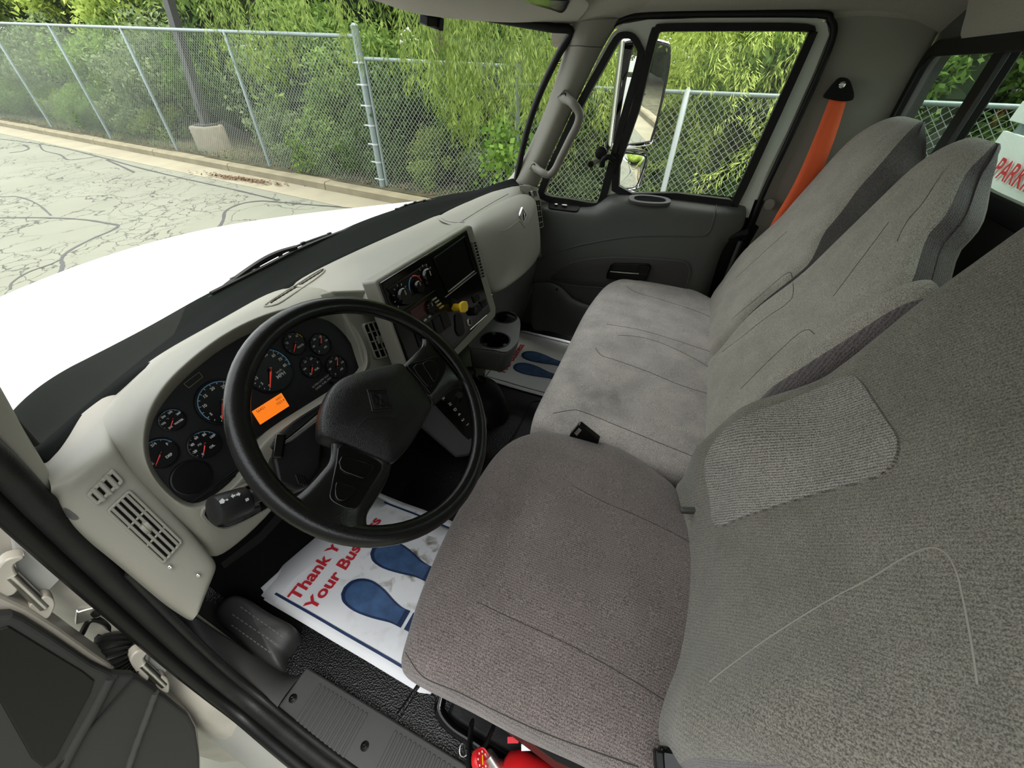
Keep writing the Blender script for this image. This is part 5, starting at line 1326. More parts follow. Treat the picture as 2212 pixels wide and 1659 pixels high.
def paper(name, soil):
    m = mat(name, (0.80, 0.80, 0.82), 0.75, bump=(14, 0.3))
    if soil:
        nt = m.node_tree; b = nt.nodes['Principled BSDF']; N = nt.nodes.new; L = nt.links
        tc = N('ShaderNodeTexCoord'); n1 = N('ShaderNodeTexNoise'); n1.inputs['Scale'].default_value = 22; n1.inputs['Detail'].default_value = 9; n1.inputs['Distortion'].default_value = 0.35
        L.new(tc.outputs['Object'], n1.inputs['Vector'])
        g = N('ShaderNodeVectorMath'); g.operation = 'DISTANCE'; g.inputs[1].default_value = (0.06, -0.02, 0.0); L.new(tc.outputs['Object'], g.inputs[0])
        r1 = N('ShaderNodeMapRange'); r1.inputs[1].default_value = 0.05; r1.inputs[2].default_value = 0.26; r1.inputs[3].default_value = 1; r1.inputs[4].default_value = 0; L.new(g.outputs['Value'], r1.inputs[0])
        r2 = N('ShaderNodeMapRange'); r2.inputs[1].default_value = 0.52; r2.inputs[2].default_value = 0.68; L.new(n1.outputs[0], r2.inputs[0])
        mu = N('ShaderNodeMath'); mu.operation = 'MULTIPLY'; L.new(r1.outputs[0], mu.inputs[0]); L.new(r2.outputs[0], mu.inputs[1])
        mx = N('ShaderNodeMix'); mx.data_type = 'RGBA'; mx.inputs[6].default_value = (0.80, 0.80, 0.82, 1); mx.inputs[7].default_value = (0.20, 0.165, 0.125, 1)
        L.new(mu.outputs[0], mx.inputs[0]); L.new(mx.outputs[2], b.inputs['Base Color'])
    return m
M_PAPER = paper('paper', False); M_PAPERS = paper('paper_soiled', True)
A = P(556, 1288, z=0.006); D = P(915, 1502, z=0.006)
B = P(806, 1066, z=0.006); Cc = P(984, 1130, z=0.006)
D = A + (D - A) * 1.02; R_ = V((B.x, A.y - 0.03, 0)); Rr = V((Cc.x, D.y - 0.03, 0))
zf0 = lambda x, y: max(floor_z(x, y), 0.0)
def pm_zf(x, y): return floor_z(x, y)
m1 = paper_mat('paper_mat', [V((A.x, A.y, 0)), V((B.x + 0.01, B.y + 0.03, 0)), V((Cc.x + 0.01, D.y - 0.16, 0)), V((D.x, D.y, 0))], pm_zf, 'white paper floor mat soiled by shoes in the driver footwell', 'x',
    [('Thank You For', 0.178, 0.735, 0.053, M_REDTX), ('Your Business', 0.178, 0.672, 0.053, M_REDTX)], [(0.262, 0.425, 0.40), (0.392, 0.425, 0.40)], soil=True, border=0.026, bord_w=0.0065, r=0.008)
# second sheet peeping out beneath the first
add('under_sheet', grid_mesh([[V((A.x + 0.004 + 0.40 * i / 8, A.y + 0.014 - 0.09 * i / 8 - 0.5 * j / 6, floor_z(A.x + 0.4 * i / 8, A.y - 0.5 * j / 6) + 0.0032)) for i in range(9)] for j in range(7)]), M_PAPER, m1, solid=0.0006)
pa = P(1128, 728, z=0.004); pb = P(1243, 752, z=0.004); pc = P(1175, 853, z=0.004); pd = P(1072, 806, z=0.004)
xl_, xr__ = P(1072, 806, z=0.004).x - 0.04, P(1240, 748, z=0.004).x - 0.02
yt, yb_ = 0.70, 0.10
m2 = paper_mat('paper_mat', [V((1.30, yt, 0)), V((1.80, yt, 0)), V((1.80, yb_, 0)), V((1.30, yb_, 0))], lambda x, y: floor_z(x, y), 'clean white paper floor mat in the far passenger footwell', 'x',
    [('Thank You For', 1.378, 0.668, 0.049, M_REDTX), ('Your Business', 1.378, 0.612, 0.049, M_REDTX)], [(1.460, 0.372, 0.42), (1.575, 0.372, 0.42)], soil=False, border=0.026, bord_w=0.004, border_m=M_BLACK, r=0.06, wave=0.001)
# ================================================================== passenger door, pillar, windshield, mirrors
def pprism(name, loop, x, dx, m, parent, k=0, bevel=0.0, smooth=False, seg=2):
    pts = [P(a, b, x=x) for a, b in (cat2(loop, k) if k else loop)]
    return add(name, prism_mesh(pts, V((dx, 0, 0))), m, parent, bevel=bevel, smooth=smooth, bseg=seg)
def plate(name, outer, holes, x, m, parent, thick=0.02, k=0):
    loops = [[P(a, b, x=x) for a, b in outer]] + [[P(a, b, x=x) for a, b in h] for h in holes]
    l2 = [[V((p.y, p.z, 0)) for p in l] for l in loops]
    fl_ = [p for l in loops for p in l]
    nf_ = len(fl_)
    tri = tessellate_polygon(l2)
    vs = fl_ + [p + V((thick, 0, 0)) for p in fl_]
    fs = [tuple(t) for t in tri] + [tuple(i + nf_ for i in reversed(t)) for t in tri]
    o = 0
    for l in loops:
        n = len(l)
        fs += [(o + i, o + (i + 1) % n, nf_ + o + (i + 1) % n, nf_ + o + i) for i in range(n)]
        o += n
    return add(name, mesh(vs, fs), m, parent, smooth=False, bevel=0.003)
dr_ = struct('door_2', label='closed passenger door with vent window and dark grey trim', cat='door')
VENT = [(1179, 421), (1230, 430), (1284, 439), (1292, 430), (1298, 413), (1335, 270), (1374, 128), (1372, 102), (1362, 86), (1350, 83), (1336, 91), (1300, 155), (1263, 221), (1215, 325), (1182, 400)]
MAIN = [(1336, 402), (1460, 417), (1575, 431), (1584, 428), (1650, 285), (1742, 82), (1745, 74), (1738, 68), (1600, 67), (1440, 68), (1426, 72), (1419, 84), (1380, 240)]
def grow(loop, d):
    return inset2(loop, -d)
VO, MO = grow(VENT, 14), grow(MAIN, 15)
DOOR_O = [(1158, 470), (1160, 415), (1200, 322), (1252, 213), (1290, 130), (1322, 73), (1345, 52), (1400, 42), (1600, 39), (1765, 39), (1786, 50), (1791, 75), (1760, 152), (1700, 285), (1640, 405), (1617, 470)]
plate('door_frame', DOOR_O, [VO, MO], 1.868, M_DPAINT, dr_, 0.03)
def seal_loop(name, loop, x, w, parent, m=M_RUBBER, wid=14):
    a = [P(p[0], p[1], x=x) for p in cat2(grow(loop, wid + 2), 3)]
    b = [P(p[0], p[1], x=x) for p in cat2(loop, 3)]
    return add(name, ring_mesh(a, b, V((w, 0, 0))), m, parent, bevel=0.003)
wv = seal_loop('vent_window_seal', VENT, 1.858, 0.03, dr_, wid=13)
wm = seal_loop('window_seal', MAIN, 1.858, 0.03, dr_, wid=16)
w3 = struct('window_3'); w4 = struct('window_4')
add('pane', prism_mesh([P(a, b, x=1.882) for a, b in grow(VENT, 6)], V((0.004, 0, 0))), M_GLASS, w3, smooth=False)
add('pane', prism_mesh([P(a, b, x=1.882) for a, b in grow(MAIN, 6)], V((0.004, 0, 0))), M_GLASS, w4, smooth=False)
# vent-window latch
lt = [P(1300, 330, x=1.845), P(1322, 352, x=1.845)]
add('vent_latch', join_mesh([lathe_mesh(Fr(P(1299, 330, x=1.85), (0, 1, 0), (0, 0, -1)), [(0.024, 0.0), (0.024, 0.008), (0.014, 0.012), (0.0, 0.012)], 20, caps=False)]), M_BLACK, dr_)
add('vent_latch_lever', tube_mesh(catmull([P(1300, 360, x=1.842), P(1303, 345, x=1.838), P(1314, 338, x=1.838), P(1326, 346, x=1.842)], 4), 0.012, 10), M_BLACK, dr_)
pprism('latch_plate', [(1320, 336), (1336, 334), (1334, 350), (1328, 376), (1318, 372)], 1.85, 0.02, M_BLACK, dr_, bevel=0.003)
# weatherstrip around the door opening
ws = catmull([P(a, b, x=1.874) for a, b in [(1150, 470), (1154, 410), (1192, 318), (1246, 206), (1284, 124), (1316, 66), (1342, 44), (1400, 33), (1600, 30), (1770, 31), (1794, 44), (1800, 76), (1770, 156), (1708, 292), (1652, 410), (1618, 492), (1600, 540), (1580, 600), (1565, 660)]], 6)
add('door_weatherstrip', tube_mesh(ws, 0.0095, 10), M_RUBBER, dr_)
# inner trim panel
RWS = [
    [(1150, 432, 1.872), (1200, 437, 1.872), (1250, 440, 1.872), (1287, 442, 1.872), (1306, 420, 1.872), (1340, 411, 1.872), (1450, 423, 1.872), (1548, 435, 1.872), (1590, 439, 1.872), (1612, 441, 1.872)],
    [(1150, 440, 1.850), (1200, 447, 1.850), (1250, 451, 1.850), (1288, 452, 1.850), (1306, 428, 1.850), (1340, 421, 1.850), (1450, 434, 1.850), (1548, 447, 1.850), (1590, 453, 1.850), (1613, 456, 1.855)],
    [(1150, 446, 1.832), (1200, 453, 1.832), (1250, 459, 1.832), (1290, 463, 1.828), (1312, 440, 1.822), (1342, 435, 1.820), (1450, 447, 1.820), (1546, 459, 1.820), (1588, 463, 1.825), (1613, 466, 1.84)],
    [(1150, 455, 1.826), (1200, 462, 1.826), (1250, 469, 1.826), (1292, 476, 1.820), (1318, 460, 1.812), (1346, 455, 1.810), (1450, 467, 1.810), (1544, 474, 1.812), (1586, 478, 1.82), (1610, 484, 1.838)],
    [(1150, 505, 1.820), (1200, 505, 1.820), (1248, 503, 1.818), (1292, 498, 1.816), (1330, 490, 1.815), (1360, 486, 1.815), (1450, 488, 1.812), (1536, 490, 1.812), (1580, 495, 1.82), (1602, 500, 1.838)],
    [(1150, 575, 1.812), (1190, 552, 1.812), (1235, 536, 1.810), (1285, 522, 1.808), (1330, 514, 1.806), (1365, 511, 1.806), (1440, 511, 1.804), (1515, 512, 1.804), (1552, 518, 1.812), (1566, 524, 1.835)],
    [(1150, 620, 1.804), (1185, 600, 1.804), (1225, 585, 1.802), (1275, 570, 1.80), (1325, 562, 1.798), (1365, 560, 1.797), (1430, 562, 1.797), (1500, 570, 1.80), (1532, 575, 1.81), (1548, 580, 1.835)],
    [(1150, 660, 1.800), (1182, 650, 1.800), (1220, 640, 1.80), (1270, 630, 1.798), (1320, 622, 1.796), (1365, 620, 1.795), (1420, 622, 1.795), (1485, 630, 1.80), (1516, 636, 1.81), (1530, 640, 1.835)],
    [(1140, 710, 1.805), (1170, 712, 1.805), (1210, 716, 1.805), (1250, 724, 1.805), (1300, 735, 1.805), (1350, 745, 1.805), (1400, 755, 1.805), (1450, 765, 1.81), (1480, 772, 1.82), (1496, 776, 1.835)],
]
tp_ = add('door_panel', grid_mesh([[P(a, b, x=x) for a, b, x in r] for r in RWS]), M_DOOR, dr_, sub=2, solid=-0.004)
tpb = bvh_of(tp_)
for s_ in ([(1170, 558), (1191, 548), (1230, 536), (1272, 526), (1320, 517), (1373, 511), (1440, 510), (1500, 511), (1522, 508), (1535, 495), (1543, 470), (1547, 448), (1549, 438)],):
    seam('panel_crease', tpb, s_, M_DASHDK, dr_, 0.003, lift=0.0)
ins = [(1190, 604), (1200, 588), (1220, 574), (1260, 561), (1310, 556), (1350, 555), (1420, 559), (1474, 564), (1486, 572), (1490, 584), (1484, 612), (1472, 640), (1400, 628), (1300, 620), (1240, 615)]
pi_ = [on(tpb, a, b, 0.006) for a, b in cat2(ins, 3)]
pc_ = sum(pi_, V()) / len(pi_)
add('door_insert', grid_mesh([[p + V((0.012, 0, 0)) for p in pi_], pi_, [p.lerp(pc_, 0.04) + V((-0.003, 0, 0)) for p in pi_], [p.lerp(pc_, 0.5) + V((-0.003, 0, 0)) for p in pi_], [p.lerp(pc_, 0.98) + V((-0.003, 0, 0)) for p in pi_]], True), M_DOORFAB, dr_)
add('insert_welt', tube_mesh(pi_, 0.0028, 6, True), M_DOOR, dr_)
xh = (pc_.x - 0.012)
pprism('handle_bezel', [(1309, 603), (1310, 592), (1318, 574), (1326, 569), (1400, 570), (1407, 576), (1402, 592), (1396, 606), (1350, 607)], xh, 0.012, M_GLOSS, dr_, bevel=0.003)
pprism('door_handle', [(1378, 588), (1380, 576), (1386, 573), (1402, 574), (1404, 580), (1398, 591), (1380, 592)], xh - 0.008, 0.012, M_BLACK, dr_, bevel=0.003)
add('handle_lever', tube_mesh([P(1318, 586, x=xh - 0.004), P(1350, 589, x=xh - 0.004), P(1380, 591, x=xh - 0.004)], 0.003, 6), M_CHROME, dr_)
# map pocket on the lower door
MP = [[(1150, 612, 1.79), (1180, 608, 1.785), (1205, 614, 1.78), (1225, 630, 1.775), (1235, 648, 1.765), (1300, 668, 1.755), (1360, 680, 1.755), (1420, 690, 1.76)],
      [(1150, 614, 1.775), (1180, 612, 1.77), (1200, 619, 1.762), (1218, 636, 1.755), (1228, 654, 1.745), (1296, 674, 1.738), (1356, 686, 1.738), (1416, 696, 1.745)],
      [(1148, 660, 1.765), (1178, 660, 1.76), (1198, 668, 1.752), (1216, 680, 1.745), (1228, 692, 1.738), (1280, 702, 1.735), (1336, 712, 1.735), (1400, 722, 1.742)],
      [(1145, 720, 1.775), (1172, 715, 1.77), (1192, 718, 1.765), (1212, 723, 1.76), (1230, 728, 1.755), (1270, 740, 1.75), (1320, 752, 1.75), (1390, 766, 1.755)]]
add('map_pocket', grid_mesh([[P(a, b, x=x) for a, b, x in r] for r in MP]), M_DOOR, dr_, sub=2, solid=-0.003)
add('panel_screw', lathe_mesh(Fr(P(1203, 625, x=1.762), (0, 1, 0), (0, 0, -1)), [(0.006, 0), (0.005, 0.003), (0, 0.002)], 12, caps=False), M_BLACK, dr_)
# arm-rest scoop, ledge cup and switch plate
def on_t(pts, lift, k=3):
    return [on(tpb, a, b, lift) for a, b in cat2(pts, k)]
ov = on_t([(1358, 424), (1380, 421), (1420, 425), (1445, 432), (1448, 438), (1434, 442), (1400, 440), (1370, 434)], 0.0015)
if all(ov):
    pass
def led(a, b):    # the ledge slopes down into the cab: plane through its window line and its lip
    return P(a, b, pl=((1.845, 0.0, P(1450, 434, x=1.845).z), (-0.42, 0.0, 0.9)))
oc1 = [led(a, b) + V((-0.004, 0, 0.008)) for a, b in cat2([(1357, 430), (1366, 424), (1400, 424), (1436, 429), (1449, 436), (1440, 443), (1400, 443), (1366, 438)], 3)]
oc2 = [led(a, b) + V((-0.004, 0, 0.008)) for a, b in cat2([(1369, 431), (1376, 427), (1400, 427), (1428, 431), (1438, 436), (1430, 440), (1400, 439), (1376, 436)], 3)]
add('pull_cup_rim', ring_mesh(oc1, oc2, V((0.002, 0, -0.012))), M_DASHDK, dr_, bevel=0.0015)
add('pull_cup', prism_mesh([p + V((0, 0, -0.003)) for p in oc2], V((0.002, 0, -0.010))), M_SHADE, dr_, smooth=False)  # shallow black plate; its colour stands for the shaded hollow
sw_ = on_t([(1187, 439), (1200, 439), (1240, 444), (1253, 446), (1248, 457), (1234, 457), (1200, 453), (1186, 450)], 0.006, 2)
if all(sw_):
    s1_ = add('switch_plate', prism_mesh(sw_, V((0.004, 0, -0.012))), M_BLACK, dr_, bevel=0.002)
for cx_, cy_, w_ in ((1202, 445, 5), (1220, 447, 8)):
    q = on(tpb, cx_, cy_, 0.008)
    if q is not None:
        add('window_switch', box_mesh((0, 0, 0), (w_ * 0.0032, 0.016, 0.008), Fr(q, (0, -1, 0), (-0.8, 0, 0.5))), M_STEEL, dr_, bevel=0.003)
for a, b in ((1185, 1),):
    pass
# dark shut line behind the door's rear edge
add('door_jamb', grid_mesh([[P(a, b, x=x) for a, b, x in r] for r in (((1612, 470, 1.90), (1566, 520, 1.90), (1548, 580, 1.90), (1528, 645, 1.90), (1490, 780, 1.90)), ((1640, 490, 1.90), (1600, 560, 1.90), (1585, 620, 1.90), (1565, 680, 1.90), (1530, 800, 1.90)))]), M_BLACK, dr_, smooth=False)
add('jamb_seal', tube_mesh(catmull([P(1616, 502, x=1.845), P(1585, 508, x=1.845), P(1562, 518, x=1.845), P(1550, 540, x=1.845), P(1538, 580, x=1.845), P(1522, 635, x=1.845), P(1500, 720, x=1.845)], 5), 0.016, 10), M_RUBBER, dr_)
add('jamb_seal', tube_mesh(catmull([P(1600, 520, x=1.85), P(1580, 570, x=1.85), P(1562, 620, x=1.85), P(1545, 680, x=1.85)], 5), 0.009, 8), M_DASHDK, dr_)
# ---------------------------------------------------------------- right A pillar with grab handle
wf = struct('trim_1')
Lf = [(1085, 405, 1.845), (1110, 385, 1.85), (1140, 338, 1.848), (1165, 285, 1.843), (1190, 225, 1.837), (1212, 160, 1.832), (1230, 95, 1.826), (1232, 66, 1.822), (1228, 50, 1.82)]
Rt = [(1150, 430, 1.872), (1165, 400, 1.874), (1188, 345, 1.874), (1214, 290, 1.874), (1245, 225, 1.874), (1278, 155, 1.874), (1310, 92, 1.874), (1330, 62, 1.874), (1345, 40, 1.874)]
l3 = [P(a, b, x=x) for a, b, x in Lf]; r3_ = [P(a, b, x=x) for a, b, x in Rt]
rows = [[p + V((0.02, 0.02, 0)), p, p.lerp(q, 0.22) + V((-0.022, -0.006, 0.0)), p.lerp(q, 0.5) + V((-0.034, -0.008, 0)), p.lerp(q, 0.8) + V((-0.022, 0, 0)), q, q + V((0.02, 0.01, 0))] for p, q in zip(l3, r3_)]
pil = add('pillar_trim', grid_mesh(rows), M_PILLAR, wf, sub=2)
plb = bvh_of(pil)
seam('trim_joint', plb, [(1229, 99), (1250, 99), (1275, 101), (1300, 102)], M_DASHDK, wf, 0.0015)
gh = thing('grab_handle', 'beige grab handle screwed to the pillar beside the windshield', 'handle', on(plb, 1185, 285) or P(1185, 285, x=1.8))
h0 = on(plb, 1217, 208, 0.006); h1 = on(plb, 1153, 358, 0.006)
def off(a, b, h): return P(a, b, x=h.x - 0.028)
path = catmull([h0 + V((0, 0.012, 0.012)), h0, off(1236, 222, h0), off(1251, 244, h0), off(1248, 268, h0), off(1232, 300, h0), off(1212, 340, h1), off(1199, 366, h1), off(1186, 378, h1), off(1170, 372, h1), h1, h1 + V((0, 0.012, 0.006))], 5)
nn = len(path)
add('grip', tube_mesh(path, [0.020 if (i < 8 or i > nn - 9) else 0.0165 for i in range(nn)], 14, flat=0.8), M_DASH, gh, sub=1)
for h in (h0, h1):
    fr_h = Fr(h + V((-0.012, -0.008, 0.0)), (0.35, 0.9, 0), (0, 0, 1))
    if fr_h.ez.dot(CAMPOS - h) < 0: fr_h = Fr(fr_h.o, fr_h.ex * -1, fr_h.ey)
    add('screw_well', lathe_mesh(fr_h, [(0.014, 0.0), (0.013, 0.008), (0.011, 0.008), (0.010, 0.003), (0, 0.003)], 18, caps=False), M_BLACK, gh)
# ---------------------------------------------------------------- windshield
w1_ = struct('window_1')
def wbot(x): return V((x, 1.03 - 0.275 * ((x - 0.97) / 0.88) ** 2, 0.745 + 0.03 * ((x - 0.97) / 0.88) ** 2))
def wtop(x): return V((x, 0.765 - 0.225 * ((x - 0.97) / 0.85) ** 2, 1.315 - 0.022 * ((x - 0.97) / 0.85) ** 2))
WX = [0.08 + i * 1.775 / 20 for i in range(21)]
rows = []
for t in np.linspace(0, 1, 9):
    row = []
    for x in WX:
        xb_ = x; xt = 0.97 + (x - 0.97) * 0.965
        b_, t_ = wbot(xb_), wtop(xt)
        row.append(b_.lerp(t_, t) + V((0, 0.03 * math.sin(PI * t), 0.018 * math.sin(PI * t))))
    rows.append(row)
add('pane', grid_mesh(rows), M_GLASS, w1_)
edge = [r[-1] for r in rows]
add('windshield_seal', tube_mesh(catmull([r[-1] + V((-0.004, -0.006, 0)) for r in rows] + [p + V((0, -0.006, 0)) for p in rows[-1][::-1][1:]], 3), 0.014, 8), M_RUBBER, w1_)
add('windshield_seal', tube_mesh([r[0] + V((-0.004, 0.006, 0)) for r in rows], 0.005, 8), M_RUBBER, w1_)
sn = thing('windshield_sensor', 'small black sensor box at the top of the windshield', 'sensor', P(930, 45, y=0.735))
fsn = Fr(P(930, 44, y=0.735), (0.97, -0.1, 0), (0, -0.2, 0.9))
add('case', box_mesh((0, 0, 0), (0.058, 0.022, 0.03), fsn), M_BLACK, sn, bevel=0.004)
add('lens_end', box_mesh((0.022, -0.003, 0.004), (0.018, 0.026, 0.034), fsn), M_GLOSS, sn, bevel=0.002)
# ---------------------------------------------------------------- overhead console above the windshield
oh = thing('overhead_console', 'beige overhead console along the windshield top with a pocket painted dark', 'console', (1.2, 0.6, 1.33))
E0 = [P(a, b, y=y) for a, b, y in ((700, -30, .70), (803, 0, .71), (861, 21, .71), (907, 36, .705), (1030, 49, .685), (1120, 52, .64), (1184, 53, .60), (1236, 62, .545))]
E1 = [P(a, b, y=y) for a, b, y in ((720, -60, .60), (820, -22, .615), (880, 0, .62), (930, 12, .62), (1040, 26, .60), (1125, 28, .56), (1190, 26, .53), (1250, 40, .50))]
E2 = [P(a, b, y=y - 0.07) for a, b, y in ((740, -110, .50), (840, -75, .52), (900, -45, .53), (960, -28, .53), (1060, -15, .51), (1135, -14, .47), (1210, -12, .45), (1290, 0, .43))]
E3 = [V((p.x + 0.02, p.y - 0.02, 1.34)) for p in E2]
Eb = [p + V((0, 0.05, 0.03)) for p in E0]
oh_ = add('console_body', grid_mesh([Eb, [p + V((0, 0.012, 0.004)) for p in E0], E0, E1, E2]), M_HEAD, oh, sub=2)
ohb = bvh_of(oh_)
pk = [on(ohb, a, b, 0.003) for a, b in cat2([(1131, -30), (1131, -6), (1150, 6), (1190, 18), (1214, 25), (1226, 8), (1228, -20)], 3)]
pk = [p for p in pk if p]
if len(pk) > 4:
    pcn = sum(pk, V()) / len(pk)
    add('pocket', grid_mesh([pk, [p.lerp(pcn, 0.5) for p in pk], [p.lerp(pcn, 0.97) for p in pk]], True), M_GLOSS, oh, smooth=False)  # black patch laid on the console face, painting the dark opening
# corner of headliner over the pillar
add('pillar_cap', grid_mesh([[P(a, b, x=x) for a, b, x in r] for r in (((1196, 51, 1.80), (1226, 56, 1.82), (1262, 60, 1.85), (1310, 62, 1.872), (1340, 48, 1.876)), ((1215, 40, 1.78), (1245, 40, 1.80), (1290, 40, 1.84), (1335, 36, 1.87), (1370, 30, 1.878)), ((1250, 10, 1.74), (1290, 12, 1.76), (1345, 15, 1.80), (1385, 16, 1.84), (1425, 16, 1.87)), ((1300, -30, 1.70), (1340, -28, 1.72), (1400, -22, 1.76), (1440, -15, 1.80), (1480, -10, 1.84)))]), M_HEAD, wf, sub=2)
# ---------------------------------------------------------------- outside mirrors
MN = V((-0.60, -0.80, -0.05)).normalized()
MPt = V((2.20, 0.305, 1.06))
def MR(a, b, d=0.0): return P(a, b, pl=(MPt + MN * d, MN))
sm = thing('side_mirror', 'tall chrome-backed side mirror with a convex mirror below, outside the far window', 'mirror', (2.24, 0.32, 0.80))
def mirror(nm, loop, gl, dome_=None, depth=0.07):
    lp = [MR(a, b, 0.0) for a, b in cat2(loop, 3)]
    c = sum(lp, V()) / len(lp)
    add(nm + '_housing', grid_mesh([[p.lerp(c, 0.035) + MN * 0.003 for p in lp], lp, [p - MN * 0.012 for p in lp], [p.lerp(c, 0.06) - MN * depth * 0.6 for p in lp], [p.lerp(c, 0.3) - MN * depth for p in lp], [p.lerp(c, 0.95) - MN * depth * 1.05 for p in lp]], True), M_CHROME, sm, sub=1)
    g = [MR(a, b, 0.004) for a, b in cat2(gl, 3)]
    gc_ = sum(g, V()) / len(g)
    rows = []
    for s in (0, 0.3, 0.6, 0.98):
        rows.append([p.lerp(gc_, s) + MN * (dome_ or 0) * (1 - (1 - s) ** 2) for p in g])
    add(nm + '_glass', grid_mesh(rows, True), M_MIRROR, sm, smooth=bool(dome_))
    add(nm + '_rim', tube_mesh(g, 0.004, 6, True), M_BLACK, sm)
mirror('mirror', [(1352, 83), (1400, 80), (1440, 88), (1450, 98), (1447, 150), (1430, 230), (1412, 302), (1404, 314), (1370, 319), (1325, 319), (1321, 306), (1334, 200), (1346, 100)], [(1372, 92), (1405, 92), (1436, 97), (1444, 106), (1441, 150), (1426, 230), (1408, 296), (1400, 306), (1360, 312), (1332, 312), (1340, 240), (1356, 150)])
mirror('convex_mirror', [(1340, 322), (1370, 319), (1396, 325), (1401, 336), (1398, 360), (1386, 395), (1378, 412), (1350, 415), (1318, 412), (1322, 370), (1330, 335)], [(1344, 334), (1370, 332), (1392, 337), (1394, 350), (1382, 386), (1372, 404), (1350, 407), (1326, 405), (1332, 370)], 0.012, 0.05)
add('mirror_arm', tube_mesh(catmull([V((1.93, 0.42, 0.86)), V((2.05, 0.45, 0.84)), V((2.20, 0.42, 0.86)), V((2.23, 0.40, 1.0)), V((2.23, 0.40, 1.22))], 5), 0.014, 8), M_BLACK, sm)
# ---------------------------------------------------------------- hood, cowl and wipers
hd = thing('hood', 'long white sloping truck hood beyond the windshield', 'hood', (0.97, 1.8, 0.2))
rows = []
s1x = catmull([P(a, b, y=y) for a, b, y in S1], 4)
def s1_at(t):
    k = t * (len(s1x) - 1); i = min(int(k), len(s1x) - 2)
    return s1x[i].lerp(s1x[i + 1], k - i)
for t in np.linspace(0, 1, 14):
    y = 1.10 + 1.32 * t
    row = []
    for s in np.linspace(-1, 1, 21):
        wd = 0.98 - 0.17 * t
        x = 0.97 + s * wd
        yy = y - 0.36 * (1 - t) * s * s - 0.10 * t * s * s
        z = 0.735 - 0.22 * t - 0.05 * t * t
        z += 0.015 - 0.055 * s * s - 0.34 * max(0, abs(s) - 0.86) ** 1.0 / 0.14 * 0.5
        q = V((x, yy, z)); e = s1_at((s + 1) / 2) + V((0, 0.002, -0.003))
        w = (1 - t) ** 5
        row.append(q.lerp(e, w))
    rows.append(row)
last = rows[-1]
rows.append([p + V((0, 0.05, -0.02)) for p in last]); rows.append([p + V((0, 0.085, -0.08)) for p in last]); rows.append([p + V((0, 0.09, -0.5)) for p in last])
rows = [[r[0] + V((-0.01, 0, -0.25))] + r + [r[-1] + V((0.01, 0, -0.25))] for r in rows]
add('hood_shell', grid_mesh(rows), M_WHITE, hd, sub=1)
def wiper(pts, arm, label):
    w_ = thing('wiper', label, 'wiper', P(*pts[0][:2], y=pts[0][2]))
    b_ = [P(a, b, y=y) for a, b, y in pts]
    bl = catmull(b_, 6)
    add('blade', tube_mesh(bl, 0.006, 6), M_BLACK, w_)
    up_ = [p + V((0, 0.006, 0.009 * math.sin(PI * i_ / (len(bl) - 1)))) for i_, p in enumerate(bl)]
    add('blade_frame', tube_mesh(up_[3:-3], 0.004, 6), M_BLACK, w_)
    for k in range(3, len(bl) - 2, 3):
        add('blade_clip', box_mesh((0, 0, 0), (0.014, 0.008, 0.010), Fr(up_[k], (1, 0, 0), (0, 1, 0))), M_BLACK, w_)
    add('wiper_arm', tube_mesh(catmull([P(a, b, y=y) for a, b, y in arm], 6), 0.007, 6), M_BLACK, w_)
wiper([(456, 634, 1.045), (560, 582, 1.055), (660, 532, 1.06), (768, 489, 1.06)], [(398, 688, 1.03), (455, 645, 1.045), (500, 608, 1.055), (560, 566, 1.06), (600, 546, 1.065), (640, 534, 1.06)], 'black wiper lying along the windshield base ahead of the gauges')
wiper([(840, 463, 1.03), (880, 449, 1.01), (920, 439, 0.98), (960, 432, 0.95)], [(868, 464, 1.01), (890, 456, 1.0), (915, 446, 0.98)], 'black wiper at the far end of the windshield base')
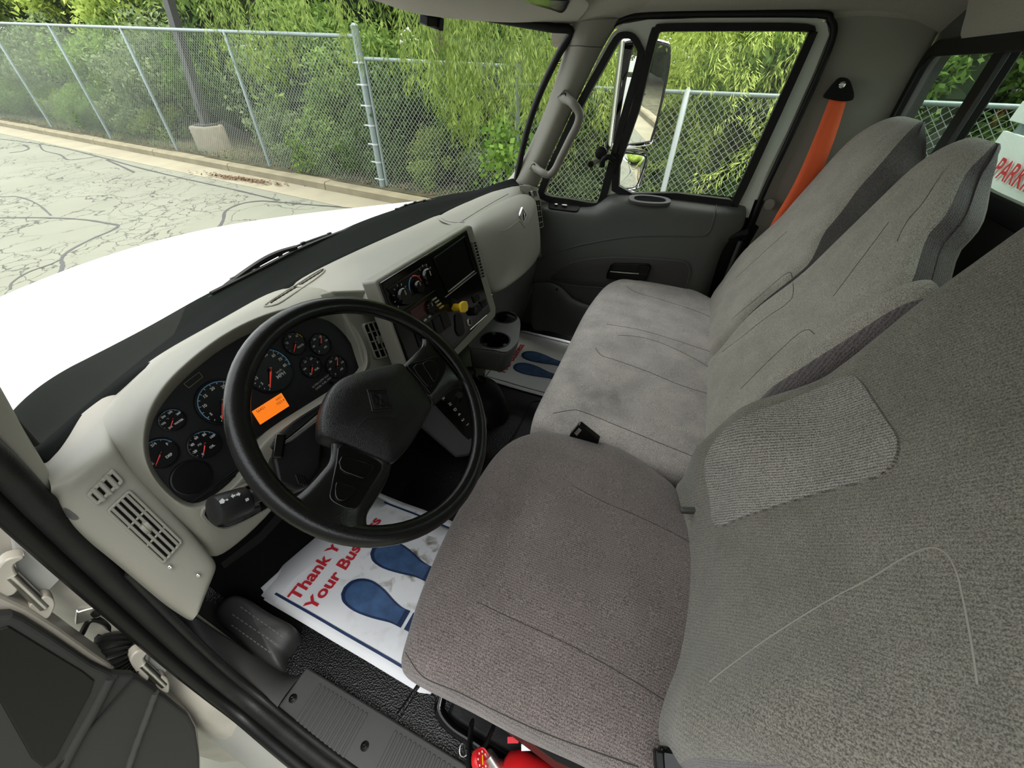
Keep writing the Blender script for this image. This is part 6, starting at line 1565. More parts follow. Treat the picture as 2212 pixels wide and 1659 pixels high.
# ================================================================== outside
def s_of(x, y): return x - 0.107 * (y - 5.87)
def x_at(s, y): return s + 0.107 * (y - 5.87)
def road_z(s): return max(-1.06, -0.74 - 0.06 * (6.03 - s))
YS = [-26 + i * 1.0 for i in range(84)]
def asphalt():
    m = bpy.data.materials.new('cracked_asphalt'); m.use_nodes = True
    nt = m.node_tree; b = nt.nodes['Principled BSDF']; N = nt.nodes.new; L = nt.links
    b.inputs['Roughness'].default_value = 0.9; b.inputs['Specular IOR Level'].default_value = 0.2
    tc = N('ShaderNodeTexCoord')
    nz = N('ShaderNodeTexNoise'); nz.inputs['Scale'].default_value = 1.6; nz.inputs['Detail'].default_value = 6; L.new(tc.outputs['Object'], nz.inputs['Vector'])
    sc = N('ShaderNodeVectorMath'); sc.operation = 'MULTIPLY_ADD'; sc.inputs[1].default_value = (0.9, 0.9, 0.9)
    L.new(nz.outputs['Color'], sc.inputs[0]); L.new(tc.outputs['Object'], sc.inputs[2])
    last = None
    for scale, w, mlo, mhi, seed in ((1.1, 0.010, 0.47, 0.55, 0.0), (3.4, 0.024, 0.46, 0.54, 3.7)):
        v = N('ShaderNodeTexVoronoi'); v.feature = 'DISTANCE_TO_EDGE'; v.inputs['Scale'].default_value = scale; L.new(sc.outputs[0], v.inputs['Vector'])
        r = N('ShaderNodeMapRange'); r.inputs[1].default_value = w * 0.4; r.inputs[2].default_value = w * 1.6; r.inputs[3].default_value = 1; r.inputs[4].default_value = 0; L.new(v.outputs[0], r.inputs[0])
        mk = N('ShaderNodeTexNoise'); mk.inputs['Scale'].default_value = 0.45; mk.inputs['Detail'].default_value = 3
        of = N('ShaderNodeVectorMath'); of.inputs[1].default_value = (seed, seed, 0); L.new(tc.outputs['Object'], of.inputs[0]); L.new(of.outputs[0], mk.inputs['Vector'])
        r2 = N('ShaderNodeMapRange'); r2.inputs[1].default_value = mlo; r2.inputs[2].default_value = mhi; L.new(mk.outputs[0], r2.inputs[0])
        mu = N('ShaderNodeMath'); mu.operation = 'MULTIPLY'; L.new(r.outputs[0], mu.inputs[0]); L.new(r2.outputs[0], mu.inputs[1])
        if last is None: last = mu.outputs[0]
        else:
            mxm = N('ShaderNodeMath'); mxm.operation = 'MAXIMUM'; L.new(last, mxm.inputs[0]); L.new(mu.outputs[0], mxm.inputs[1]); last = mxm.outputs[0]
    g1 = N('ShaderNodeTexNoise'); g1.inputs['Scale'].default_value = 0.8; g1.inputs['Detail'].default_value = 8; L.new(tc.outputs['Object'], g1.inputs['Vector'])
    cr = N('ShaderNodeMix'); cr.data_type = 'RGBA'; cr.inputs[6].default_value = (*ASPH_A, 1); cr.inputs[7].default_value = (*ASPH_B, 1); L.new(g1.outputs[0], cr.inputs[0])
    mx = N('ShaderNodeMix'); mx.data_type = 'RGBA'; mx.inputs[7].default_value = (0.025, 0.026, 0.025, 1); L.new(cr.outputs[2], mx.inputs[6])
    mf = N('ShaderNodeMath'); mf.operation = 'MULTIPLY'; mf.inputs[1].default_value = 0.8; L.new(last, mf.inputs[0]); L.new(mf.outputs[0], mx.inputs[0])
    L.new(mx.outputs[2], b.inputs['Base Color'])
    return m
ASPH_A, ASPH_B = (0.135, 0.138, 0.112), (0.185, 0.19, 0.155)
M_ROAD = asphalt()
M_CONC = mat('curb_concrete', (0.20, 0.176, 0.115), 0.9, noise=(2.5, 0.2), bump=(60, 0.3))
M_GUT = mat('gutter_concrete', (0.215, 0.195, 0.14), 0.9, noise=(1.5, 0.12), bump=(60, 0.3))
M_PCONC = mat('pole_concrete', (0.20, 0.18, 0.14), 0.9, noise=(8, 0.15), bump=(50, 0.3))
M_SOIL = mat('soil', (0.055, 0.052, 0.026), 0.95, noise=(6, 0.5), bump=(20, 0.6))
M_GALV = mat('galvanised', (0.22, 0.27, 0.27), 0.45, metal=0.35, noise=(20, 0.1))
M_GALVB = mat('galvanised_bright', (0.50, 0.54, 0.56), 0.4, metal=0.2)
M_WIRE = mat('fence_wire', (0.27, 0.30, 0.27), 0.5, metal=0.1)
M_POLE = mat('dark_pole', (0.045, 0.045, 0.045), 0.6)
SS = [-16, -10, -6, -3, -1, 0.2, 0.7, 1, 2, 3, 4, 5.5]
rd = add('road', grid_mesh([[V((x_at(s, y), y, road_z(s))) for s in SS] for y in YS]), M_ROAD)
tag(rd, 'pale cracked asphalt road outside the windshield', None, None, 'structure')
gt = add('gutter', grid_mesh([[V((x_at(s, y), y, road_z(s) + 0.004)) for s in (5.48, 5.65, 5.85, 6.05)] for y in YS]), M_GUT)
tag(gt, 'pale yellowish concrete gutter along the curb', None, None, 'structure')
cb = struct('curb', label='yellowish concrete curb along the fence foot')
yy = -24.0
while yy < 56:
    y0_, y1_ = yy + 0.012, yy + 3.04 - 0.012
    add('curb_stone', grid_mesh([[V((x_at(6.02, y), y, -0.80)), V((x_at(6.02, y), y, -0.63)), V((x_at(6.05, y), y, -0.60)), V((x_at(6.24, y), y, -0.595)), V((x_at(6.26, y), y, -0.80))] for y in (y0_, (y0_ + y1_) / 2, y1_)], caps=True), M_CONC, cb, smooth=False)
    yy += 3.04
def verge_z(s, y): return -0.60 + 0.05 * max(0, s - 6) + 0.03 * math.sin(y * 2.1 + s * 3) * math.sin(y * 0.7)
vg = add('verge', grid_mesh([[V((x_at(s, y), y, verge_z(s, y) if s > 6.19 else -0.85)) for s in (6.18, 6.2, 6.3, 6.45, 6.6, 7.2, 8, 9, 11, 14, 20, 32)] for y in YS]), M_SOIL)
tag(vg, 'brown leaf-strewn soil strip behind the curb', None, None, 'structure')
# tar-sealed cracks laid on the asphalt
M_TAR = mat('tar_seal', (0.035, 0.035, 0.035), 0.7)
def on_road(a, b):
    z = -0.95
    for _ in range(6):
        q = P(a, b, z=z); z = road_z(s_of(q.x, q.y)) + 0.004
    return P(a, b, z=z)
tars = struct('crack_seals', label='dark tar-sealed cracks wandering over the road')
for pts, w in (([(-10, 652), (40, 632), (92, 612), (122, 600), (135, 575), (133, 558), (152, 540), (200, 515), (240, 498), (255, 487), (232, 482), (180, 474), (100, 470), (0, 470), (-30, 470)], 0.05),
               ([(800, 452), (740, 447), (670, 442), (600, 436), (560, 434), (520, 440), (488, 455), (482, 475), (470, 492), (440, 502), (360, 525)], 0.055),
               ([(0, 300), (50, 306), (130, 318), (220, 340), (300, 362), (400, 386), (500, 408), (600, 432)], 0.05),
               ([(50, 312), (62, 320), (50, 326), (20, 330)], 0.05), ([(85, 312), (95, 325), (130, 334), (150, 345), (210, 338)], 0.04), ([(230, 345), (260, 358), (290, 372)], 0.05),
               ([(0, 425), (40, 425), (80, 440), (110, 465)], 0.03), ([(135, 558), (110, 570), (60, 588), (26, 610), (22, 625)], 0.03), ([(92, 612), (105, 624), (140, 615), (220, 582)], 0.03)):
    q = catmull([on_road(a, b) for a, b in pts], 5)
    L_ = []
    for i in range(len(q)):
        t = (q[min(i + 1, len(q) - 1)] - q[max(i - 1, 0)]).normalized()
        s_ = V((-t.y, t.x, 0)) * w * (0.35 + 0.25 * random.random())
        L_.append([q[i] - s_, q[i] + s_])
    add('crack_seal', grid_mesh(L_), M_TAR, tars, smooth=False)
# ---------------------------------------------------------------- fences
def fx_(y): return x_at(6.27, y) + 0.05
def on_fence(a, b):
    d = ray(a, b); n = V((1, -0.107, 0)); p0 = V((fx_(0), 0, 0))
    return CAMPOS + d * ((p0 - CAMPOS).dot(n) / d.dot(n))
def wires(y0, y1, ztop, zbot=-0.58, r=0.0032, pitch=0.078):
    vs, fs = [], []
    h = 1.0
    c0 = -60.0
    for sg in (1, -1):
        lo = min(sg * y0, sg * y1); hi = max(sg * y0, sg * y1)
        c = math.floor((zbot - hi - 1) / pitch) * pitch
        cmax = max(ztop(y0), ztop(y1)) - lo + 1
        while c < cmax:
            # z = sg*y + c
            ya, yb = y0, y1
            pts = []
            k = 24
            t0 = None; t1 = None
            for i in range(k + 1):
                pass
            # clip against bottom and top (top almost level)
            zt_ = (ztop(y0) + ztop(y1)) / 2
            ylo = (zbot - c) / sg; yhi = (zt_ - c) / sg
            a, b = min(ylo, yhi), max(ylo, yhi)
            a, b = max(a, y0), min(b, y1)
            if b - a > 0.02:
                for y in (a, b):
                    z = sg * y + c
                    x = fx_(y) + 0.004 * sg
                    for j in range(3):
                        an = 2 * PI * j / 3
                        vs.append((x + r * math.cos(an), y - sg * r * 0.7 * math.sin(an), z + r * 0.7 * math.sin(an)))
                n = len(vs) - 6
                fs += [(n, n + 1, n + 4, n + 3), (n + 1, n + 2, n + 5, n + 4), (n + 2, n, n + 3, n + 5)]
            c += pitch
    me = bpy.data.meshes.new('m'); me.from_pydata(vs, [], fs); me.update()
    return me
posts_px = [(41, 160), (171, 173), (321, 190), (537, 222)]
py_ = sorted([on_fence(a, b).y for a, b in posts_px])
gate_y = on_fence(799, 243).y
ztop = lambda y: 1.47 + max(0, (y - gate_y)) * 0.025
fn = thing('chain_link_fence', 'tall galvanised chain link fence running along the curb ahead of the truck', 'fence', (fx_(12), 12, -0.6))
far_y = [py_[-1] + 4.0 * k for k in range(1, 6)]
allp = [gate_y] + py_ + far_y
for i, y in enumerate(allp):
    rr = 0.058 if i == 0 else 0.033
    z1_ = ztop(y) + (0.12 if i == 0 else 0.0)
    p_ = add('post', tube_mesh([V((fx_(y), y, -0.65)), V((fx_(y), y, 0.4)), V((fx_(y), y, z1_)), V((fx_(y), y, z1_ + 0.03))], [rr, rr, rr, rr * 0.4], 12), M_GALV, fn)
    if i == 0:
        for k in range(7):
            zz = -0.45 + k * 0.27
            add('tie_band', lathe_mesh(Fr((fx_(y), y, zz), (1, 0, 0), (0, 1, 0)), [(0.064, -0.012), (0.064, 0.012)], 14, caps=False), M_GALVB, p_)
            add('tie_arm', box_mesh((fx_(y) - 0.03, y + 0.075, zz), (0.02, 0.11, 0.018)), M_GALVB, p_)
for a, b in zip(allp[:-1], allp[1:]):
    add('top_rail', tube_mesh([V((fx_(a), a, ztop(a))), V((fx_((a + b) / 2), (a + b) / 2, ztop((a + b) / 2))), V((fx_(b), b, ztop(b)))], 0.027, 8), M_GALV, fn)
    o_ = add('chain_mesh', wires(a, b, ztop, r=0.0023 if a > 7 else 0.0028), M_WIRE, fn, smooth=False); o_['kind'] = 'stuff'
fg_ = thing('fence_gate', 'lower chain link fence bay with a grey top rail right of the thick post', 'fence', (fx_(3.7), 3.7, -0.6))
zg = lambda y: 1.20
ga, gb_ = gate_y - 0.10, gate_y - 2.75
add('top_rail', tube_mesh([V((fx_(ga), ga, 1.215)), V((fx_(4.2), (ga + gb_) / 2, 1.19)), V((fx_(gb_), gb_, 1.165))], 0.026, 8), M_GALV, fg_)
add('post', tube_mesh([V((fx_(gb_), gb_, -0.65)), V((fx_(gb_), gb_, 0.3)), V((fx_(gb_), gb_, 1.2))], 0.033, 10), M_GALV, fg_)
add('gate_stile', tube_mesh([V((fx_(ga), ga, -0.55)), V((fx_(ga), ga, 0.3)), V((fx_(ga), ga, 1.2))], 0.022, 8), M_GALV, fg_)
o_ = add('chain_mesh', wires(gb_, ga, zg), M_WIRE, fg_, smooth=False); o_['kind'] = 'stuff'
fs_ = thing('chain_link_fence', 'chain link fence with one bright post seen through the passenger door window', 'fence', (fx_(0), 0, -0.6))
zr = lambda y: 0.985
pr_y = on_fence(1460, 300).y
sp_ = [gb_, pr_y, pr_y - 3.2, pr_y - 6.4]
for i, y in enumerate(sp_[1:]):
    add('post', tube_mesh([V((fx_(y), y, -0.65)), V((fx_(y), y, 0.2)), V((fx_(y), y, 1.0)), V((fx_(y), y, 1.03))], [0.034, 0.034, 0.034, 0.012], 12), M_GALVB, fs_)
for a, b in zip(sp_[1:], sp_[:-1]):
    add('top_rail', tube_mesh([V((fx_(a), a, 0.985)), V((fx_((a + b) / 2), (a + b) / 2, 0.985)), V((fx_(b), b, 0.985))], 0.021, 8), M_GALV, fs_)
    o_ = add('chain_mesh', wires(a, b, zr), M_WIRE, fs_, smooth=False); o_['kind'] = 'stuff'
# ---------------------------------------------------------------- light pole on its concrete foot
lp_ = thing('light_pole', 'dark square light pole on a round concrete foot behind the fence', 'lamp post', P(474, 342, x=7.35))
c0 = P(474, 342, x=7.35); zt_ = P(449, 272, x=7.35).z
add('concrete_foot', lathe_mesh(Fr((c0.x, c0.y, 0), (1, 0, 0), (0, 1, 0)), [(0.36, -0.75), (0.36, zt_ - 0.03), (0.34, zt_), (0.0, zt_)], 28, caps=False), M_PCONC, lp_, auto=40)
b0 = V((c0.x, c0.y, zt_)); t_ = P(370, 20, x=7.35); t_ = b0 + (t_ - b0) * 3.2
t_.y = b0.y + (t_.y - b0.y) * 1.0
fr_p = 0.075
add('pole', prism_mesh([b0 + V((a, b, 0)) for a, b in ((-fr_p, -fr_p), (fr_p, -fr_p), (fr_p, fr_p), (-fr_p, fr_p))], t_ - b0), M_POLE, lp_, smooth=False)
add('base_plate', box_mesh((b0.x, b0.y, zt_ + 0.02), (0.36, 0.36, 0.04)), M_POLE, lp_, bevel=0.005)
add('hand_hole_cover', box_mesh((b0.x - 0.08, b0.y - 0.05, zt_ + 0.35), (0.02, 0.10, 0.2)), M_POLE, lp_)
# ---------------------------------------------------------------- leaves
def leaf_mat(name, ca, cb, trans=0.4, scale=3.0):
    m = bpy.data.materials.new(name); m.use_nodes = True
    nt = m.node_tree; b = nt.nodes['Principled BSDF']; N = nt.nodes.new; L = nt.links
    b.inputs['Roughness'].default_value = 0.6; b.inputs['Specular IOR Level'].default_value = 0.25
    at = N('ShaderNodeAttribute'); at.attribute_name = 'tone'
    mx = N('ShaderNodeMix'); mx.data_type = 'RGBA'; mx.inputs[6].default_value = (*ca, 1); mx.inputs[7].default_value = (*cb, 1)
    L.new(at.outputs['Fac'], mx.inputs[0]); L.new(mx.outputs[2], b.inputs['Base Color'])
    t = N('ShaderNodeBsdfTranslucent'); L.new(mx.outputs[2], t.inputs['Color'])
    ms = N('ShaderNodeMixShader'); ms.inputs[0].default_value = trans
    o = nt.nodes['Material Output']
    L.new(b.outputs[0], ms.inputs[1]); L.new(t.outputs[0], ms.inputs[2]); L.new(ms.outputs[0], o.inputs['Surface'])
    return m
def leaves_mesh(cen, axis, up, ln, wd, tone, mt):
    """One folded four-point leaf per row of cen; axis = unit long direction, up = unit normal-ish."""
    n = len(cen)
    side = np.cross(axis, up); side /= np.linalg.norm(side, axis=1, keepdims=True) + 1e-9
    ln = ln[:, None]; wd = wd[:, None]
    v = np.empty((n, 4, 3), np.float32)
    v[:, 0] = cen - axis * ln * 0.5
    v[:, 1] = cen + side * wd * 0.5 - axis * ln * 0.05
    v[:, 2] = cen + axis * ln * 0.5
    v[:, 3] = cen - side * wd * 0.5 - axis * ln * 0.05
    me = bpy.data.meshes.new('leaves')
    me.vertices.add(n * 4); me.vertices.foreach_set('co', v.ravel())
    me.loops.add(n * 4); me.loops.foreach_set('vertex_index', np.arange(n * 4, dtype=np.int32))
    me.polygons.add(n); me.polygons.foreach_set('loop_start', np.arange(0, n * 4, 4, dtype=np.int32))
    try: me.polygons.foreach_set('loop_total', np.full(n, 4, np.int32))
    except Exception: pass
    me.update(calc_edges=True); me.validate()
    a = me.attributes.new('tone', 'FLOAT', 'FACE'); a.data.foreach_set('value', tone.astype(np.float32))
    me.materials.append(mt)
    return me
def unit(a): return a / (np.linalg.norm(a, axis=1, keepdims=True) + 1e-9)
def bush_mesh(n, rx, ry, rz, ln, wd, mt, clump=60, droop=0.3, seed=1):
    """Leafy crown: leaves gathered in clumps over a lumpy ellipsoid shell."""
    g = np.random.default_rng(seed)
    d = unit(g.normal(size=(clump, 3))); d[:, 2] = np.abs(d[:, 2]) * 1.1 - 0.25
    cc = d * np.array([rx, ry, rz]) * (0.55 + 0.42 * g.random((clump, 1)))
    cr = 0.22 * (rx + ry + rz) / 3 * (0.7 + 0.8 * g.random(clump))
    k = g.integers(0, clump, n)
    off = unit(g.normal(size=(n, 3))) * (g.random((n, 1)) ** 0.45)
    cen = cc[k] + off * cr[k][:, None]
    ax = unit(g.normal(size=(n, 3)) + np.array([0, 0, -droop]) + off * 0.5)
    up = unit(g.normal(size=(n, 3)) + np.array([0, 0, 1.2]))
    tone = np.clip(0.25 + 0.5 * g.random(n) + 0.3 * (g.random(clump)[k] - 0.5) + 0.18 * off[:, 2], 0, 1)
    return leaves_mesh(cen, ax, up, ln * (0.7 + 0.6 * g.random(n)), wd * (0.7 + 0.6 * g.random(n)), tone, mt)
def strand_mesh(n, length, ln, wd, mt, seed, spread=0.05, sway=0.12):
    g = np.random.default_rng(seed)
    t = np.sort(g.random(n)) ** 0.9
    ph = g.random() * 6
    cx_ = sway * np.sin(t * 2.2 + ph) * t; cy_ = sway * np.cos(t * 1.7 + ph) * t
    side = unit(g.normal(size=(n, 3)) * np.array([1, 1, 0.2]))
    cen = np.stack([cx_, cy_, -t * length], 1) + side * spread * (0.4 + g.random((n, 1)))
    ax = unit(side * 0.55 + np.array([0, 0, -1.0]) + g.normal(size=(n, 3)) * 0.15)
    up = unit(g.normal(size=(n, 3)))
    return leaves_mesh(cen, ax, up, ln * (0.7 + 0.6 * g.random(n)), wd * (0.7 + 0.6 * g.random(n)), np.clip(0.2 + 0.8 * g.random(n) * (0.6 + 0.4 * t), 0, 1), mt)
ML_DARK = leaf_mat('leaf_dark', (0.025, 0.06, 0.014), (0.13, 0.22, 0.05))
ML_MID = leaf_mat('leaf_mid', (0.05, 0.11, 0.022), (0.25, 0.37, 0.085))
ML_YEL = leaf_mat('leaf_yellow', (0.20, 0.29, 0.04), (0.60, 0.70, 0.19), 0.5)
ML_WIL = leaf_mat('leaf_willow', (0.075, 0.135, 0.025), (0.36, 0.46, 0.12), 0.5)
ML_OLIVE = leaf_mat('leaf_olive', (0.06, 0.10, 0.04), (0.25, 0.32, 0.15))
ML_IVY = leaf_mat('leaf_ivy', (0.06, 0.14, 0.02), (0.22, 0.36, 0.06))
M_CORE = mat('core_shade_green', (0.022, 0.038, 0.014), 0.95, noise=(5, 0.5))  # solid dark filler in each crown: blocks sky gaps, shade in its colour
M_BARK = mat('bark', (0.10, 0.08, 0.06), 0.9, noise=(8, 0.4), bump=(20, 0.8))
core_me = None
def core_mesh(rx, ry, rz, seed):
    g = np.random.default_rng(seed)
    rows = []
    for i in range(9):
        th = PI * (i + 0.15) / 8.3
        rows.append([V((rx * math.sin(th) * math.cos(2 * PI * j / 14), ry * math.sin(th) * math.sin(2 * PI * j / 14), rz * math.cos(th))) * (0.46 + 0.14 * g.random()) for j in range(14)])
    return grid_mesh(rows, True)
def place(me, name, parent, loc, rot=(0, 0, 0), sc=1.0, kind=None):
    o = bpy.data.objects.new(name, me)
    link(o, parent); o.location = V(loc) - base_of(parent); o.rotation_euler = rot; o.scale = (sc, sc, sc) if isinstance(sc, (int, float)) else sc
    if kind: o['kind'] = kind
    return o
B_M = [bush_mesh(11000, 1.5, 1.7, 1.5, 0.115, 0.05, m_, 60, 0.4, 10 + i) for i, m_ in enumerate((ML_MID, ML_OLIVE, ML_DARK, ML_YEL, ML_WIL))]
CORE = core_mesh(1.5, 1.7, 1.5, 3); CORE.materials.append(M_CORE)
def bush(y, s, z, sc, k, label, cat='bush', name='leafy_bush', group='bushes behind the fence', trunk=True):
    x = x_at(s, y)
    t = thing(name, label, cat, (x, y, verge_z(s, y)), group)
    rz = random.random() * 6
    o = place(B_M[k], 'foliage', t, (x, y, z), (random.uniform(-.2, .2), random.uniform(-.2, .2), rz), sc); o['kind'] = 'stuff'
    place(CORE, 'dark_core', t, (x, y, z), (0, 0, rz), sc)
    if trunk:
        zb__ = verge_z(s, y) - 0.05
        add('stem', tube_mesh([V((x, y, zb__)), V((x + 0.05, y, (zb__ + z) / 2)), V((x, y, z))], [0.07 * sc, 0.06 * sc, 0.03 * sc], 8), M_BARK, t)
HUE = ['mid green leafy', 'grey-green olive', 'dark green dense', 'yellow-green', 'light green feathery']
ORDX = 0
ORD = ['leftmost', 'second', 'third', 'fourth', 'fifth', 'sixth', 'seventh', 'eighth', 'ninth', 'tenth', 'eleventh', 'twelfth', 'thirteenth', 'fourteenth', 'fifteenth', 'sixteenth', 'seventeenth', 'eighteenth', 'nineteenth', 'twentieth'] + ['twenty-' + w for w in ('first', 'second', 'third', 'fourth', 'fifth', 'sixth', 'seventh', 'eighth', 'ninth')] + ['thirtieth', 'thirty-first', 'thirty-second']
rs = random.Random(5)
ROWS = []
y = -2.5
while y < 30:                       # low shrubs at the hedge foot
    k = rs.choice([0, 1, 0, 4, 2])
    if 8.6 < y < 12.6:
        y += 1.35; continue
    ROWS.append(('shrub', y, 7.15 + rs.random() * 0.35, -0.33 + rs.random() * 0.1, 0.46 + rs.random() * 0.2, k)); y += 1.35
y = -4.0
while y < 32:                       # bushes behind the fence
    k = rs.choice([0, 1, 2, 0, 1]) if y > 6 else rs.choice([2, 0, 2, 2])
    if -4.5 < y < 2.6: k = rs.choice([3, 0, 3, 4])
    if 2.6 <= y < 6: k = rs.choice([2, 0, 2])
    ROWS.append(('bush', y, 8.2 + rs.random() * 0.7, 0.35 + rs.random() * 0.3, 0.95 + rs.random() * 0.25, k)); y += 1.75 if y < 12 else 2.2
y = -4.5
while y < 36:                       # trees rising behind them
    k = rs.choice([3, 3, 4, 0]) if y > 6 else rs.choice([2, 0, 4])
    if -5 < y < 2.6: k = 3
    ROWS.append(('tree', y, 10.2 + rs.random() * 1.0, 2.6 + rs.random() * 0.5, 1.5 + rs.random() * 0.35, k)); y += 2.5
for y in (-3.6, -2.2, -0.9):
    ROWS.append(('bush', y, 7.7, 1.0, 0.8, 0))
ROWS = [r for r in ROWS if r[1] < {'shrub': 25.2, 'bush': 28.5, 'tree': 29.5}[r[0]]]
NAMES = {'shrub': ('low_shrub', 'low shrub behind the fence foot'), 'bush': ('leafy_bush', 'bush behind the chain link fence'), 'tree': ('leafy_tree', 'tree rising behind the fence bushes')}
for c_ in ('shrub', 'bush', 'tree'):
    row = sorted([r for r in ROWS if r[0] == c_], key=lambda r: -r[1])
    for i, (c_, y, s_, z, sc, k) in enumerate(row):
        lab = '%s %s, %s from left in its row' % (HUE[k], NAMES[c_][1], ORD[i]) if 0 < i < len(row) - 1 else '%s %s, %s of its row' % (HUE[k], NAMES[c_][1], 'leftmost' if i == 0 else 'rightmost')
        bush(y, s_, z, sc, k, lab, c_, NAMES[c_][0], NAMES[c_][1] + 's', c_ != 'shrub')
for y, s_, z, sc, k, lab in ((4.5, 13.0, 4.2, 2.2, 4, 'light green feathery tall tree deep behind the lower fence bay'), (0.5, 13.0, 4.2, 2.2, 3, 'yellow-green tall tree deep behind the passenger window willow')):
    bush(y, s_, z, sc, k, lab, 'tree', 'tall_tree', None)
for y in (-6.2, -8.6):
    bush(y, 7.0, 0.0, 0.75, 3, 'yellow-green verge shrub %s, behind the truck, reflected in the side mirror' % ('nearer the cab' if y > -7 else 'farther from the cab'), 'shrub', 'verge_shrub', 'verge shrubs behind the truck', False)
for y, s_, z, sc, k in ((-17, 8.4, 1.0, 1.8, 3), (-21, 6.6, 1.5, 2.2, 0), (-22, 10.0, 2.6, 2.4, 4)):
    bush(y, s_, z, sc, k, '%s tree far behind the truck, in the side mirror' % HUE[k], 'tree', 'far_tree', 'trees far behind the truck')
# ---------------------------------------------------------------- weeping willow over the fence
S_M = [strand_mesh(170, 2.6, 0.085, 0.014, ML_WIL, 40 + i) for i in range(5)]
S_Y = [strand_mesh(170, 1.3, 0.066, 0.0095, ML_YEL, 60 + i, 0.07, 0.5) for i in range(4)]
wt = thing('weeping_willow', 'weeping willow with long light green strands hanging over the fence', 'tree', (x_at(7.6, 4.6), 4.6, -0.55))
def strand(px, pyb, xd, sc=1.0, meshes=S_M, parent=wt, L=2.6, tilt=0.07):
    q = P(px, pyb, x=xd)
    place(random.choice(meshes), 'leafy_strand', parent, (q.x, q.y, q.z + L * sc), (random.uniform(-tilt, tilt), random.uniform(-tilt, tilt), random.random() * 6.28), sc)
def clump(x0, x1, yb0, yb1, n, xd0, xd1, sc0=0.9, sc1=1.15):
    for _ in range(n):
        t = rs.random()
        strand(x0 + (x1 - x0) * t + rs.uniform(-8, 8), yb0 + (yb1 - yb0) * t + rs.uniform(-45, 25), rs.uniform(xd0, xd1), rs.uniform(sc0, sc1))
clump(485, 560, 150, 200, 14, 6.0, 7.0)
clump(560, 660, 190, 120, 14, 6.0, 7.0)
clump(640, 760, 90, 70, 12, 5.6, 6.6)
clump(760, 800, 190, 170, 6, 5.8, 6.4)
clump(780, 900, 60, 50, 12, 5.6, 6.6)
clump(895, 960, 190, 250, 20, 4.6, 5.6)
clump(940, 1010, 240, 330, 20, 4.6, 5.6)
clump(1000, 1060, 290, 320, 20, 4.6, 5.6)
clump(1060, 1130, 300, 220, 20, 4.6, 5.8)
clump(1110, 1200, 260, 330, 26, 4.6, 6.0)
clump(1180, 1260, 300, 200, 16, 4.8, 6.0)
for a, b, c in ((V((7.7, 4.4, -0.6)), V((7.4, 4.4, 2.0)), V((6.9, 4.3, 4.0))),):
    add('trunk', tube_mesh(catmull([a, b, c], 5), [0.2, 0.19, 0.18, 0.17, 0.16, 0.15, 0.14, 0.13, 0.12, 0.1, 0.08], 12), M_BARK, wt)
for e in (V((5.2, 2.4, 4.2)), V((5.6, 4.0, 4.5)), V((6.2, 7.0, 4.4)), V((5.0, 1.4, 3.9)), V((6.6, 9.0, 4.2))):
    add('branch', tube_mesh(catmull([V((7.2, 4.4, 3.0)), V((6.9, 4.3, 3.9)).lerp(e, 0.4) + V((0, 0, 0.4)), e], 5), [0.08, 0.075, 0.07, 0.065, 0.06, 0.055, 0.05, 0.045, 0.04, 0.03, 0.02], 8), M_BARK, wt)
yw = thing('yellow_willow', 'sunlit yellow-green willow with wispy leaves beyond the passenger door window', 'tree', (x_at(7.9, -0.6), -0.6, -0.55))
for _ in range(295):
    px_, pyb = rs.uniform(1240, 1800), rs.uniform(60, 250)
    if rs.random() < 0.25: pyb = rs.uniform(200, 420)
    q = P(px_, pyb, x=rs.uniform(6.0, 7.4))
    place(rs.choice(S_Y), 'leafy_strand', yw, (q.x, q.y, q.z + 0.9), (rs.uniform(-0.9, 0.9), rs.uniform(-0.9, 0.9), rs.random() * 6.28), rs.uniform(0.8, 1.3))
add('trunk', tube_mesh(catmull([V((x_at(7.9, -0.6), -0.6, -0.6)), V((x_at(7.8, -0.5), -0.5, 1.2)), V((x_at(7.4, -0.2), -0.2, 3.4))], 5), 0.11, 10), M_BARK, yw)
# broad-leaved vine on the fence
iv = thing('ivy_clump', 'bright green broad-leaved vine hanging low at the windshield pillar', 'vine', P(1090, 400, x=4.9))
g_ = np.random.default_rng(8)
pts = np.array([list(P(1090 + g_.normal() * 26, 325 + g_.normal() * 34, x=4.9 + g_.normal() * 0.12)) for _ in range(420)])
ctr_ = np.array(list(base_of(iv)))
me = leaves_mesh((pts - ctr_).astype(np.float32), unit(g_.normal(size=(420, 3)) + np.array([0, 0, -0.8])), unit(g_.normal(size=(420, 3)) + np.array([-1.5, -0.4, 0.4])), np.full(420, 0.07) * (0.6 + 0.7 * g_.random(420)), np.full(420, 0.058), g_.random(420), ML_IVY)
o_ = place(me, 'leaf_mass', iv, base_of(iv)); o_['kind'] = 'stuff'
# low grass and fallen leaves along the fence foot
n = 2200
yy_ = g_.uniform(-6, 24, n); ss_ = 6.3 + np.abs(g_.normal(size=n)) * 0.35
cen = np.stack([ss_ + 0.107 * (yy_ - 5.87), yy_, np.full(n, -0.54)], 1)
me = leaves_mesh(cen.astype(np.float32), unit(g_.normal(size=(n, 3)) * 0.4 + np.array([0, 0, 1.0])), unit(g_.normal(size=(n, 3))), 0.10 + 0.12 * g_.random(n), np.full(n, 0.012), g_.random(n), ML_OLIVE)
gr = bpy.data.objects.new('verge_grass', me); link(gr); tag(gr, 'thin dry grass at the foot of the fence', 'grass', None, 'stuff')
ML_LIT = leaf_mat('leaf_litter', (0.09, 0.045, 0.025), (0.20, 0.12, 0.07), 0.1)
n = 420
c_ = on_road(520, 388)
cen = np.stack([c_.x + g_.normal(size=n) * 0.06, c_.y + g_.normal(size=n) * 0.55, np.full(n, c_.z + 0.02) + 0.01 * g_.random(n)], 1)
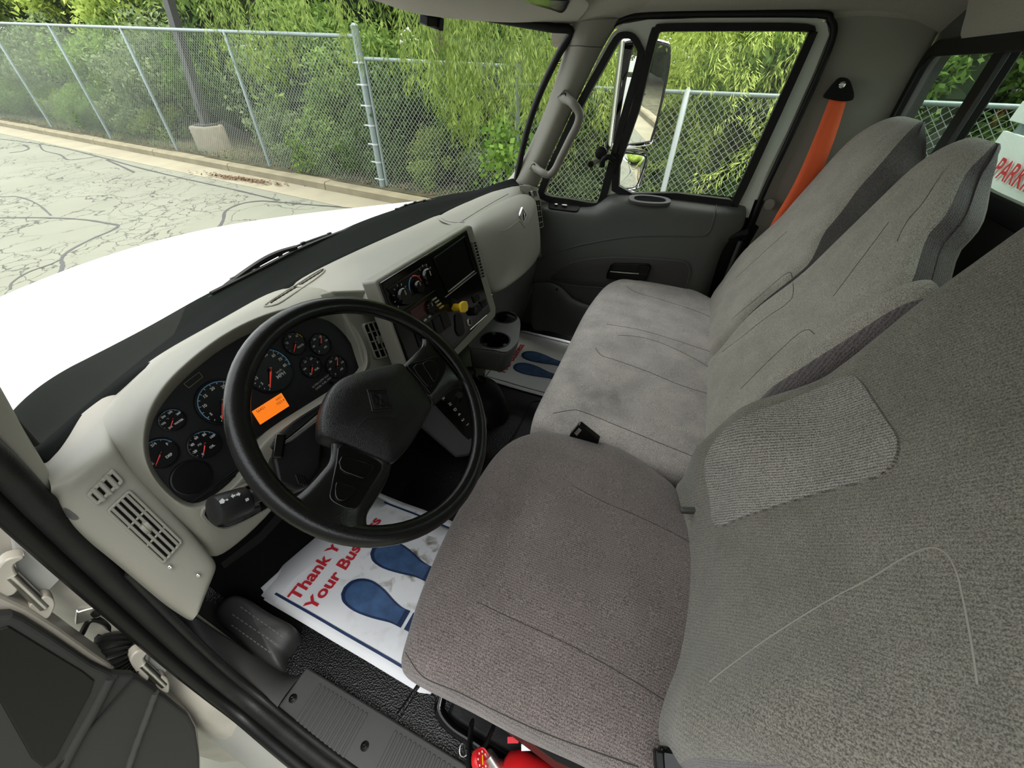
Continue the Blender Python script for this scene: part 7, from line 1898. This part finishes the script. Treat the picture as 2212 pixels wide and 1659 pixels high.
me = leaves_mesh(cen.astype(np.float32), unit(g_.normal(size=(n, 3)) * np.array([1, 1, 0.2])), unit(g_.normal(size=(n, 3)) * 0.4 + np.array([0, 0, 1.0])), 0.05 + 0.03 * g_.random(n), np.full(n, 0.03), g_.random(n), ML_LIT)
li = bpy.data.objects.new('fallen_leaves', me); link(li); tag(li, 'heap of red-brown fallen leaves in the gutter', 'leaves', None, 'stuff')
n = 2600
yy_ = g_.uniform(-4, 30, n); ss_ = 6.28 + g_.random(n) * 0.8
cen = np.stack([ss_ + 0.107 * (yy_ - 5.87), yy_, np.full(n, -0.565) + 0.02 * g_.random(n)], 1)
me = leaves_mesh(cen.astype(np.float32), unit(g_.normal(size=(n, 3)) * np.array([1, 1, 0.2])), unit(g_.normal(size=(n, 3)) * 0.4 + np.array([0, 0, 1.0])), 0.06 + 0.04 * g_.random(n), np.full(n, 0.035), g_.random(n), ML_LIT)
li = bpy.data.objects.new('leaf_litter', me); link(li); tag(li, 'brown dead leaves scattered under the fence', 'leaves', None, 'stuff')
# blue drum on the verge behind (it shows in the side mirror)
M_BLUED = mat('blue_drum', (0.03, 0.16, 0.42), 0.5)
bd = thing('blue_drum', 'blue plastic drum on the verge, reflected in the side mirror', 'barrel', (5.6, -7.5, -0.56))
add('drum_body', lathe_mesh(Fr((5.6, -7.5, -0.56), (1, 0, 0), (0, 1, 0)), [(0.28, 0.0), (0.29, 0.05), (0.30, 0.3), (0.305, 0.32), (0.30, 0.34), (0.30, 0.6), (0.305, 0.62), (0.30, 0.64), (0.28, 0.9), (0.0, 0.9)], 24), M_BLUED, bd)
add('drum_lid', lathe_mesh(Fr((5.6, -7.5, 0.34), (1, 0, 0), (0, 1, 0)), [(0.29, 0.0), (0.29, 0.03), (0.25, 0.03), (0.25, 0.01), (0.0, 0.01)], 24), M_BLUED, bd)
# white sign with red letters behind the rear window
sg_ = thing('parking_sign', 'white sign with red letters standing behind the rear window', 'sign', P(2200, 380, y=-1.1))
sc_ = P(2206, 386, y=-1.05)
fsg = Fr(sc_, (-1, 0.0, -0.03), (0, 0, 1))
add('board', box_mesh((0.0, 0.02, -0.012), (0.62, 0.16, 0.012), fsg), M_WHITE, sg_, bevel=0.002)
add('sign_words', text_mesh('PARKING', fsg, 0.085, 0.0, 0.0, 0.002, bold=0.001), M_REDTX, sg_, smooth=False)
add('board', box_mesh((-0.02, 0.16, -0.012), (0.6, 0.06, 0.012), fsg), M_WHITE, sg_, bevel=0.002)
for u_ in (-0.25, 0.25):
    add('sign_post', tube_mesh([fsg.p(u_, 0.2, -0.03), fsg.p(u_, -0.6, -0.03), V((fsg.p(u_, 0, -0.03).x, fsg.p(u_, 0, -0.03).y, -1.05))], 0.02, 8), M_GALV, sg_)
# unseen wall added beyond the open door to cut the light entering the cab
wh = struct('shade_blocker')
add('shade_wall', box_mesh((-5.5, -4.0, 2.7), (0.3, 26.0, 7.6)), mat('shade_wall_grey', (0.20, 0.20, 0.19), 0.8, noise=(2, 0.2)), wh, smooth=False)
